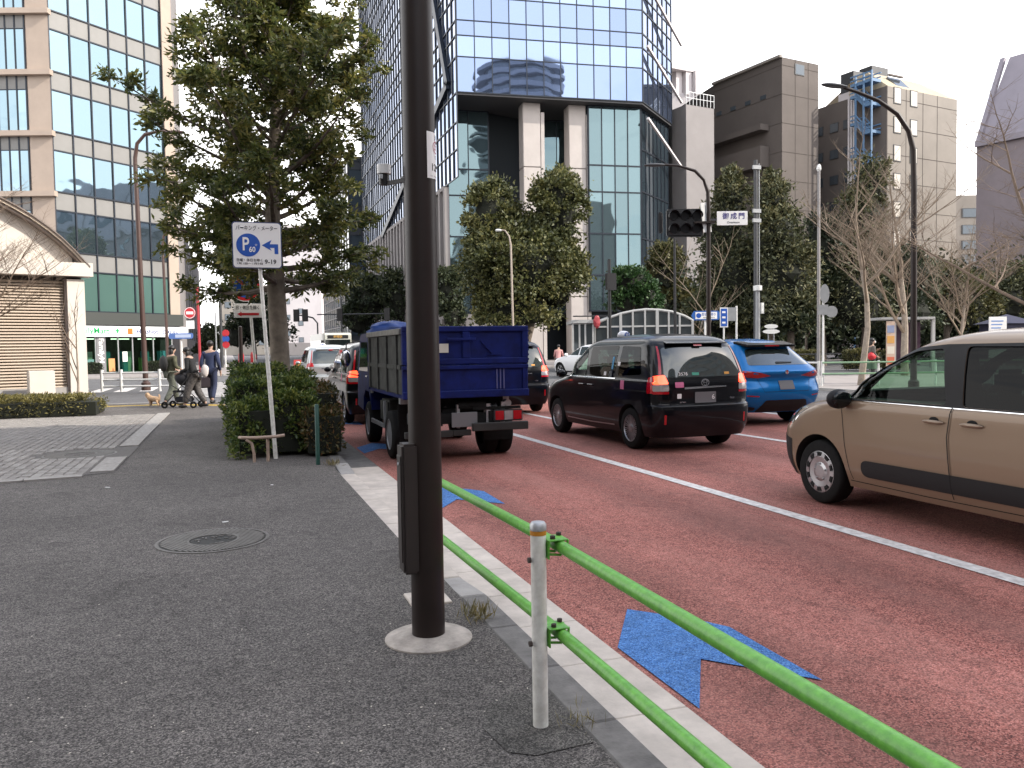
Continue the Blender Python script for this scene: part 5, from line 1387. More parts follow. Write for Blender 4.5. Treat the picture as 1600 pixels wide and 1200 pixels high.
piece('name_panel', mat('panel_grey', (.2, .2, .21), .5), stb, onshop(3.0, .10, 1.4), (.72, .08, 2.6), ang)
o = text('lettering', 'FamilyMart', M_WHITE_FLAT, stb, onshop(3.0, .15, 1.35), .55, 2.5, bold=.01); o.rotation_euler = Matrix.Rotation(ang, 3, 'Z').to_4x4().to_3x3().to_4x4().to_euler() if False else (Matrix.Rotation(ang, 4, 'Z') @ Matrix.Rotation(PI / 2, 4, 'X') @ Matrix.Rotation(-PI / 2, 4, 'Z')).to_euler()
M_LIT = mat('lit_shop_lamp', (.9, .9, .85), .5, emit=(1, .95, .85), estr=3)
for k in range(4): piece('strip_lamp', M_LIT, stb, onshop(1.0 + k * 2.3, -1.4, 2.55), (1.5, .1, .05), ang)
rs_ = random.Random(5)
for k in range(16):
    u = .5 + k * .56; c_ = rs_.choice([(.5, .1, .06), (.55, .5, .4), (.1, .3, .45), (.6, .35, .1), (.25, .3, .12), (.6, .6, .6)])
    piece('shelf_display', mat('display_%d' % (k % 6), c_, .6), stb, onshop(u, -1.0 - (k % 3) * .5, .55 + (k % 2) * .25), (.5, .4, 1.1 + (k % 2) * .5), ang)
piece('window_film', mat('teal_film', (.10, .22, .20), .4), stb, onshop(1.4, .07, .55), (2.1, .01, 1.0), ang)
piece('door_poster', M_WHITE_FLAT, stb, onshop(4.95, .07, 1.2), (.4, .01, .75), ang)
piece('orange_poster', mat('orange_poster', (.65, .30, .12), .5), stb, onshop(3.85, .07, .6), (.5, .01, .95), ang)

# --- dark glass block and pale blocks down the road --------------------------
dk = thing('dark_glass_block', 'dark glass office block with banded floors beside the street', 'building')
k0 = line_hit((21.4, 0), (0, 1), 550); k1 = Vector((21.4, 200)); k2 = Vector((46, k0.y))
hgt = z_at(236, 150, 560)
prism_part('core', dk, [k0 + Vector((.4, .4)), k2 + Vector((0, .4)), Vector((46, 200)), k1 + Vector((.4, 0))], 0, hgt, M_CORE)
M_DG1 = glass_mirror('dark_block_glass', (.10, .13, .16), .55, .04); M_DG2 = glass_mirror('dark_block_glass_pale', (.24, .27, .28), .6, .05)
M_BAND = mat('dark_band', (.025, .03, .04), .5)
r1 = []; r2 = []; z = 0
while z < hgt - 3: r1 += [(z, z + 2.5, M_DG1), (z + 2.5, z + 4.0, M_BAND)]; r2 += [(z, z + 2.0, M_DG2), (z + 2.0, z + 4.0, M_DG1)]; z += 4.0
facade(dk, k0, k2, r1, 10, mw=.15, hm=.1); facade(dk, k1, k0, r2, 12, mw=.2, hm=.15, mull=M_GREYW, joined=True)
wb = thing('white_block', 'plain pale block with small dark windows at the end of the street', 'building')
wa, wb_ = V2(xy_at(447, 245)), V2(xy_at(504, 245)); wz = z_at(352, 245, 470)
prism_part('wall', wb, [wa, wb_, wb_ + Vector((6, 40)), wa + Vector((2, 40))], 0, wz, M_WHITEW)
prism_part('base', wb, [wa + Vector((-.2, -.3)), wb_ + Vector((.2, -.3)), wb_, wa], 0, 3.6, M_GREYW)
windows(wb, wa, wb_, [4.6], [z_at(530, 245), z_at(504, 245), z_at(485, 245), z_at(438, 245) + 0], 1.5, 1.5)
windows(wb, wa, wb_, [1.0], [z_at(520, 245), z_at(495, 245), z_at(470, 245)], 1.0, 1.6)
pk = thing('pink_block', 'pinkish block between the pale block and the dark glass block', 'building')
pa, pb = V2(xy_at(490, 262)), V2(xy_at(545, 262))
prism_part('wall', pk, [pa, pb, pb + Vector((4, 30)), pa + Vector((4, 30))], 0, z_at(395, 262), M_PINKW)
for zz in (433, 456, 480): piece('ledge', M_PINKW, pk, ((pa.x + pb.x) / 2, pa.y - .4, z_at(zz, 262)), ((pb - pa).length, 1.0, .5), 0)
gb = thing('grey_street_block', 'grey rendered block behind the roadside signs on the left street', 'building')
prism_part('wall', gb, [(-4.6, 104), (-4.6, 150), (-30, 150), (-30, 104)], 0, 15, M_GREYW)
windows(gb, (-4.6, 150), (-4.6, 104), [4 + 6 * k for k in range(7)], [3, 6.8, 10.6], 2.4, 1.8)
windows(gb, (-30, 104), (-4.6, 104), [20, 23], [3, 6.8, 10.6], 1.8, 1.8)
eb = thing('low_end_block', 'low beige block closing the street behind the shrub bed', 'building')
prism_part('wall', eb, [xy_at(345, 300), xy_at(446, 300), V2(xy_at(446, 330)), V2(xy_at(345, 330))], 0, z_at(440, 300), mat('beige_render', (.34, .31, .27), .85, var=.15, vscale=.2))
windows(eb, xy_at(345, 300), xy_at(446, 300), [3 + 4 * k for k in range(6)], [3.5, 8, 12.5, 17, 21.5], 2.4, 2.4)

# --- brown tiled complex behind the park trees -------------------------------
U = azv(80.5); Vv = azv(-9.5)
br = thing('brown_complex', 'brown tiled institutional building with stepped walls behind the park trees', 'building')
Ec = V2(xy_at(1222, 100)); E1 = line_hit(Ec, U, 1278); E2 = line_hit(Ec, Vv, 1117)
h1 = z_at(89, 100, 1222)
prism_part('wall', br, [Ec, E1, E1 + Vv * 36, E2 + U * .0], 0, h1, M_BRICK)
MB().bar((*(Ec - U * .2), h1 + .1), (*(E2 - U * .2), h1 + .1), .4, .3).build('coping', M_BRICKL, br)
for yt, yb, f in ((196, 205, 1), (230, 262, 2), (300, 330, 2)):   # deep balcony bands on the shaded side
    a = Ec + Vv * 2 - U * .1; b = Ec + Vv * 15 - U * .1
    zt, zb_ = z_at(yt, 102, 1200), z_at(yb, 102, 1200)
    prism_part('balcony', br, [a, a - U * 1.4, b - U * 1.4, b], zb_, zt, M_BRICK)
windows(br, Ec + U * 2, E1, [.9], [z_at(112, 100, 1245)], 1.6, 1.3)
Gc = V2(xy_at(1385, 101)); Hc = line_hit(Gc, Vv, 1337); H2 = line_hit(Gc, Vv, 1228); h2 = z_at(158, 107, 1330)
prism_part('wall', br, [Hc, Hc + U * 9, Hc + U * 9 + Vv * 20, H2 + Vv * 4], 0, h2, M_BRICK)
Lh = (H2 - Hc).length
windows(br, H2, Hc, [Lh * q for q in (.24, .29, .47, .52, .68, .73, .86)], [z_at(y, 104, 1290) for y in (195, 238, 280, 322, 364)], .75, 1.2)
for k, px in enumerate((1229, 1233, 1237)): 
    p = line_hit(Hc - U * .5, Vv, px + 0); MB().tube((p.x, p.y, 0), (p.x, p.y, z_at(182, 112, 1235)), .12, n=8).build('rain_pipe', M_STEEL, br)
for k, px in enumerate((1325, 1329, 1333)):
    p = line_hit(Hc - U * .6, Vv, px); MB().tube((p.x, p.y, 0), (p.x, p.y, z_at(130, 100, 1328)), .13, n=8).build('rain_pipe', M_WHITEW, br)
piece('roof_room', M_GREYW, br, (*(Ec + U * 7.5 + Vv * 9), h1 - 6), (5, 5, 9), math.atan2(U.y, U.x))
Gc = V2(xy_at(1385, 101)); G1 = line_hit(Gc, U, 1492); G2 = line_hit(Gc, Vv, 1336); hg = z_at(134, 101, 1385); hgt2 = z_at(100, 101, 1370)
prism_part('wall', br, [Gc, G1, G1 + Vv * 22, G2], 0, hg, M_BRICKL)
prism_part('painted_shade_wall', br, [Gc - U * .12, Gc - U * .02, G2 - U * .02, G2 - U * .12], 0, hg, M_BRICK)  # darker tile sheet paints the shade of this side into the colour
ro = MB(); n1, n2 = Gc + Vv * 3.2 + U * .4, G1 + Vv * 3.2 - U * 3.0
ro.add([(*Gc, hg), (*G1, hg), (*(G1 + Vv * 22), hg), (*G2, hg), (*n1, hgt2), (*n2, hgt2), (*(n2 + Vv * 17), hgt2), (*(G2 + U * .4), hgt2)], [(0, 1, 5, 4), (1, 2, 6, 5), (2, 3, 7, 6), (3, 0, 4, 7), (4, 5, 6, 7)])
ro.build('mansard_roof', mat('buff_roof', (.42, .35, .24), .7, var=.1, vscale=.5), br)
Lg = (G1 - Gc).length
windows(br, Gc, G1, [Lg * .13, Lg * .36], [z_at(y, 104, 1430) for y in (170, 215, 258, 301, 344, 388, 430)], 1.35, 2.0, m=M_WINL)
q0 = Gc + U * 2.5 + Vv * .6
MB().bar((*q0, hg + .2), (*(q0 + U * 2.6), hg + .2), .3, .2).bar((*(q0 + Vv * 1.2), hg + 2.2), (*(q0 + U * 2.6 + Vv * 1.2), hg + 2.2), .3, .2).build('dormer_frame', M_BRICK, br)
piece('dormer_window', M_WIN, br, (*(q0 + U * 1.3 + Vv * .9), hg + 1.2), (2.4, .3, 2.0), math.atan2(U.y, U.x), rx=-.75)
for k in range(2):
    c_ = line_hit(Hc + Vv * 4, U, 1335 + k * 28)
    piece('cooling_unit', M_DARKGREY, br, (*c_, h2 + 3.2 + k * 1.2), (3.2, 2, 2.6), math.atan2(U.y, U.x))
    piece('unit_plinth', M_WHITEW, br, (*c_, h2 + 1.4 + k * 1.2), (3.6, 2.4, 1.0), math.atan2(U.y, U.x))
M_JN = mat('tile_joint', (.08, .066, .058), .9)
def joints(A_, B_, zs_, us_, ztop):
    A_, B_ = V2(A_), V2(B_); d_ = (B_ - A_).normalized(); q_ = Vector((d_.y, -d_.x)); L_ = (B_ - A_).length; an_ = math.atan2(d_.y, d_.x)
    for z_ in zs_:
        c2 = A_.lerp(B_, .5) + q_ * .01; piece('wall_joint', M_JN, br, (c2.x, c2.y, z_), (L_, .03, .06), an_)
    for u_ in us_:
        c2 = A_ + d_ * u_ + q_ * .01; piece('wall_joint', M_JN, br, (c2.x, c2.y, ztop / 2), (.05, .032, ztop), an_)
joints(Gc, G1, [4 + 3.36 * k for k in range(9)], [3.4, 6.6, 9.4], hg)
joints(Ec, E1, [4 + 3.4 * k for k in range(10)], [2.2, 4.4], h1)
joints(E2, Ec, [4 + 3.4 * k for k in range(10)], [], h1)
for k in range(9):
    p2 = Ec + Vv * (3 + k * 2.6) - U * .03; piece('window', M_WIN, br, (p2.x, p2.y, z_at(150, 102, 1190)), (.1, .9, .5), math.atan2(U.y, U.x))
# blue outside stair
st = MB(); s0 = Gc - U * 1.0 + Vv * .8; s1 = line_hit(s0, Vv, 1334)
Ls_ = (s1 - s0).length; zz = [z_at(y, 102, 1365) for y in (258, 208, 165, 128)]
flights = []
for i in range(4):
    lv = zz[i]
    a, b, c_ = s0, s0 + Vv * Ls_ * .35, s0 + Vv * Ls_ * .75
    sl_ = MB(); sl_.bar((*a, lv), (*b, lv), 1.6, .35)
    sl_.bar((*c_, lv + 1.4 if i < 3 else lv), (*s1, lv + 1.4 if i < 3 else lv), 1.6, .35)
    sl_.bar((*b, lv), (*c_, lv + (1.4 if i < 3 else 0)), 1.4, .4)
    for hh in (.5, 1.0):
        for oo in (-.8, .8):
            o2 = U * oo
            sl_.bar((*(a + o2), lv + hh), (*(b + o2), lv + hh), .13, .13).bar((*(b + o2), lv + hh), (*(c_ + o2), lv + hh + (1.4 if i < 3 else 0)), .13, .13).bar((*(c_ + o2), lv + hh + (1.4 if i < 3 else 0)), (*(s1 + o2), lv + hh + (1.4 if i < 3 else 0)), .13, .13)
    sl_.build('stair_flight', M_BLUEST, br)
for t_ in (.02, .38, .75):
    p = s0 + Vv * Ls_ * t_ - U * .8; MB().bar((*p, 0), (*p, zz[3] + 1.1), .18, .18, (1, 0, 0)).build('stair_post', M_BLUEST, br)

# grey block and white roof block left of it
gk = thing('grey_slab_block', 'narrow grey slab block between the glass tower and the brown complex', 'building')
g0 = V2(xy_at(1074, 97)); g1 = line_hit(g0, U, 1117); g2 = line_hit(g0, Vv, 1052); gh = z_at(163, 97, 1074)
prism_part('wall', gk, [g0, g1, g1 + Vv * 12, g2], 0, gh, M_GREYW)
for k in range(9):
    p = g0.lerp(g1, k / 8); MB().bar((*p, gh), (*p, gh + 1.5), .06, .06, (1, 0, 0)).build('railing_post', M_STEEL, gk)
MB().bar((*g0, gh + 1.5), (*g1, gh + 1.5), .06, .06).bar((*g0, gh + .8), (*g1, gh + .8), .05, .05).build('railing_bar', M_STEEL, gk)
wr = thing('white_roof_block', 'white rooftop structure with square openings above the grey slab', 'building')
a0 = V2(xy_at(1040, 150)); a1 = V2(xy_at(1112, 150)); za = z_at(110, 150, 1075)
prism_part('wall', wr, [a0, a1, a1 + Vv * 15, a0 + Vv * 15], 0, za - 4, M_WHITEW)
for i in range(4):
    p = a0.lerp(a1, i / 3 * .62 + .1); piece('pier', M_WHITEW, wr, (p.x, p.y + .5, za - 2.2), (1.3, 1.3, 4.2), math.atan2(U.y, U.x))
piece('top_slab', M_WHITEW, wr, (*(a0.lerp(a1, .42) + Vv * 1), za + .2), ((a1 - a0).length * .8, 3.5, .9), math.atan2(U.y, U.x))

# --- mauve block on the right edge -------------------------------------------
mv = thing('mauve_block', 'mauve tiled block with a steep lavender roof at the right edge', 'building')
m0 = V2(xy_at(1523, 88)); md = azv(166); m1 = m0 + md * 42; mz = z_at(226, 88, 1523); mzt = z_at(93, 90, 1565)
mb_ = azv(78)
prism_part('wall', mv, [m0, m1, m1 + mb_ * 20, m0 + mb_ * 20], 0, mz, M_MAUVE)
t0 = m0 + md * 1.0 + mb_ * 4.2
rf = MB().add([(*m0, mz), (*m1, mz), (*(m1 + mb_ * 20), mz), (*(m0 + mb_ * 20), mz), (*t0, mzt), (*(m1 + mb_ * 4.2), mzt), (*(m1 + mb_ * 16), mzt), (*(t0 + mb_ * 12), mzt)], [(0, 1, 5, 4), (1, 2, 6, 5), (2, 3, 7, 6), (3, 0, 4, 7), (4, 5, 6, 7)]).build('roof', M_LAV, mv)
for k in range(6):
    a = m0 + md * (.2 + k * 7); b = t0 + md * (k * 7 - .6)
    MB().bar((*(a - mb_ * .1), mz + .1), (*(b - mb_ * .1), mzt), .5, .35).build('roof_rib', M_LAV, rf)
MB().bar((*(m0 - mb_ * .15), mz), (*(m1 - mb_ * .15), mz), .5, .6).build('eaves_band', M_LAV, mv)
windows(mv, m0, m1, [7 + 6.5 * k for k in range(5)], [z_at(y, 86, 1560) for y in (262, 302, 342, 382)], 1.6, 1.7)
for k in range(4):
    p = m0 + md * (10.5 + k * 7) + mb_ * 1.6; piece('roof_window', M_WIN, mv, (p.x, p.y, mz + 3.2), (3.4, .4, 3.0), math.atan2(md.y, md.x), rx=-.46)
bb = thing('beige_far_block', 'small beige block with barred windows in the gap between two big blocks', 'building')
b0, b1 = V2(xy_at(1488, 135)), V2(xy_at(1530, 135))
prism_part('wall', bb, [b0, b1, b1 + Vector((0, 15)), b0 + Vector((0, 15))], 0, z_at(305, 135, 1510), M_BRICKL)
windows(bb, b0, b1, [2.6], [z_at(y, 135, 1510) for y in (340, 366, 390, 412)], 2.6, 1.5)

# --- station entrance with vaulted gable and louvres -------------------------
lv = thing('louvred_station', 'cream vaulted building with tan louvred front on the left', 'building')
ld = azv(70)
l1 = V2(xy_at(133, 29)); l0 = line_hit(l1, ld * -1, -330); nq = Vector((ld.y, -ld.x)); nb = -nq
Lw = (l1 - l0).length; la = math.atan2(ld.y, ld.x)
M_CREAM = mat('cream_panel', (.66, .60, .53), .7, var=.06, vscale=1.5)
M_LOUV = mat('tan_louvre', (.53, .435, .345), .6, var=.08, vscale=2)
M_LFRAME = mat('louvre_frame', (.20, .16, .14), .6)
zb0 = z_at(610, 28.6, 60); zl1 = z_at(437, 28.8, 100); 
def onl(u, off, z): p = l0 + ld * u + nq * off; return (p.x, p.y, z)
prism_part('body', lv, [l0 + nb * .25, l1 + nb * .25, l1 + nb * 9, l0 + nb * 9], 0, zl1 + .1, mat('louvre_void', (.05, .042, .036), .9))
prism_part('plinth', lv, [l0 + nq * .1, l1 + nq * .1, l1 + nb * 9, l0 + nb * 9], 0, zb0 + .1, M_CONC)
piece('end_pier', M_CREAM, lv, onl(Lw - .27, -.0, zl1 / 2), (.54, .5, zl1 - .02), la)
piece('end_wall', M_CREAM, lv, (*(l1 + nb * 4.6 - ld * .1), zl1 / 2), (.2, 8.7, zl1), la)
piece('beam', M_CREAM, lv, onl(Lw / 2, .08, zl1 + .32), (Lw + .5, .75, .46), la)
u = Lw - .52; k = 0
while u > 1.0:
    w = 2.62
    for q in (u - .04, u - w - .04): piece('louvre_post', M_LFRAME, lv, onl(q, .02, (zb0 + zl1) / 2), (.10, .26, zl1 - zb0), la)
    nsl = 36; 
    for i in range(nsl):
        zz_ = zb0 + .08 + (zl1 - zb0 - .14) * (i + .5) / nsl
        if u - w > Lw - 9: piece('louvre_slat', M_LOUV, lv, onl(u - w / 2 - .04, -.02, zz_), (w - .12, .10, .022), la, rx=rad(38))
    u -= w; k += 1
    if k > 3: break
# gable and roof arc
arc = []
for px_, py_ in ((141, 430), (132, 420), (118, 404), (100, 386), (80, 369), (55, 351), (30, 336), (0, 320), (-40, 304), (-80, 294), (-110, 291)):
    hp = line_hit(l1, ld, px_); rr_ = ray(px_, py_); tt = hp.length / math.hypot(rr_.x, rr_.y); arc.append(((hp - l0).dot(ld), CAM_H + rr_.z * tt))
ua = arc[-1][0]; arc += [(2 * ua - a_, b_) for a_, b_ in arc[-2::-1]]
gp = [(uu, zz_) for uu, zz_ in arc if zz_ > zl1 + .56]
gp = [(gp[0][0], zl1 + .54)] + gp + [(gp[-1][0], zl1 + .54)]
def lift(pts2, off0, off1):
    n = len(pts2); return MB().add([onl(uu, off0, zz_) for uu, zz_ in pts2] + [onl(uu, off1, zz_) for uu, zz_ in pts2], [tuple(range(n)), tuple(range(2 * n - 1, n - 1, -1))] + [(i, n + i, n + (i + 1) % n, (i + 1) % n) for i in range(n)])
gab = lift(gp, 0, -.2).build('gable', M_CREAM, lv)
for uu in (Lw - 3.6, Lw - 6.6):
    piece('panel_joint', M_LFRAME, gab, onl(uu, .004, zl1 + 1.2), (.025, .01, 1.3), la)
for dz_, of, th, nm, m_ in ((.02, .35, .09, 'roof_trim', M_LFRAME), (.12, .42, .10, 'roof_trim', M_LOUV), (.23, .48, .05, 'roof_sheet', M_LFRAME)):
    a_ = [(uu, zz_ + dz_) for uu, zz_ in arc if zz_ > 0]
    strip = MB(); n = len(a_)
    vs = []
    for uu, zz_ in a_: vs += [onl(uu, of, zz_), onl(uu, -9, zz_), onl(uu, -9, zz_ + th), onl(uu, of, zz_ + th)]
    strip.add(vs, [(4 * i + j, 4 * i + 4 + j, 4 * i + 4 + (j + 1) % 4, 4 * i + (j + 1) % 4) for i in range(n - 1) for j in range(4)] + [(0, 1, 2, 3), (4 * n - 1, 4 * n - 2, 4 * n - 3, 4 * n - 4)])
    strip.build(nm, m_, lv)
bxp = gnd(62, 618); 
tag(MB().box(-.38, .38, -.2, .2, 0, .95).build('utility_box', M_CREAM, None, (*(V2(dep(62, 541, 27.2))), 0), (0, 0, la), bevel=.02), 'small cream utility box standing against the louvred front', 'utility box')
# ------------------------------------------------------------------ vegetation
L_NEAR = leaf_mat('leaf_street_tree', (.04, .06, .02), (.125, .15, .04), (.33, .29, .085), 1.4, .42, .38)
L_SHRUB = leaf_mat('leaf_shrub', (.025, .05, .014), (.09, .14, .03), (.28, .30, .07), 2.2, .25, .42)
L_HEDGE = leaf_mat('leaf_low_hedge', (.06, .06, .018), (.17, .15, .045), (.34, .29, .10), 2.5, .25, .5)
L_ROUND = leaf_mat('leaf_camphor', (.04, .05, .018), (.10, .11, .035), (.21, .19, .065), .35, .2, .55)
L_DARK = leaf_mat('leaf_dark_evergreen', (.014, .024, .012), (.035, .05, .022), (.08, .095, .04), .3, .15, .6)
L_CONIF = leaf_mat('leaf_conifer', (.03, .038, .018), (.075, .084, .036), (.17, .155, .065), .3, .12, .65)
L_OLIVE = leaf_mat('leaf_olive', (.03, .036, .012), (.08, .08, .025), (.17, .15, .05), .3, .2, .6)
L_BRIGHT = leaf_mat('leaf_bright_green', (.018, .045, .014), (.045, .10, .03), (.09, .17, .05), .3, .2, .5)
M_SHADOWCORE = mat('shade_core', (.012, .014, .008), .95)  # near-black solid filler, painted shade for the inside of foliage

def leaves_mesh(name, P, D, S, ratio, m, fold=.25):
    """rhombic folded leaves, one quad pair each"""
    N = len(P); D = D / np.maximum(np.linalg.norm(D, axis=1, keepdims=True), 1e-6)
    R_ = rng.normal(size=(N, 3)); X = np.cross(D, R_); X /= np.maximum(np.linalg.norm(X, axis=1, keepdims=True), 1e-6); Nn = np.cross(X, D)
    S = S[:, None]; W = S * ratio
    mid = P + D * S * .5
    v = np.stack([P, mid + X * W * .5 + Nn * W * fold, P + D * S, mid - X * W * .5 + Nn * W * fold], 1).reshape(-1, 3)
    me = bpy.data.meshes.new(name); me.vertices.add(4 * N); me.vertices.foreach_set('co', v.astype(np.float32).ravel())
    me.loops.add(4 * N); me.loops.foreach_set('vertex_index', np.arange(4 * N, dtype=np.int32))
    me.polygons.add(N); me.polygons.foreach_set('loop_start', np.arange(0, 4 * N, 4, dtype=np.int32)); me.polygons.foreach_set('loop_total', np.full(N, 4, dtype=np.int32))
    me.materials.append(m); me.update(calc_edges=True)
    return me

def street_tree():
    t = thing('street_tree', 'leafy evergreen street tree rising out of the shrub bed', 'tree', (.82, 14.6, 0))
    r = random.Random(21); wood = MB()
    tr = [(0, 0, -.05), (.0, 0, .5), (-.02, 0, 1.5), (-.05, .02, 2.6), (-.08, 0, 3.6), (-.04, .03, 4.6), (.02, 0, 5.6), (.0, 0, 6.6), (.05, 0, 7.3)]
    trr = [.21, .17, .158, .15, .13, .105, .08, .06, .03]
    MB().path(tr, trr, 18).build('trunk', mat('bark_street_tree', (.20, .165, .13), .9, var=.45, vscale=5, bump=.9, bscale=18), t, smooth=True)
    def trunk_at(z):
        for i in range(len(tr) - 1):
            if tr[i][2] <= z <= tr[i + 1][2]:
                q = (z - tr[i][2]) / (tr[i + 1][2] - tr[i][2]); return Vector(tr[i]).lerp(Vector(tr[i + 1]), q), trr[i] * (1 - q) + trr[i + 1] * q
        return Vector(tr[-1]), .03
    P, D, S = [], [], []
    nb = 62
    for i in range(nb):
        f = i / (nb - 1); z0 = 2.5 + f * 4.6; az = i * 2.39996 + r.uniform(-.3, .3)
        prof = np.interp(z0, [2.3, 3.0, 3.8, 5.0, 6.0, 7.0, 7.9], [1.3, 1.8, 2.1, 2.05, 1.75, 1.3, 1.0])
        L = prof * r.uniform(.62, 1.12) * (1.0 + .12 * (math.cos(az) < -.2))
        el = np.interp(z0, [2.3, 3.2, 5, 8], [-.1, .08, .5, 1.05]) + r.uniform(-.12, .15)
        base, br_ = trunk_at(z0); pts = [base]; d = Vector((math.cos(az) * math.cos(el), math.sin(az) * math.cos(el), math.sin(el)))
        for k in range(6):
            d = (d + Vector((r.uniform(-.16, .16), r.uniform(-.16, .16), r.uniform(-.05, .16)))).normalized(); pts.append(pts[-1] + d * L / 6)
        wood.path(pts, [max(.012, br_ * .42 * (1 - k / 7)) for k in range(7)], 7)
        ntw = 11 if L > 1.4 else 9
        for k in range(ntw):
            q = .32 + .68 * (k + r.random()) / ntw; idx = min(5, int(q * 6)); p0 = pts[idx].lerp(pts[idx + 1], q * 6 - idx if idx < 5 else 1)
            a2 = r.uniform(0, 6.28); td = (d * .7 + Vector((math.cos(a2), math.sin(a2), r.uniform(-.35, .55)))).normalized(); tl = r.uniform(.25, .55) * (1.1 - .3 * q)
            p1 = p0 + td * tl * .5 + Vector((0, 0, .02)); p2 = p0 + td * tl
            wood.path([p0, p1, p2], [.010, .007, .004], 4, cap=False)
            for s_, ros in ((.4, 10), (.7, 24), (1.0, 54)):
                c = p0.lerp(p2, s_) + Vector((r.gauss(0, .03), r.gauss(0, .03), r.gauss(0, .03)))
                for _ in range(ros):
                    ld_ = Vector((r.gauss(0, 1), r.gauss(0, 1), r.gauss(-.15, .75))).normalized() + td * .5
                    o_ = Vector((r.gauss(0, .065), r.gauss(0, .065), r.gauss(0, .05)))
                    P.append(tuple(c + o_)); D.append(tuple(ld_)); S.append(r.uniform(.08, .15))
    wood.build('branches', M_BARK, t, smooth=True)
    link('crown', leaves_mesh('crown', np.array(P), np.array(D), np.array(S), .36, L_NEAR), t)
    return len(P)
NLEAF = street_tree()

def bush_points(boxes, n, clump, lump=.12):
    """points on the lumpy skin of boxes (x0,x1,y0,y1,z0,z1)"""
    P, D = [], []
    for (x0, x1, y0, y1, z0, z1) in boxes:
        k = n // len(boxes); w = np.array([x1 - x0, y1 - y0, z1 - z0])
        u = rng.random((k, 3)) * 2 - 1
        ax = rng.choice(3, k, p=np.array([w[1] * w[2], w[0] * w[2], 1.4 * w[0] * w[1]]) / (w[1] * w[2] + w[0] * w[2] + 1.4 * w[0] * w[1]))
        sg = np.where(rng.random(k) < .5, -1., 1.); sg = np.where(ax == 2, 1., sg)
        u[np.arange(k), ax] = sg
        nrm_ = u / np.linalg.norm(u, axis=1, keepdims=True)
        # round the box a little and add lumps
        u = u * (1 - .12 * (np.abs(u[:, [1, 2, 0]]) ** 4 + np.abs(u[:, [2, 0, 1]]) ** 4) / 2)
        p = np.array([(x0 + x1) / 2, (y0 + y1) / 2, (z0 + z1) / 2]) + u * w / 2
        ph = np.sin(p[:, 0] * 6.1 + p[:, 2] * 3) * np.sin(p[:, 1] * 5.3 + 1) + .7 * np.sin(p[:, 0] * 13 + p[:, 1] * 11) * np.sin(p[:, 2] * 12)
        p += nrm_ * (lump * ph - abs(rng.normal(0, clump, k)))[:, None]
        P.append(p); D.append(nrm_ * .7 + rng.normal(size=(k, 3)) * .8 + np.array([0, 0, .35]))
    return np.concatenate(P), np.concatenate(D)

# shrub bed round the tree
def shrub(name, label, boxes, n, size, m, core, group=None, ratio=.42, lump=.07):
    t = thing(name, label, 'shrub', ((boxes[0][0] + boxes[0][1]) / 2, boxes[0][2], 0), 0, group)
    ox, oy = t.location.x, t.location.y
    P, D = bush_points(boxes, n, size * .9, lump); P = P - np.array([ox, oy, 0]); P[:, 2] = np.maximum(P[:, 2], .02)
    link('foliage', leaves_mesh('foliage', P, D, rng.uniform(size * .6, size * 1.25, len(P)), ratio, m), t)
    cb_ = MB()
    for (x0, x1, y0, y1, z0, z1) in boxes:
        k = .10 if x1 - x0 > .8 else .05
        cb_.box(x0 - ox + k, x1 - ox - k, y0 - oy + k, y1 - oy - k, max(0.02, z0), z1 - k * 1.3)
    cb_.build('shade_core', M_SHADOWCORE, t)  # dark boxes stand in for shade between leaves and block see-through
    return t
shrub('azalea_shrub', 'dense green shrub bed at the foot of the street tree', [(.04, .62, 12.0, 12.9, .06, .72), (.5, 1.15, 12.05, 13.0, .06, .86), (.02, .72, 12.7, 13.9, .08, 1.02), (.6, 1.24, 12.8, 14.1, .08, .95), (.0, .8, 13.7, 15.4, .1, 1.16), (.6, 1.28, 13.9, 15.8, .1, 1.06), (.05, 1.3, 15.3, 17.2, .1, 1.12), (.1, 1.3, 17.0, 19.0, .1, 1.02)], 60000, .075, L_SHRUB, None, lump=.13)
shrub('azalea_shrub', 'loose outer shrub with reddish leaves at the kerb corner of the bed', [(.95, 1.5, 11.75, 13.4, .05, .62), (1.0, 1.55, 12.6, 15.0, .1, .9)], 9000, .065, leaf_mat('leaf_reddish', (.03, .035, .012), (.09, .085, .025), (.26, .13, .05), 3.0, .25), None)
shrub('low_hedge', 'low clipped yellowish hedge along the louvred building', [(-14, -3.0, 21.9, 23.6, .02, .46)], 26000, .085, L_HEDGE, None, ratio=.35, lump=.06)
for bx_, lab in (((S0 + sd * 1.3, 1.1), 'small clipped bush in front of the shop window left of the door'), ((S0 + sd * 7.0, 1.2), 'small clipped bush in front of the shop window right of the door')):
    c = bx_[0] + qn * 1.0; shrub('shop_bush', lab, [(c.x - 1.0, c.x + 1.0, c.y - .4, c.y + .4, 0, .75)], 2500, .13, L_DARK, None)
# weeds at the kerb
def weed(px, py, label, n=60, h=.12):
    p = gnd(px, py); P = np.array([p.x, p.y, .0]) + rng.normal(size=(n, 3)) * np.array([.04, .05, 0]); D = rng.normal(size=(n, 3)) * .6 + np.array([0, 0, 1.1])
    o = link('weed', leaves_mesh('weed', P - np.array([p.x, p.y, 0]), D, rng.uniform(h * .5, h, n), .07, leaf_mat('leaf_dry', (.12, .11, .04), (.22, .18, .07), (.34, .27, .13), 8, .2) if 'leaf_dry' not in MATS else MATS['leaf_dry']), None, (p.x, p.y, .004))
    tag(o, label, 'weed')
weed(745, 968, 'tuft of dry weed at the kerb beside the brown column', 90, .13)
weed(905, 1130, 'sparse dry weed by the foot of the white rail post', 50, .07)
weed(520, 728, 'dry weeds at the corner of the shrub bed by the kerb', 70, .12)

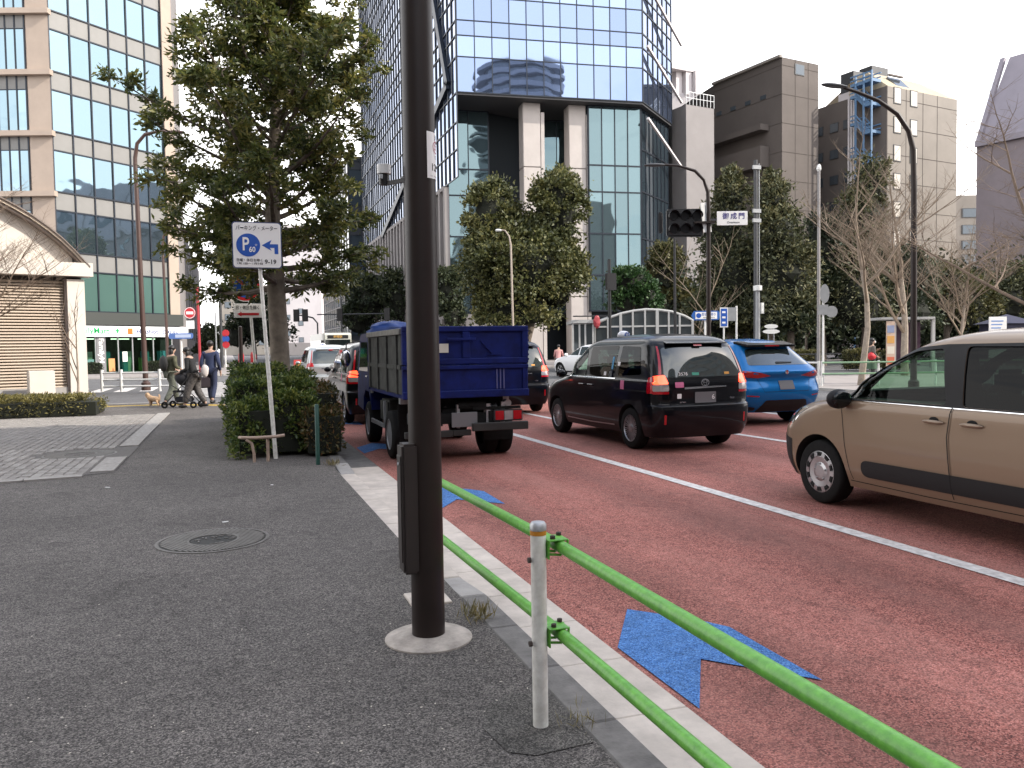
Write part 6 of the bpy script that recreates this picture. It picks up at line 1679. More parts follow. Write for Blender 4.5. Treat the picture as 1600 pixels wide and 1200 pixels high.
def lobe_tree(name, label, base, lobes, n, size, m, trunk_h, tr=.3, group=None, nclump=220, ratio=.55, bark=M_BARK, shell=.78, spread=.13):
    """evergreen: leaf clumps over the shells of ellipsoid lobes (local coords)"""
    t = thing(name, label, 'tree', (base[0], base[1], 0), 0, group)
    big = list(lobes); lobes = list(lobes)
    for l in big:
        for _ in range(6):
            d_ = rng.normal(size=3); d_ /= np.linalg.norm(d_); d_[2] = abs(d_[2]) * .9 - .15; f_ = rng.uniform(.22, .42)
            lobes.append((l[0] + d_[0] * l[3] * .88, l[1] + d_[1] * l[4] * .88, l[2] + d_[2] * l[5] * .88, l[3] * f_, l[4] * f_, l[5] * f_))
    vol = np.array([l[3] * l[4] * l[5] for l in lobes]) ** .67; vol /= vol.sum()
    P, D = [], []
    for l, f in zip(lobes, vol):
        c = np.array(l[:3]); R_ = np.array(l[3:6]); nc = max(12, int(nclump * f)); k = max(4, int(n * f / nc))
        d = rng.normal(size=(nc, 3)); d /= np.linalg.norm(d, axis=1, keepdims=True); d[:, 2] = np.where(d[:, 2] < -.6, -d[:, 2], d[:, 2])
        rad_ = rng.uniform(shell, 1.03, nc)[:, None] ; cc = c + d * R_ * rad_
        cr_ = R_.mean() * spread * rng.uniform(.7, 1.5, (nc, 1, 1))
        p = cc[:, None, :] + rng.normal(size=(nc, k, 3)) * cr_ * np.array([1, 1, .75])
        dd = d[:, None, :] * .8 + rng.normal(size=(nc, k, 3)) * .8
        P.append(p.reshape(-1, 3)); D.append(dd.reshape(-1, 3))
    P = np.concatenate(P); D = np.concatenate(D)
    link('crown', leaves_mesh('crown', P, D, rng.uniform(size * .6, size * 1.3, len(P)), ratio, m), t)
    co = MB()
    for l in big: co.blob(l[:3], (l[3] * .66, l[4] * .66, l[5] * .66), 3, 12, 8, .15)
    co.build('crown_shade_core', M_SHADOWCORE, t)  # dark blobs stand in for the shade inside the crown
    w = MB(); top = max(l[2] for l in big); lx, ly = lobes[0][0] * .5, lobes[0][1] * .5
    w.path([(0, 0, -.1), (0, 0, trunk_h * .5), (lx * .5, ly * .5, trunk_h), (lx, ly, top)], [tr, tr * .85, tr * .7, tr * .25], 10)
    for l in big[1:]: w.path([(lx * .4, ly * .4, trunk_h * .9), ((l[0] + lx) / 2, (l[1] + ly) / 2, (trunk_h + l[2]) / 2), l[:3]], [tr * .45, tr * .35, tr * .2], 7)
    w.build('trunk', bark, t, smooth=True)
    return t
def px_lobes(base_px, d, specs):
    """lobes given as (px, py, half-width px, half-height px) at distance d"""
    bx, by = xy_at(base_px, d); k = d / F_PX; out = []
    for px, py, hw, hh in specs:
        p = dep(px, py, d); out.append((p.x - bx, p.y - by + rng.uniform(-.3, .3) * hw * k, p.z, hw * k, hw * k * .9, hh * k))
    return (bx, by), out
b_, l_ = px_lobes(822, 62, [(868, 330, 44, 62), (768, 340, 40, 55), (815, 420, 86, 72), (760, 420, 36, 60), (870, 430, 42, 70), (810, 480, 70, 40)])
lobe_tree('round_tree', 'big rounded evergreen with two humps in front of the glass tower', b_, l_, 60000, .30, L_ROUND, 4, .45, nclump=900, spread=.11)
b_, l_ = px_lobes(992, 66, [(990, 445, 34, 30), (975, 470, 24, 25), (1012, 470, 24, 28)])
lobe_tree('round_tree', 'bright green broadleaf tree right of the tower column', b_, l_, 9000, .28, L_BRIGHT, 2.5, .25, nclump=160)
b_, l_ = px_lobes(1040, 72, [(1038, 425, 26, 45), (1055, 470, 24, 40)])
lobe_tree('round_tree', 'reddish olive tree in front of the dark tower corner', b_, l_, 9000, .3, L_OLIVE, 2.5, .25, nclump=160)
b_, l_ = px_lobes(596, 112, [(580, 470, 36, 38), (625, 470, 40, 45), (560, 500, 26, 30)])
lobe_tree('round_tree', 'dark street tree far behind the dump truck cab', b_, l_, 12000, .5, L_DARK, 3, .4, nclump=220)
b_, l_ = px_lobes(702, 88, [(702, 455, 22, 38), (706, 495, 18, 30)])
lobe_tree('round_tree', 'slim dark tree by the tower corner behind the brown column', b_, l_, 7000, .35, L_DARK, 3, .25, nclump=140)
b_, l_ = px_lobes(330, 95, [(330, 530, 18, 22), (318, 548, 14, 12)])
lobe_tree('round_tree', 'small dark tree by the red sign post on the left street', b_, l_, 3000, .35, L_DARK, 1.5, .15, nclump=80)
b_, l_ = px_lobes(398, 150, [(395, 500, 30, 45), (425, 520, 30, 30), (370, 525, 22, 25)])
lobe_tree('round_tree', 'dark trees mass at the street end seen under the street tree', b_, l_, 7000, .6, L_DARK, 3, .4, nclump=160)

# park trees on the right
conifers = [
    (1140, 54, [(1142, 285, 14, 26), (1140, 315, 28, 40), (1135, 365, 42, 50), (1150, 430, 52, 60), (1130, 490, 50, 45)], L_CONIF, 'tall dark conifer with narrow top left of the tall dark pole'),
    (1205, 52, [(1205, 290, 14, 26), (1207, 320, 28, 40), (1212, 370, 44, 50), (1225, 430, 56, 60), (1210, 490, 56, 40)], L_CONIF, 'tall dark conifer right of the tall dark pole'),
    (1285, 56, [(1290, 395, 42, 60), (1275, 460, 50, 60)], L_DARK, 'dense dark evergreen behind the round sign backs'),
    (1350, 56, [(1352, 285, 30, 40), (1345, 340, 42, 50), (1345, 410, 52, 60), (1330, 470, 60, 60)], L_CONIF, 'dark pine in front of the blue outside stair'),
    (1420, 58, [(1425, 430, 46, 45), (1410, 490, 56, 45)], L_DARK, 'dark evergreen behind the bus shelter'),
    (1480, 60, [(1485, 440, 40, 30), (1500, 480, 52, 45)], L_OLIVE, 'olive green broadleaf tree behind the bus shelter end'),
    (1560, 62, [(1560, 470, 48, 40), (1590, 450, 40, 40)], L_CONIF, 'dark conifer at the right edge behind the map board'),
    (1235, 52, [(1235, 500, 44, 26)], L_DARK, 'low dark broadleaf behind the oval plates'),
    (1165, 54, [(1170, 505, 30, 25)], L_OLIVE, 'low olive bush behind the blue direction boards'),
]
for bp_, d, sp, m, lab in conifers:
    b_, l_ = px_lobes(bp_, d, sp)
    lobe_tree('park_tree', lab, b_, l_, 15000 if len(sp) > 2 else 8000, .30, m, 2.0, .3, 'park trees beyond the junction', nclump=420 if len(sp) > 2 else 200, ratio=.4, shell=.6, spread=.15)
# far wall of foliage that reads as one mass behind the park trees
Pm, Dm = [], []
for px in range(1075, 1640, 9):
    d = 74 + rng.uniform(-3, 3); p = dep(px, 520 + rng.uniform(-55, 10), d)
    k = 700; q = rng.normal(size=(k, 3)) * np.array([1.6, 1.2, 1.7]) + np.array(p); q[:, 2] = np.abs(q[:, 2]); Pm.append(q); Dm.append(rng.normal(size=(k, 3)) + np.array([0, -.6, .4]))
Pm, Dm = np.concatenate(Pm), np.concatenate(Dm)
o = link('undergrowth', leaves_mesh('undergrowth', Pm, Dm, rng.uniform(.25, .6, len(Pm)), .6, L_DARK)); tag(o, 'dark mass of park undergrowth behind the trees', 'undergrowth', kind='stuff')

# leafless trees
M_TWIG_MID = mat('twig_mid', (.24, .185, .135), .9, var=.3, vscale=6)
def bare_tree(name, label, base, h, seed, lean=(0, 0), spread=.6, m=M_TWIG_PALE, tr=.12, depth=5, group='leafless trees by the park', split=3, upright=.25, first=.35):
    r = random.Random(seed); t = thing(name, label, 'tree', (base[0], base[1], 0), 0, group)
    tk_, tw_ = MB(), MB()
    def grow(p, d, L, rr, lev):
        n = 4; pts = [p]; 
        for i in range(n):
            d = (d + Vector((r.uniform(-.12, .12), r.uniform(-.12, .12), r.uniform(-.04, .10)))).normalized(); pts.append(pts[-1] + d * L / n)
        (tk_ if lev == 0 else tw_).path(pts, [rr * (1 - .45 * i / n) for i in range(n + 1)], 8 if lev == 0 else (5 if lev < 3 else 3), cap=False)
        if lev >= depth: return
        k = split + (1 if r.random() < .5 else 0)
        for i in range(k):
            q = first + (1 - first) * (i + r.random()) / k if lev == 0 else .3 + .7 * (i + r.random()) / k
            idx = min(n - 1, int(q * n)); p0 = pts[idx].lerp(pts[idx + 1], min(1, q * n - idx)); a = r.uniform(0, 6.28)
            side_ = Vector((math.cos(a), math.sin(a), 0)); nd = (d * (1 - spread) + side_ * spread + Vector((0, 0, upright))).normalized()
            grow(p0, nd, L * r.uniform(.5, .72), rr * .5, lev + 1)
        grow(pts[-1], d, L * .6, rr * .52, lev + 1)
    grow(Vector((0, 0, -.05)), Vector((lean[0], lean[1], 1)).normalized(), h * .5, tr, 0)
    tk_.build('trunk', M_BARK_PALE, t, smooth=True); tw_.build('branches', m, t)
    return t
xa = lambda px, d: xy_at(px, d)
bare_tree('bare_tree', 'leaning leafless tree with pale trunk beside the person with the red bag', xa(1345, 28.5), 8.2, 3, (.22, 0), .62, tr=.12, split=2, first=.62, m=M_TWIG_MID)
bare_tree('bare_tree', 'upright leafless tree just left of the tall brown lamp', xa(1414, 36), 8.6, 5, (0, 0), .6, tr=.17, split=3, first=.4, m=M_TWIG_MID)
bare_tree('bare_tree', 'leafless tree with pale branches in front of the dark park', xa(1505, 40), 6.5, 8, (0, 0), .62, tr=.10, split=3, m=M_TWIG_MID)
bare_tree('bare_tree', 'small pale leafless tree left of the signal pole', xa(1088, 52), 8.5, 9, (0, 0), .6, tr=.08, split=3, first=.15, depth=3)
bare_tree('bare_tree', 'reddish leafless tree between the two conifers', xa(1262, 60), 9.5, 14, (0, 0), .5, m=M_TWIG, tr=.10, split=3)
bare_tree('bare_tree', 'leafless tree reaching in from the right edge', xa(1665, 21), 7.6, 17, (-.08, .05), .7, m=M_TWIG, tr=.11, split=3, upright=.12, first=.3, group=None)
bare_tree('bare_tree', 'thin leafless sapling in front of the louvred building corner', xa(117, 25.2), 3.4, 23, (0, 0), .5, m=M_TWIG, tr=.04, depth=3, split=2, group=None)
bare_tree('bare_tree', 'leafless branches reaching in at the left edge before the gable', xa(-75, 20), 5.6, 31, (.12, 0), .6, m=M_TWIG, tr=.08, split=4, group=None, upright=.12)
# ------------------------------------------------------------------ street furniture across the junction
def pole_thing(name, label, cat, xy, pts, r, m, part='shaft', group=None, n=10):
    t = thing(name, label, cat, (xy[0], xy[1], 0), 0, group)
    MB().path(pts, r, n).build(part, m, t, smooth=True)
    return t
SIDE = Vector((math.cos(YAW), -math.sin(YAW), 0))      # across the view
def face_rz(p):                                        # turn a -Y facing panel towards the walker
    return -math.atan2(p[0], p[1])
# signal mast on the median
SGX, SGY = xy_at(1107, 24)
sg = thing('signal_mast', 'brown signal mast with curved lamp arm and a bank of six black lenses', 'traffic signal', (SGX, SGY, 0))
def rel(px, py, d=24): p = dep(px, py, d); return (p.x - SGX, p.y - SGY, p.z)
MB().path([(0, 0, -.02), rel(1107, 330), rel(1106, 300), rel(1100, 281), rel(1086, 267), rel(1060, 259), rel(1032, 257)], [.075, .06, .055, .05, .045, .035, .03], 12).build('mast', M_BROWN, sg, smooth=True)
MB().blob((0, 0, 0), (.32, .10, .05), 2, 14, 8, 0).build('lamp_head', M_DARKGREY, sg, rel(1023, 258), (0, 0, -YAW), smooth=True)
fz = -YAW
c0 = Vector(rel(1070, 348))
bx_ = MB().box(-.52, .52, -.02, .14, -.40, .40).build('signal_housing', M_BLACK, sg, c0, (0, 0, fz), bevel=.04)
for i in range(3):
    for j in range(2):
        x, z = -.335 + i * .335, .19 - j * .38
        ln = MB().lathe([(.0, -.03), (.125, -.03), (.135, -.02)], (x, 0, z), 'y', n=20).build('lens', mat('unlit_lens', (.02, .02, .022), .15), bx_, smooth=True)
        hood = MB(); vs = []
        for k in range(13):
            a = rad(-20 + 220 * k / 12)
            vs += [(x + .15 * math.cos(a), -.02, z + .15 * math.sin(a)), (x + .15 * math.cos(a), -.22 - .03 * math.sin(a), z + .145 * math.sin(a)), ]
        hood.add(vs, [(2 * k, 2 * k + 1, 2 * k + 3, 2 * k + 2) for k in range(12)]).build('visor', M_BLACK, bx_)
MB().box(-.3, .3, -.1, .1, -.03, .03).build('bracket_arm', M_BROWN, sg, rel(1100, 348), (0, 0, fz))
wp = MB().box(-.14, .14, -.02, .02, -.42, .42).build('back_plate', M_WHITE, sg, rel(1103, 340), (0, rad(-6), fz + .3), bevel=.004)
for z in (-.2, .0, .2): MB().box(-.01, .01, -.024, -.02, z - .15, z + .15).build('plate_rib', M_GREY, wp)
MB().box(-.12, .12, 0, .1, -.3, .3).build('side_signal', M_BLACK, sg, rel(1035, 348), (0, 0, fz + 1.2), bevel=.03)
ns_ = MB().box(-.44, .44, -.012, .012, -.20, .20).build('name_board', M_WHITE_FLAT, sg, rel(1144, 341), (0, 0, fz), bevel=.004)
MB().box(-.36, .1, .0, .04, -.03, .03).build('board_arm', M_DARKGREY, sg, rel(1122, 343), (0, 0, fz))
for ch, x in (('御', -.19), ('成', .04), ('門', .27)): text('lettering', ch, mat('violet_lettering', (.07, .06, .22)), ns_, (x, -.014, .05), .19, bold=.004)
text('lettering', 'Onarimon', M_INK, ns_, (.03, -.014, -.12), .085, .36)

# tall brown lamp on the right pavement
X, Y = xy_at(1428, 25.5)
lr = thing('street_lamp', 'tall brown street lamp with long arm curving over the road', 'street lamp', (X, Y, 0))
def rl(px, py, d=25.5): p = dep(px, py, d); return (p.x - X, p.y - Y, p.z)
MB().path([(0, 0, -.02), rl(1428, 300), rl(1427, 235), rl(1420, 205), rl(1402, 178), rl(1372, 157), rl(1340, 144), rl(1318, 137)], [.10, .085, .08, .075, .07, .06, .05, .045], 14).build('shaft', M_BROWN, lr, smooth=True)
MB().blob((0, 0, 0), (.42, .14, .07), 2, 16, 8, 0).build('lamp_head', M_DARKGREY, lr, rl(1304, 134), (0, .12, -YAW), smooth=True)
MB().lathe([(.16, 0), (.16, .25), (.11, .3)], n=16).build('base_collar', M_BROWN, lr, smooth=True)

def simple_pole(name, label, px, d, ytop, r, m, cat='pole', group=None):
    x, y = xy_at(px, d); return pole_thing(name, label, cat, (x, y), [(0, 0, 0), (0, 0, z_at(ytop, d, px))], [r, r * .8], m, group=group), x, y
t, x, y = simple_pole('utility_pole', 'tall dark utility pole between the two conifers', 1181, 45, 250, .13, M_DARKGREY)
for zz in (262, 330, 345): MB().box(-.25, .25, -.05, .05, -.1, .1).build('pole_fitting', M_GREY, t, (0, -.1, z_at(zz, 45, 1181)))
MB().tube((.22, 0, 0), (.22, 0, z_at(255, 45, 1181)), .035, n=6).build('cable_pipe', M_STEEL, t)
t, x, y = simple_pole('utility_pole', 'pale grey utility pole left of the tall brown lamp', 1279, 42, 268, .09, mat('pale_pole', (.27, .255, .25), .6))
MB().blob((0, 0, .1), (.12, .12, .2), 1).build('pole_cap', M_WHITE, t, (0, 0, z_at(266, 42, 1279)))
t, x, y = simple_pole('signal_pole', 'dark signal pole beside the white arched canopy', 953, 50, 405, .12, M_BLACK)
MB().box(-.3, .3, -.15, .15, -.5, .5).build('signal_head', M_BLACK, t, (.1, 0, z_at(440, 50, 953)))
MB().tube((0, 0, z_at(494, 50, 953)), (-2.4, 0, z_at(494, 50, 953)), .04, n=6).build('arm', M_BLACK, t)
MB().blob((0, 0, 0), (.22, .15, .38), 3).build('red_signal', mat('red_housing', (.30, .03, .04), .5), t, (-.95, -.2, z_at(503, 50, 953)))
t, x, y = simple_pole('signal_pole', 'slim dark pole rising behind the roof of the black cab', 1055, 48, 372, .09, M_BLACK)
t, x, y = simple_pole('bollard_lamp', 'grey capped column lamp behind the blue direction boards', 1184, 38, 446, .12, M_GREY, 'lamp')
MB().lathe([(.2, 0), (.2, .22), (.0, .25)], n=14).build('cap', M_WHITE, t, (0, 0, z_at(454, 38, 1184)), smooth=True)
MB().box(.16, .3, -.06, .06, 0, .5).build('meter_box', M_WHITE, t, (0, 0, z_at(490, 38, 1184)))
# sign backs on a white pole
t, x, y = simple_pole('sign_post', 'white post carrying two grey round sign backs near the fence', 1286, 30, 452, .045, M_WHITE, 'road sign')
for px, py, r_, nm in ((1287, 459, .17, 'sign_back'), (1298, 487, .21, 'sign_back')):
    p = dep(px, py, 30); o = MB().lathe([(0, -.01), (r_, -.01), (r_, .01), (0, .01)], axis='y', n=28).build(nm, M_GREY, t, (p.x - x, p.y - y - .05, p.z), (0, 0, -YAW))
    if r_ < .2: o.scale.z = 2.0
p = dep(1285, 484, 30); MB().box(-.18, .18, -.03, 0, -.18, .18).build('sign_back', M_GREY, t, (p.x - x, p.y - y - .03, p.z), (0, 0, -YAW))
# blue direction boards
x, y = xy_at(1102, 36); t = thing('direction_board', 'white direction board with blue arrow ends left of the blue panel', 'sign', (x, y, 0), -YAW)
MB().tube((0, 0, 0), (0, 0, z_at(500, 36)), .05, n=8).build('post', M_WHITE, t)
zc = z_at(493, 36, 1104)
b = MB().prism_y([(-.62, 0), (-.5, .2), (.56, .2), (.68, 0), (.56, -.2), (-.5, -.2)], -.08, -.05).build('board', mat('board_blue', (.03, .12, .40), .4), t, (0, 0, zc))
MB().box(-.44, .5, -.086, -.081, -.15, .15).build('white_face', M_WHITE_FLAT, b)
MB().lathe([(0, 0), (.11, 0), (.11, .004), (0, .004)], axis='y', n=20).build('blue_disc', M_BLUE_SIGN, b, (-.3, -.091, 0))
text('lettering', '愛宕下通り', mat('board_lettering', (.05, .12, .4)), b, (.14, -.088, .04), .14, .6); text('lettering', 'Atago Shita', M_INK, b, (.14, -.088, -.09), .07, .5)
x, y = xy_at(1131, 35); t = thing('blue_panel', 'upright blue guide panel with white frame beside the direction board', 'sign', (x, y, 0), -YAW)
MB().tube((0, 0, 0), (0, 0, z_at(512, 35)), .035, n=8).build('post', M_WHITE, t)
zc = z_at(496, 35, 1131); b = MB().box(-.17, .17, -.05, -.02, -.42, .42).build('frame', M_WHITE, t, (0, 0, zc)); MB().box(-.13, .13, -.056, -.05, -.37, .37).build('face', M_BLUE_SIGN, b)
for i in range(3): MB().box(-.08, .06, -.060, -.056, .18 - i * .22, .26 - i * .22).build('white_mark', M_WHITE_FLAT, b)
x, y = xy_at(1146, 37); t = thing('notice_board', 'grey framed notice board right of the blue guide panel', 'sign', (x, y, 0), -YAW)
MB().box(-.22, .22, -.04, 0, -.3, .3).build('board', M_GREY, t, (-.1, 0, z_at(491, 37, 1142))); MB().tube((.14, 0, 0), (.14, 0, z_at(478, 37, 1150)), .045, n=8).build('post', M_WHITE, t)
x, y = xy_at(1205, 44); t = thing('oval_plates', 'pair of pale oval plates on short posts under the dark trees', 'sign', (x, y, 0), -YAW)
for py, w in ((510, .36), (518, .45)):
    o = MB().lathe([(0, -.02), (1, -.02), (1, .02), (0, .02)], axis='y', n=24).build('plate', M_WHITE, t, (0, 0, z_at(py, 44, 1205))); o.scale = (w, 1, .12)
for s in (-.15, .15): MB().tube((s, .03, 0), (s, .03, z_at(514, 44)), .03, n=6).build('post', M_GREY, t)

# arched station canopy
x0, y0 = xy_at(985, 50); cp = thing('arched_canopy', 'white framed glass station canopy with arched roof behind the black cab', 'canopy', (x0, y0, 0), -YAW)
kx_ = 50 / F_PX
def cpx(px): return (px - 985) * kx_
def cpz(py, px=985): return z_at(py, 50, px)
arc = [(930, 505), (950, 497), (970, 490), (990, 486), (1010, 484), (1030, 485), (1050, 488), (1070, 495), (1084, 503)]
M_CW = mat('canopy_white', (.40, .40, .39), .5); M_CG = glass_mirror('canopy_glass', (.10, .115, .12), .5, .08)
for off in (0, 4.5):
    MB().path([(cpx(a), off, cpz(b_)) for a, b_ in arc], .08, 8).build('roof_arch', M_CW, cp, smooth=True)
vs = []; 
for a, b_ in arc: vs += [(cpx(a), 0, cpz(b_) + .06), (cpx(a), 4.5, cpz(b_) + .06)]
MB().add(vs, [(2 * i, 2 * i + 1, 2 * i + 3, 2 * i + 2) for i in range(len(arc) - 1)]).build('roof_sheet', M_CW, cp)
xs_ = [(930, .04), (950, .05), (970, .08), (989, .05), (1008, .05), (1027, .09), (1045, .05), (1062, .05), (1082, .07)]
def arcz(px): return np.interp(px, [a for a, _ in arc], [b for _, b in arc])
for px, w in xs_: MB().box(-w, w, -.08, .08, 0, cpz(arcz(px))).build('post', M_CW, cp, (cpx(px), 0, 0))
MB().box(cpx(930), cpx(1084), -.06, .06, -.05, .05).build('mid_rail', M_CW, cp, (0, 0, cpz(510)))
for (p0, _), (p1, _) in zip(xs_[:-1], xs_[1:]):
    for za, zb_ in ((.1, cpz(511)), (cpz(509), None)):
        zt0, zt1 = (zb_, zb_) if zb_ else (cpz(arcz(p0)) - .1, cpz(arcz(p1)) - .1)
        if min(zt0, zt1) > za + .05:
            MB().add([(cpx(p0) + .08, 0, za), (cpx(p1) - .08, 0, za), (cpx(p1) - .08, 0, zt1), (cpx(p0) + .08, 0, zt0)], [(0, 1, 2, 3)]).build('pane', M_CG, cp)
MB().box(cpx(893), cpx(930), -.5, 4.5, 0, .2).build('annex_roof', M_CW, cp, (0, 0, cpz(504)))
for px in (895, 905, 914, 926): MB().box(-.05, .05, -.4, -.3, 0, cpz(504)).build('annex_post', M_CW, cp, (cpx(px), 0, 0))
MB().box(cpx(894), cpx(928), -.3, -.26, .1, cpz(506)).build('annex_pane', M_CG, cp)
MB().box(cpx(932), cpx(1082), 4.4, 4.5, 0, cpz(505)).build('back_wall', mat('canopy_back', (.10, .08, .08), .8), cp)

# park edge lamp in front of the tower
x, y = xy_at(803, 52); t = thing('park_lamp', 'slim lamp with hooked head in front of the rounded tree', 'street lamp', (x, y, 0), -YAW)
z1 = z_at(360, 52, 800); MB().path([(0, 0, 0), (-.1, 0, z1 - .9), (-.2, 0, z1 - .35), (-.45, 0, z1), (-.75, 0, z1 + .05)], [.075, .06, .05, .045, .04], 8).build('shaft', mat('tan_pole', (.36, .30, .25), .6), t, smooth=True)
MB().blob((0, 0, 0), (.22, .1, .08), 2).build('lamp_head', M_WHITE, t, (-.85, 0, z1 + .02))

# bus shelter, map board, kiosk tent
x, y = xy_at(1412, 40); bs = thing('bus_shelter', 'white framed bus shelter with dark back panel at the park edge', 'bus shelter', (x, y, 0), -YAW)
k = 40 / F_PX
def bz(py): return z_at(py, 40, 1412)
MB().box((1366 - 1412) * k, (1450 - 1412) * k, -.7, .7, bz(500), bz(496)).build('roof', M_CW, bs, bevel=.02)
for px in (1389, 1449): MB().box(-.07, .07, -.6, -.45, 0, bz(500)).build('post', M_CW, bs, ((px - 1412) * k, 0, 0))
MB().box(-.6, 1.0, .4, .46, .3, bz(503)).build('back_panel', mat('maroon_panel', (.05, .02, .04), .4), bs)
pn_ = MB().box(-.2, .2, -.66, -.6, .2, bz(502)).build('advert_panel', mat('advert_pale', (.6, .45, .35), .5), bs, ((1382 - 1412) * k, 0, 0))
for i, c_ in enumerate(((.6, .15, .08), (.7, .65, .55), (.65, .35, .1), (.3, .35, .5))): MB().box(-.17, .17, -.668, -.661, .4 + i * .5, .75 + i * .5).build('advert_stripe', mat('advert_%d' % i, c_, .5), pn_)
MB().box(-.3, .8, -.1, .3, .38, .45).build('bench', M_GREY, bs)
x, y = xy_at(1558, 34); mb2 = thing('map_board', 'white street map board with blue print near the right edge', 'notice board', (x, y, 0), -YAW)
zt = z_at(495, 34, 1558); b = MB().box(-.36, .36, -.05, 0, .75, zt).build('board', M_WHITE_FLAT, mb2, bevel=.01)
for i in range(5): MB().box(-.28, .22 - .05 * (i % 3), -.056, -.05, zt - .2 - i * .14, zt - .15 - i * .14).build('print_line', mat('print_blue', (.2, .32, .6)), b)
for s in (-.3, .3): MB().tube((s, .04, 0), (s, .04, .8), .035, n=8).build('leg', M_GREY, mb2)
x, y = xy_at(1572, 52); t = thing('dark_kiosk', 'dark pyramid roofed kiosk with white round i sign', 'kiosk', (x, y, 0), -YAW)
MB().box(-1.2, 1.2, -.9, .9, 0, z_at(506, 52, 1560)).build('wall', mat('kiosk_navy', (.03, .03, .06), .6), t)
zt = z_at(506, 52, 1560); MB().add([(-1.5, -1.1, zt), (1.5, -1.1, zt), (1.5, 1.1, zt), (-1.5, 1.1, zt), (0, 0, zt + .6)], [(0, 1, 4), (1, 2, 4), (2, 3, 4), (3, 0, 4), (3, 2, 1, 0)]).build('roof', mat('kiosk_navy', (.03, .03, .06)), t)
d_ = MB().lathe([(0, -.02), (.2, -.02), (.2, .02), (0, .02)], axis='y', n=20).build('info_disc', M_WHITE_FLAT, t, (.62, -1.3, z_at(480, 44, 1578))); text('lettering', 'i', M_INK, d_, (0, -.025, 0), .3); MB().tube((.62, -1.28, zt - .2), (.62, -1.28, z_at(484, 44)), .03, n=6).build('disc_post', M_WHITE, t)

# fences at the right pavement
fp = gnd(1296, 606); FD = Vector((.93, -.36, 0)).normalized()
M_PALEG = mat('pale_green_pipe', (.22, .36, .22), .45, var=.15)
fe = thing('pipe_fence', 'pale green pipe fence on white posts along the far kerb', 'fence', (19.05, 23.2, 0))
for i in range(7):
    q = FD * (i * 1.9); MB().tube((q.x, q.y, -.02), (q.x, q.y, .86), .035, n=10).build('post', M_WHITE, fe)
for zz in (.80, .42): MB().tube((0, -.03, zz), tuple(FD * 11.4 + Vector((0, -.03, zz))), .03, n=10).build('rail', M_PALEG, fe)
fe2 = thing('pipe_fence', 'white pipe fence joining the pale green one at its left end', 'fence', (19.0, 23.3, 0))
F2 = Vector((-.12, 1, 0)).normalized()
for i in range(4):
    q = F2 * (i * 1.5); MB().tube((q.x, q.y, -.02), (q.x, q.y, .86), .035, n=10).build('post', M_WHITE, fe2)
for zz in (.8, .42): MB().tube((0, 0, zz), tuple(F2 * 4.5 + Vector((0, 0, zz))), .03, n=10).build('rail', M_WHITE, fe2)
fe3 = thing('park_rail', 'long low dark rail along the park edge', 'fence', (*xy_at(1230, 46), 0), -YAW)
for i in range(12): MB().box(-.04, .04, -.04, .04, 0, .9).build('post', M_DARKGREY, fe3, (i * 1.6, 0, 0))
for zz in (.45, .85): MB().box(0, 17.6, -.03, .03, zz - .03, zz + .03).build('rail', M_DARKGREY, fe3)
for i, (px, w_, lab) in enumerate(((1255, 60, 'clipped hedge at the park edge left of the sign post'), (1345, 50, 'clipped hedge at the park edge behind the walker with the red bag'), (1400, 34, 'short clipped hedge under the bus shelter'))):
    xx, yy = xy_at(px, 47 - i * 2); ww = w_ * 46 / F_PX / 2
    shrub('park_hedge', lab, [(xx - ww, xx + ww, yy - .5, yy + .5, 0, 1.0)], 3500, .16, L_OLIVE, None)
# left side: white fence, brown lamps, signs
M_BROWN2 = mat('brown_lamp_paint', (.075, .042, .034), .45, var=.15)
wf = thing('white_fence', 'white pedestrian fence of posts and rails at the far left corner', 'fence', (*gnd(160, 612, 0).xy, 0))
a_, e_ = gnd(160, 612), gnd(252, 611); fd_ = (e_ - a_)
for q in (0, .33, .98, 1.3): p = fd_ * q; MB().tube((p.x, p.y, 0), (p.x, p.y, .85), .06, n=10).build('post', M_WHITE, wf)
for zz in (.2, .45, .72): MB().tube((0, 0, zz), (fd_.x * 1.3, fd_.y * 1.3, zz), .035, n=8).build('rail', M_WHITE, wf)
def hook_lamp(label, px, d, ytop, r, dirpx, m, group=None):
    x, y = xy_at(px, d); z = z_at(ytop, d, px); t = thing('street_lamp', label, 'street lamp', (x, y, 0), -YAW, group); k_ = dirpx * d / F_PX; s = math.copysign(1, k_)
    MB().path([(0, 0, 0), (-.12, 0, z - 1.2), (-.12, 0, z - .9), (-.02 * s, 0, z - .35), (.3 * s, 0, z), (.9 * s, 0, z + .12), (k_, 0, z + .1)], [r * 1.25, r, r * .95, r * .85, r * .75, r * .6, r * .5], 10).build('shaft', m, t, smooth=True)
    MB().blob((0, 0, 0), (.42, .14, .08), 2, 14, 8, 0).build('lamp_head', m, t, (k_ + .3 * s, 0, z + .06), smooth=True)
    MB().lathe([(r * 2, 0), (r * 2, .3), (r * 1.3, .36)], n=12).build('base_collar', m, t, smooth=True)
    return t
hook_lamp('brown hooked lamp standing at the left crossing behind the white fence', 226, 32.5, 210, .085, 46, M_BROWN2)
hook_lamp('slim brown hooked lamp in front of the shop block', 262, 55, 360, .085, 28, M_BROWN2)
x, y = xy_at(312, 60); t = thing('no_entry_sign', 'red round sign on a red striped pole at the street corner', 'road sign', (x, y, 0), -YAW)
MB().tube((0, 0, 0), (-.05, 0, z_at(440, 60)), .10, n=10).build('pole', mat('red_pole', (.35, .03, .04), .5), t)
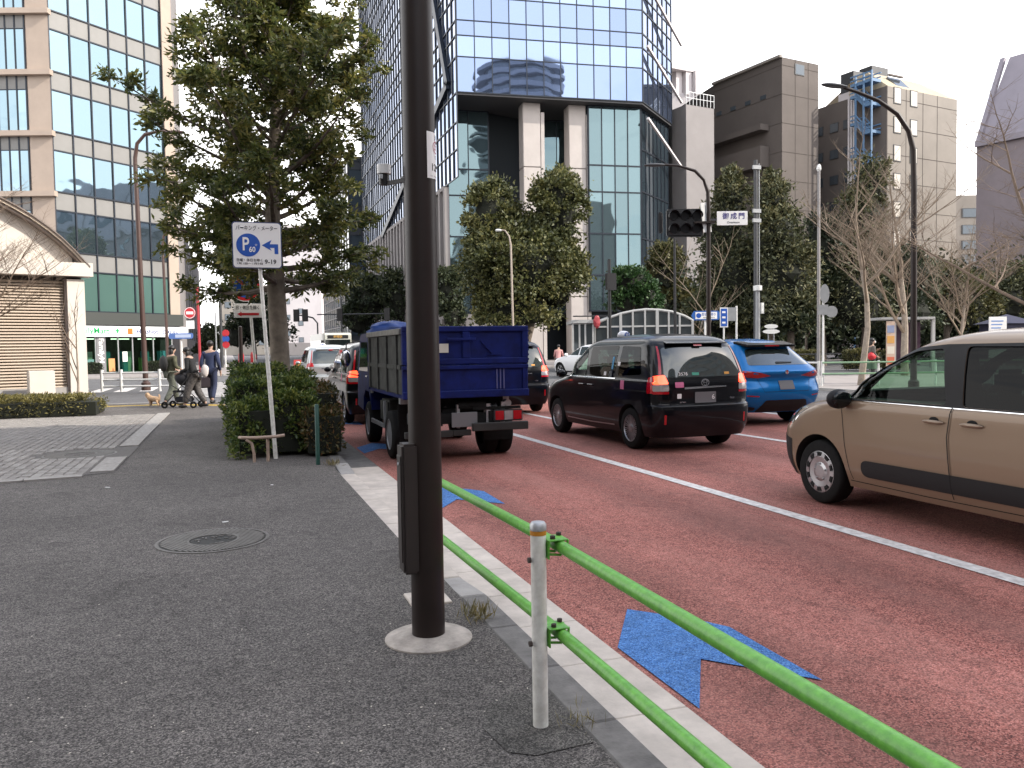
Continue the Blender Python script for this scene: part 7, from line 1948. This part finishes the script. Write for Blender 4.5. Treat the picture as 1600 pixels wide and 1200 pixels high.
zz = z_at(489, 60, 300); o = MB().lathe([(0, -.02), (.42, -.02), (.42, .02), (0, .02)], axis='y', n=28).build('disc', M_RED_SIGN, t, (-.6, -.1, zz)); MB().lathe([(.36, 0), (.40, 0), (.40, .005), (.36, .005)], axis='y', n=28, close=True).build('white_ring', M_WHITE_FLAT, o, (0, -.026, 0)); MB().box(-.26, .26, -.03, -.02, -.1, .1).build('white_bar', M_WHITE_FLAT, o)
MB().box(-.9, -.3, -.1, -.08, zz - 1.15, zz - .55).build('small_plate', M_WHITE_FLAT, t)
x, y = xy_at(284, 58); t = thing('street_name_board', 'small blue street name board on a white post near the shop', 'sign', (x, y, 0), -YAW)
MB().tube((0, 0, 0), (0, 0, z_at(525, 58)), .05, n=8).build('post', M_WHITE, t); b = MB().prism_y(rounded([(-.85, -.2), (.85, -.2), (.85, .2), (-.85, .2)], .15), -.1, -.06).build('board', mat('board_blue2', (.08, .16, .42), .4), t, (0, 0, z_at(525, 58, 284))); MB().box(-.4, .7, -.106, -.1, -.11, .11).build('pale_text_field', mat('pale_blue', (.45, .52, .68), .5), b)
x, y = xy_at(352, 70); t = thing('striped_signs', 'red and white warning plates on a post down the left street', 'road sign', (x, y, 0), -YAW)
MB().tube((0, 0, 0), (0, 0, z_at(510, 70)), .06, n=8).build('post', M_WHITE, t)
for i, m_ in enumerate((M_RED_SIGN, M_BLUE_SIGN, M_RED_SIGN)): MB().lathe([(0, -.02), (.3, -.02), (.3, .02), (0, .02)], axis='y', n=20).build('plate', m_, t, (.1, -.1, z_at(514 + i * 9, 70)))
t, x, y = simple_pole('utility_pole', 'dark concrete utility pole down the left street', 346, 75, 470, .16, M_DARKGREY)
t, x, y = simple_pole('signal_pole', 'pale slim pole beside the dark utility pole on the left street', 338, 68, 488, .07, M_GREY)
# far overhead signals
x, y = xy_at(497, 95); t = thing('far_signal', 'far overhead signal arm with two hooded heads across the street', 'traffic signal', (x, y, 0), -YAW)
k = 95 / F_PX
MB().path([(0, 0, 0), (0, 0, z_at(505, 95, 497)), (-.5, 0, z_at(492, 95)), (-1.6, 0, z_at(488, 95)), (-2.6, 0, z_at(487, 95))], .09, 8).build('mast', M_DARKGREY, t)
MB().tube((0, 0, z_at(487, 95)), (8, 0, z_at(487, 95)), .07, n=6).build('arm', M_DARKGREY, t)
for xx in (-2.4, -1.4, 2.6, 8): MB().box(xx - .3, xx + .3, -.2, .2, -.7, .7).build('signal_head', M_BLACK, t, (0, 0, z_at(488, 95)))
x, y = xy_at(535, 100); t = thing('far_lamp', 'thin dark lamp far down the street behind the truck', 'street lamp', (x, y, 0), -YAW)
MB().path([(0, 0, 0), (0, 0, z_at(460, 100)), (-1.0, 0, z_at(448, 100))], .08, 8).build('shaft', M_DARKGREY, t)
# road works barriers
for i, (px, c_, lab) in enumerate(((470, (.55, .06, .05), 'red plastic road works barrier left of the yellow ones'), (483, (.55, .06, .05), 'red plastic road works barrier behind the yellow ones'), (489, (.6, .33, .04), 'yellow road works barrier nearest the bus'), (480, (.6, .33, .04), 'yellow road works barrier in front of the red ones'))):
    d = 62 if c_[0] < .58 else 50
    x, y = xy_at(px, d); t = thing('barrier', lab, 'barrier', (x, y, RZ), -YAW, 'road works barriers')
    m_ = mat('barrier_%d' % (c_[1] > .2), c_, .5)
    MB().prism_x([(-.3, 0), (.3, 0), (.14, .35), (.1, .85), (-.1, .85), (-.14, .35)], -.55, .55).build('body', m_, t, bevel=.03)
    MB().box(-.4, .4, -.115, -.1, .5, .65).build('reflector', M_WHITE_FLAT, t)

# bus
x, y = xy_at(527, 74); bu = thing('city_bus', 'pale green and cream city bus far down the road', 'bus', (x - .2, y + 4, RZ), .03)
M_BUS = paint('bus_cream', (.50, .50, .44), 0, .4); M_BUSG = paint('bus_green', (.16, .26, .17), 0, .4)
body = MB().prism_x(rounded([(-5, .35), (5, .35), (5, 2.9), (4.8, 3.05), (-4.8, 3.05), (-5, 2.9)], .12), -1.2, 1.2).build('body', M_BUS, bu, bevel=.08)
MB().box(-1.08, 1.08, -5.03, -5.0, 1.25, 2.45).build('windscreen', M_DGLASS, bu); MB().box(-.9, .9, -5.03, -5.0, 2.55, 2.85).build('destination_board', mat('board_dark', (.02, .02, .02), .3), bu)
text('lettering', '新橋駅', mat('amber_led', (.7, .4, .1), .5), bu, (0, -5.035, 2.7), .26)
MB().box(-1.1, 1.1, -5.02, -5.0, .4, .9).build('skirt_band', M_BUSG, bu)
for s in (-1, 1):
    for i in range(7): MB().box(s * 1.205 - .004, s * 1.205 + .004, -4.6 + i * 1.32, -3.4 + i * 1.32, 1.3, 2.4).build('side_window', M_DGLASS, bu)
    MB().box(s * 1.21 - .004, s * 1.21 + .004, -5, 5, .45, 1.0).build('side_band', M_BUSG, bu)
    MB().lathe([(0, 0), (.09, 0), (.09, .03), (0, .03)], (s * .85, -5.05, .75), 'y', n=12).build('head_lamp', M_CLEARLENS, bu)
    MB().box(-.12, .12, -.08, .08, -.2, .2).build('wing_mirror', M_BLACK, bu, (s * 1.38, -5.2, 2.2))
    for yy in (-3.2, 2.6): wheel(bu, s * 1.05, yy, .48, .28, 'truck')
# pale car ahead of the cabs
cab('silver green cab far ahead seen past the shrub bed', (3.3, 31.0, RZ), 0, lit=False, tun=False, sticker=False, group=None, paintm=M_CARSILVER)
# ------------------------------------------------------------------ people, dog, pushchair, cyclist
def skin_mesh(name, V, Ed, m, sub=2, root=0):
    me = bpy.data.meshes.new(name); me.from_pydata([v[0] for v in V], Ed, [])
    o = bpy.data.objects.new(name, me); COL.objects.link(o)
    sk = o.modifiers.new('s', 'SKIN'); sk.use_smooth_shade = True
    for i, v in enumerate(V):
        r = v[1] if hasattr(v[1], '__len__') else (v[1], v[1]); o.data.skin_vertices[0].data[i].radius = r
        o.data.skin_vertices[0].data[i].use_root = (i == root)
    o.modifiers.new('u', 'SUBSURF').levels = sub
    bpy.context.view_layer.update()
    out = bpy.data.meshes.new_from_object(o.evaluated_get(bpy.context.evaluated_depsgraph_get()))
    bpy.data.objects.remove(o); out.materials.clear(); out.materials.append(m)
    out.polygons.foreach_set('use_smooth', [True] * len(out.polygons))
    return out
M_SKIN = mat('skin', (.42, .27, .20), .55)
M_HAIR = mat('black_hair', (.012, .010, .009), .45, bump=.4, bscale=120)
def person(label, loc, rz, h=1.65, stride=.25, lean=.05, arms=None, top=(.05, .05, .05), bottom=(.05, .05, .05), shoes=(.02, .02, .02), topvar=.0, botvar=0.0, coat=False, hair='short', wide=1.0, tex=12):
    """walking figure facing +Y; arms = (left elbow, left hand, right elbow, right hand) offsets"""
    t = thing('person', label, 'person', loc, rz); k = h / 1.65
    S = lambda x, y, z: (x * k, (y + lean * max(0, z - .9) / .7) * k, z * k)
    st = stride
    J = {'pelvis': S(0, 0, .92), 'waist': S(0, .005, 1.06), 'chest': S(0, .01, 1.25), 'collar': S(0, 0, 1.37), 'neck': S(0, .01, 1.43), 'jaw': S(0, .035, 1.49), 'head': S(0, .02, 1.565), 'crown': S(0, .012, 1.625),
         'shL': S(-.165, 0, 1.345), 'shR': S(.165, 0, 1.345), 'hipL': S(-.085, 0, .88), 'hipR': S(.085, 0, .88),
         'knL': S(-.09, st * .55 + .03, .48), 'knR': S(.09, -st * .25 + .05, .48), 'anL': S(-.09, st, .085), 'anR': S(.09, -st, .11 if st > .1 else .085), 'toL': S(-.10, st + .14, .035), 'toR': S(.10, -st + .13, .04)}
    a = arms or ((-.23, -.06, 1.07), (-.21, .05, .84), (.23, -.04, 1.07), (.21, .12, .86))
    J['elL'], J['haL'], J['elR'], J['haR'] = [S(*q) for q in a]
    V, idx, E = [], {}, []
    def v(n, r): idx[n] = len(V); V.append((J[n], r if not hasattr(r, '__len__') else r)); return idx[n]
    R_ = lambda r: r * k
    for n, r in (('pelvis', (.13, .10)), ('waist', (.115, .085)), ('chest', (.135, .095)), ('collar', (.11, .07)), ('neck', .045), ('jaw', .062), ('head', (.073, .088)), ('crown', .055), ('shL', .055), ('elL', .04), ('haL', .028), ('shR', .055), ('elR', .04), ('haR', .028), ('hipL', .085), ('knL', .055), ('anL', .037), ('toL', .03), ('hipR', .085), ('knR', .055), ('anR', .037), ('toR', .03)): v(n, tuple(k * q for q in r) if hasattr(r, '__len__') else r * k)
    for p in (('pelvis', 'waist'), ('waist', 'chest'), ('chest', 'collar'), ('collar', 'neck'), ('neck', 'jaw'), ('jaw', 'head'), ('head', 'crown'), ('collar', 'shL'), ('shL', 'elL'), ('elL', 'haL'), ('collar', 'shR'), ('shR', 'elR'), ('elR', 'haR'), ('pelvis', 'hipL'), ('hipL', 'knL'), ('knL', 'anL'), ('anL', 'toL'), ('pelvis', 'hipR'), ('hipR', 'knR'), ('knR', 'anR'), ('anR', 'toR')): E.append((idx[p[0]], idx[p[1]]))
    # nose, palms and fingers
    n0 = len(V); V.append((tuple(Vector(J['head']) + Vector((0, .108, -.03)) * k), .013 * k)); E.append((idx['head'], n0))
    for s in ('L', 'R'):
        w = Vector(J['ha' + s]); d = (w - Vector(J['el' + s])).normalized(); sx = Vector((0, 1, 0)).cross(d); sx = sx.normalized() if sx.length > .1 else Vector((1, 0, 0)); fw_ = d.cross(sx)
        pi_ = len(V); V.append((tuple(w + d * .07 * k), (.032 * k, .016 * k))); E.append((idx['ha' + s], pi_))
        for i, L in enumerate((.055, .065, .06, .045)):
            q0 = len(V); o_ = fw_ * ((i - 1.5) * .018 * k)
            V.append((tuple(w + d * .115 * k + o_), .0085 * k)); V.append((tuple(w + d * (.115 + L) * k + o_ * 1.05 + sx * .012 * k), .007 * k)); E += [(pi_, q0), (q0, q0 + 1)]
        q0 = len(V); V.append((tuple(w + d * .06 * k - fw_ * .045 * k), .009 * k)); V.append((tuple(w + d * .10 * k - fw_ * .06 * k), .008 * k)); E += [(pi_, q0), (q0, q0 + 1)]
    link('body', skin_mesh('body', V, E, M_SKIN, 1), t)
    def wear(name, names, edges, grow, m):
        Vw = [(J[n], tuple(k * q for q in r) if hasattr(r, '__len__') else r * k) for n, r in names]; ix = {n: i for i, (n, _) in enumerate(names)}
        return link(name, skin_mesh(name, Vw, [(ix[a_], ix[b_]) for a_, b_ in edges], m, 1), t)
    J['wrL'] = tuple(Vector(J['elL']).lerp(Vector(J['haL']), .92)); J['wrR'] = tuple(Vector(J['elR']).lerp(Vector(J['haR']), .92)); J['hem'] = S(0, 0, .74 if coat else .86)
    J['cuL'] = tuple(Vector(J['knL']).lerp(Vector(J['anL']), .93)); J['cuR'] = tuple(Vector(J['knR']).lerp(Vector(J['anR']), .93))
    tm = mat('cloth_%d_top' % len(MATS), top, .85, var=topvar, vscale=tex); bm_ = mat('cloth_%d_bottom' % len(MATS), bottom, .85, var=botvar, vscale=tex)
    wear('jacket', [('hem', (.165, .125)), ('pelvis', (.16, .12)), ('waist', (.145, .11)), ('chest', (.16, .118)), ('collar', (.12, .085)), ('shL', .072), ('elL', .057), ('wrL', .045), ('shR', .072), ('elR', .057), ('wrR', .045)], [('hem', 'pelvis'), ('pelvis', 'waist'), ('waist', 'chest'), ('chest', 'collar'), ('collar', 'shL'), ('shL', 'elL'), ('elL', 'wrL'), ('collar', 'shR'), ('shR', 'elR'), ('elR', 'wrR')], 0, tm)
    wear('trousers', [('pelvis', (.145, .112)), ('hipL', .105 * wide), ('knL', .08 * wide), ('cuL', .065 * wide), ('hipR', .105 * wide), ('knR', .08 * wide), ('cuR', .065 * wide)], [('pelvis', 'hipL'), ('hipL', 'knL'), ('knL', 'cuL'), ('pelvis', 'hipR'), ('hipR', 'knR'), ('knR', 'cuR')], 0, bm_)
    sm_ = mat('shoe_%d' % len(MATS), shoes, .5)
    for s in ('L', 'R'):
        an = Vector(J['an' + s]); MB().blob((0, .045 * k, 0), (.048 * k, .135 * k, .05 * k), 2, 12, 8, .03).build('shoe', sm_, t, (an.x, an.y + .02, an.z - .035 * k), smooth=True)
    hc = Vector(J['head']); hm = MB().blob((0, -.014 * k, .03 * k), (.088 * k, .098 * k, .085 * k), 6, 16, 10, .04)
    if hair == 'long': hm.blob((0, -.05 * k, -.09 * k), (.085 * k, .06 * k, .16 * k), 7, 14, 9, .05)
    hm.build('hair', M_HAIR, t, tuple(hc), smooth=True)
    return t, J, k
p = gnd(268, 634)
t, J, k = person('person in a camouflage green jacket walking near the crossing', (p.x, p.y, 0), -1.0, 1.66, .24, .06, ((-.2, .0, 1.08), (-.1, .2, 1.0), (.22, .02, 1.08), (.12, .22, 1.02)), (.10, .10, .06), (.11, .12, .095), topvar=.6, botvar=.55, coat=True, hair='long', wide=1.1)
MB().blob((0, 0, 0), (.16, .10, .22), 8, 14, 10, .06).build('backpack', mat('black_bag', (.02, .02, .02), .7), t, (0, -.19, 1.18), smooth=True)
p = gnd(306, 637)
t, J, k = person('person in a black top and patterned wide trousers pushing the pushchair', (p.x, p.y, 0), 1.15, 1.6, .26, .22, ((-.22, .06, 1.06), (-.16, .34, .98), (.22, .06, 1.06), (.16, .34, .98)), (.012, .012, .013), (.10, .09, .085), topvar=0, botvar=.7, coat=False, hair='long', wide=1.35, tex=18)
q = gnd(324, 633)
bag = tag(MB().blob((0, 0, 0), (.10, .06, .17), 4, 12, 8, .1).build('shoulder_bag', mat('pale_bag', (.55, .5, .48), .7), None, (p.x + .26, p.y - .12, .98), smooth=True), 'pale soft bag hanging at the side of the person in black', 'bag')
p = gnd(331, 631)
t, J, k = person('tall person in a navy suit walking beside the pushchair', (p.x, p.y, 0), -.35, 1.78, .2, .0, None, (.028, .04, .095), (.022, .03, .07), coat=True, hair='short')
tag(MB().box(-.2, .2, -.06, .06, -.15, .15).build('dark_tote', mat('dark_tote', (.03, .022, .03), .6), None, (p.x - .22, p.y - .1, .62), bevel=.03), 'dark square tote carried low by the tall person in navy', 'bag')
# pushchair between the two
p = gnd(289, 637); ps_ = thing('pushchair', 'black folding pushchair between two of the walkers', 'pushchair', (p.x, p.y, 0), 1.15)
fr = mat('pushchair_frame', (.03, .03, .03), .4, .5); fa = mat('pushchair_fabric', (.025, .025, .03), .9)
for s in (-.22, .22):
    MB().path([(s, .45, .1), (s, .1, .45), (s, -.35, .95), (s, -.42, 1.0)], .014, 6).build('frame_tube', fr, ps_)
    MB().path([(s, -.35, .1), (s, .05, .5), (s, .25, .62)], .012, 6).build('frame_tube', fr, ps_)
    for y in (.45, -.35): MB().lathe([(.05, -.02), (.09, -.02), (.09, .02), (.05, .02)], (s, y, .09), 'x', n=16, close=True).build('wheel', M_RUBBER, ps_)
MB().bar((-.22, -.42, 1.0), (.22, -.42, 1.0), .03, .03).build('handle', fr, ps_)
MB().box(-.19, .19, -.1, .25, .42, .47).box(-.19, .19, -.22, -.16, .45, .85).build('seat', fa, ps_, bevel=.02)
MB().blob((0, -.02, .80), (.23, .26, .2), 3, 16, 8, .02).build('hood', fa, ps_, smooth=True)
MB().box(-.17, .17, -.2, .2, .16, .30).build('basket', fa, ps_, bevel=.03)
# little tan dog
p = gnd(241, 635); dg_ = thing('dog', 'small fluffy tan dog walking ahead of the person in camouflage', 'dog', (p.x, p.y, 0), .9)
V = [((0, -.13, .20), (.065, .07)), ((0, .0, .195), (.07, .075)), ((0, .12, .205), (.07, .08)), ((0, .19, .27), .05), ((0, .235, .32), .058), ((0, .30, .30), .03), ((.045, -.13, .17), .04), ((.05, -.10, .10), .028), ((.05, -.14, .055), .02), ((.05, -.12, .015), .02), ((-.045, -.13, .17), .04), ((-.05, -.15, .10), .028), ((-.05, -.20, .06), .02), ((-.05, -.18, .015), .02), ((.045, .12, .17), .035), ((.05, .13, .09), .022), ((.05, .16, .015), .02), ((-.045, .12, .17), .035), ((-.05, .09, .09), .022), ((-.05, .09, .015), .02), ((0, -.20, .27), .022), ((0, -.17, .34), .025), ((.035, .22, .38), .015), ((-.035, .22, .38), .015)]
E = [(0, 1), (1, 2), (2, 3), (3, 4), (4, 5), (0, 6), (6, 7), (7, 8), (8, 9), (0, 10), (10, 11), (11, 12), (12, 13), (2, 14), (14, 15), (15, 16), (2, 17), (17, 18), (18, 19), (0, 20), (20, 21), (4, 22), (4, 23)]
link('body', skin_mesh('body', V, E, mat('tan_fur', (.50, .33, .20), .9, var=.3, vscale=20, bump=.6, bscale=80), 1, 1), dg_)
# walker on the right with a red bag
x, y = xy_at(1362, 29.5)
t, J, k = person('person with green skirt and face mask on the right pavement', (x, y, 0), -1.9, 1.6, .1, .0, ((-.2, .05, 1.08), (-.08, .2, 1.2), (.22, .0, 1.08), (.14, .14, 1.0)), (.12, .11, .10), (.05, .05, .055), coat=False, hair='long')
MB().lathe([(.13, .92), (.16, .75), (.19, .52), (.17, .52), (.12, .8)], n=20).build('skirt', mat('green_skirt', (.05, .10, .06), .85), t, smooth=True)
MB().blob((0, .10, -.04), (.05, .03, .045), 3, 10, 7, 0).build('face_mask', M_WHITE_FLAT, t, tuple(J['head']), smooth=True)
tag(MB().blob((0, 0, 0), (.17, .12, .14), 9, 14, 9, .06).build('red_bag', mat('red_bag', (.5, .02, .03), .6), None, (x - .12, y - .14, .98), smooth=True), 'red shoulder bag held by the person on the right pavement', 'bag')
# cyclist beyond the junction
x, y = xy_at(872, 44)
bi = thing('bicycle', 'bicycle with red frame beyond the junction left of the white car', 'bicycle', (x, y, RZ), -.5)
for yy in (-.52, .52): MB().lathe([(.30, -.015), (.33, -.015), (.33, .015), (.30, .015)], (0, yy, .33), 'x', n=24, close=True).build('wheel', M_RUBBER, bi)
for nm, a_, b_ in (('frame_tube', (0, -.52, .33), (0, -.12, .3)), ('frame_tube', (0, -.12, .3), (0, .38, .75)), ('frame_tube', (0, -.2, .8), (0, -.12, .3)), ('frame_tube', (0, -.52, .33), (0, -.2, .78)), ('fork', (0, .52, .33), (0, .38, .95))): MB().tube(a_, b_, .02, n=8).build(nm, mat('red_frame', (.45, .03, .04), .4), bi)
MB().bar((-.28, .34, .98), (.28, .34, .98), .03, .03).build('handlebar', M_BLACK, bi); MB().blob((0, -.2, .84), (.07, .13, .03), 1).build('saddle', M_BLACK, bi)
person('cyclist in a pale pink top beyond the junction', (x, y, RZ + .02), -.5, 1.62, .12, .3, ((-.22, .12, 1.1), (-.24, .30, .98), (.22, .12, 1.1), (.24, .30, .98)), (.5, .25, .24), (.06, .05, .06), hair='short')
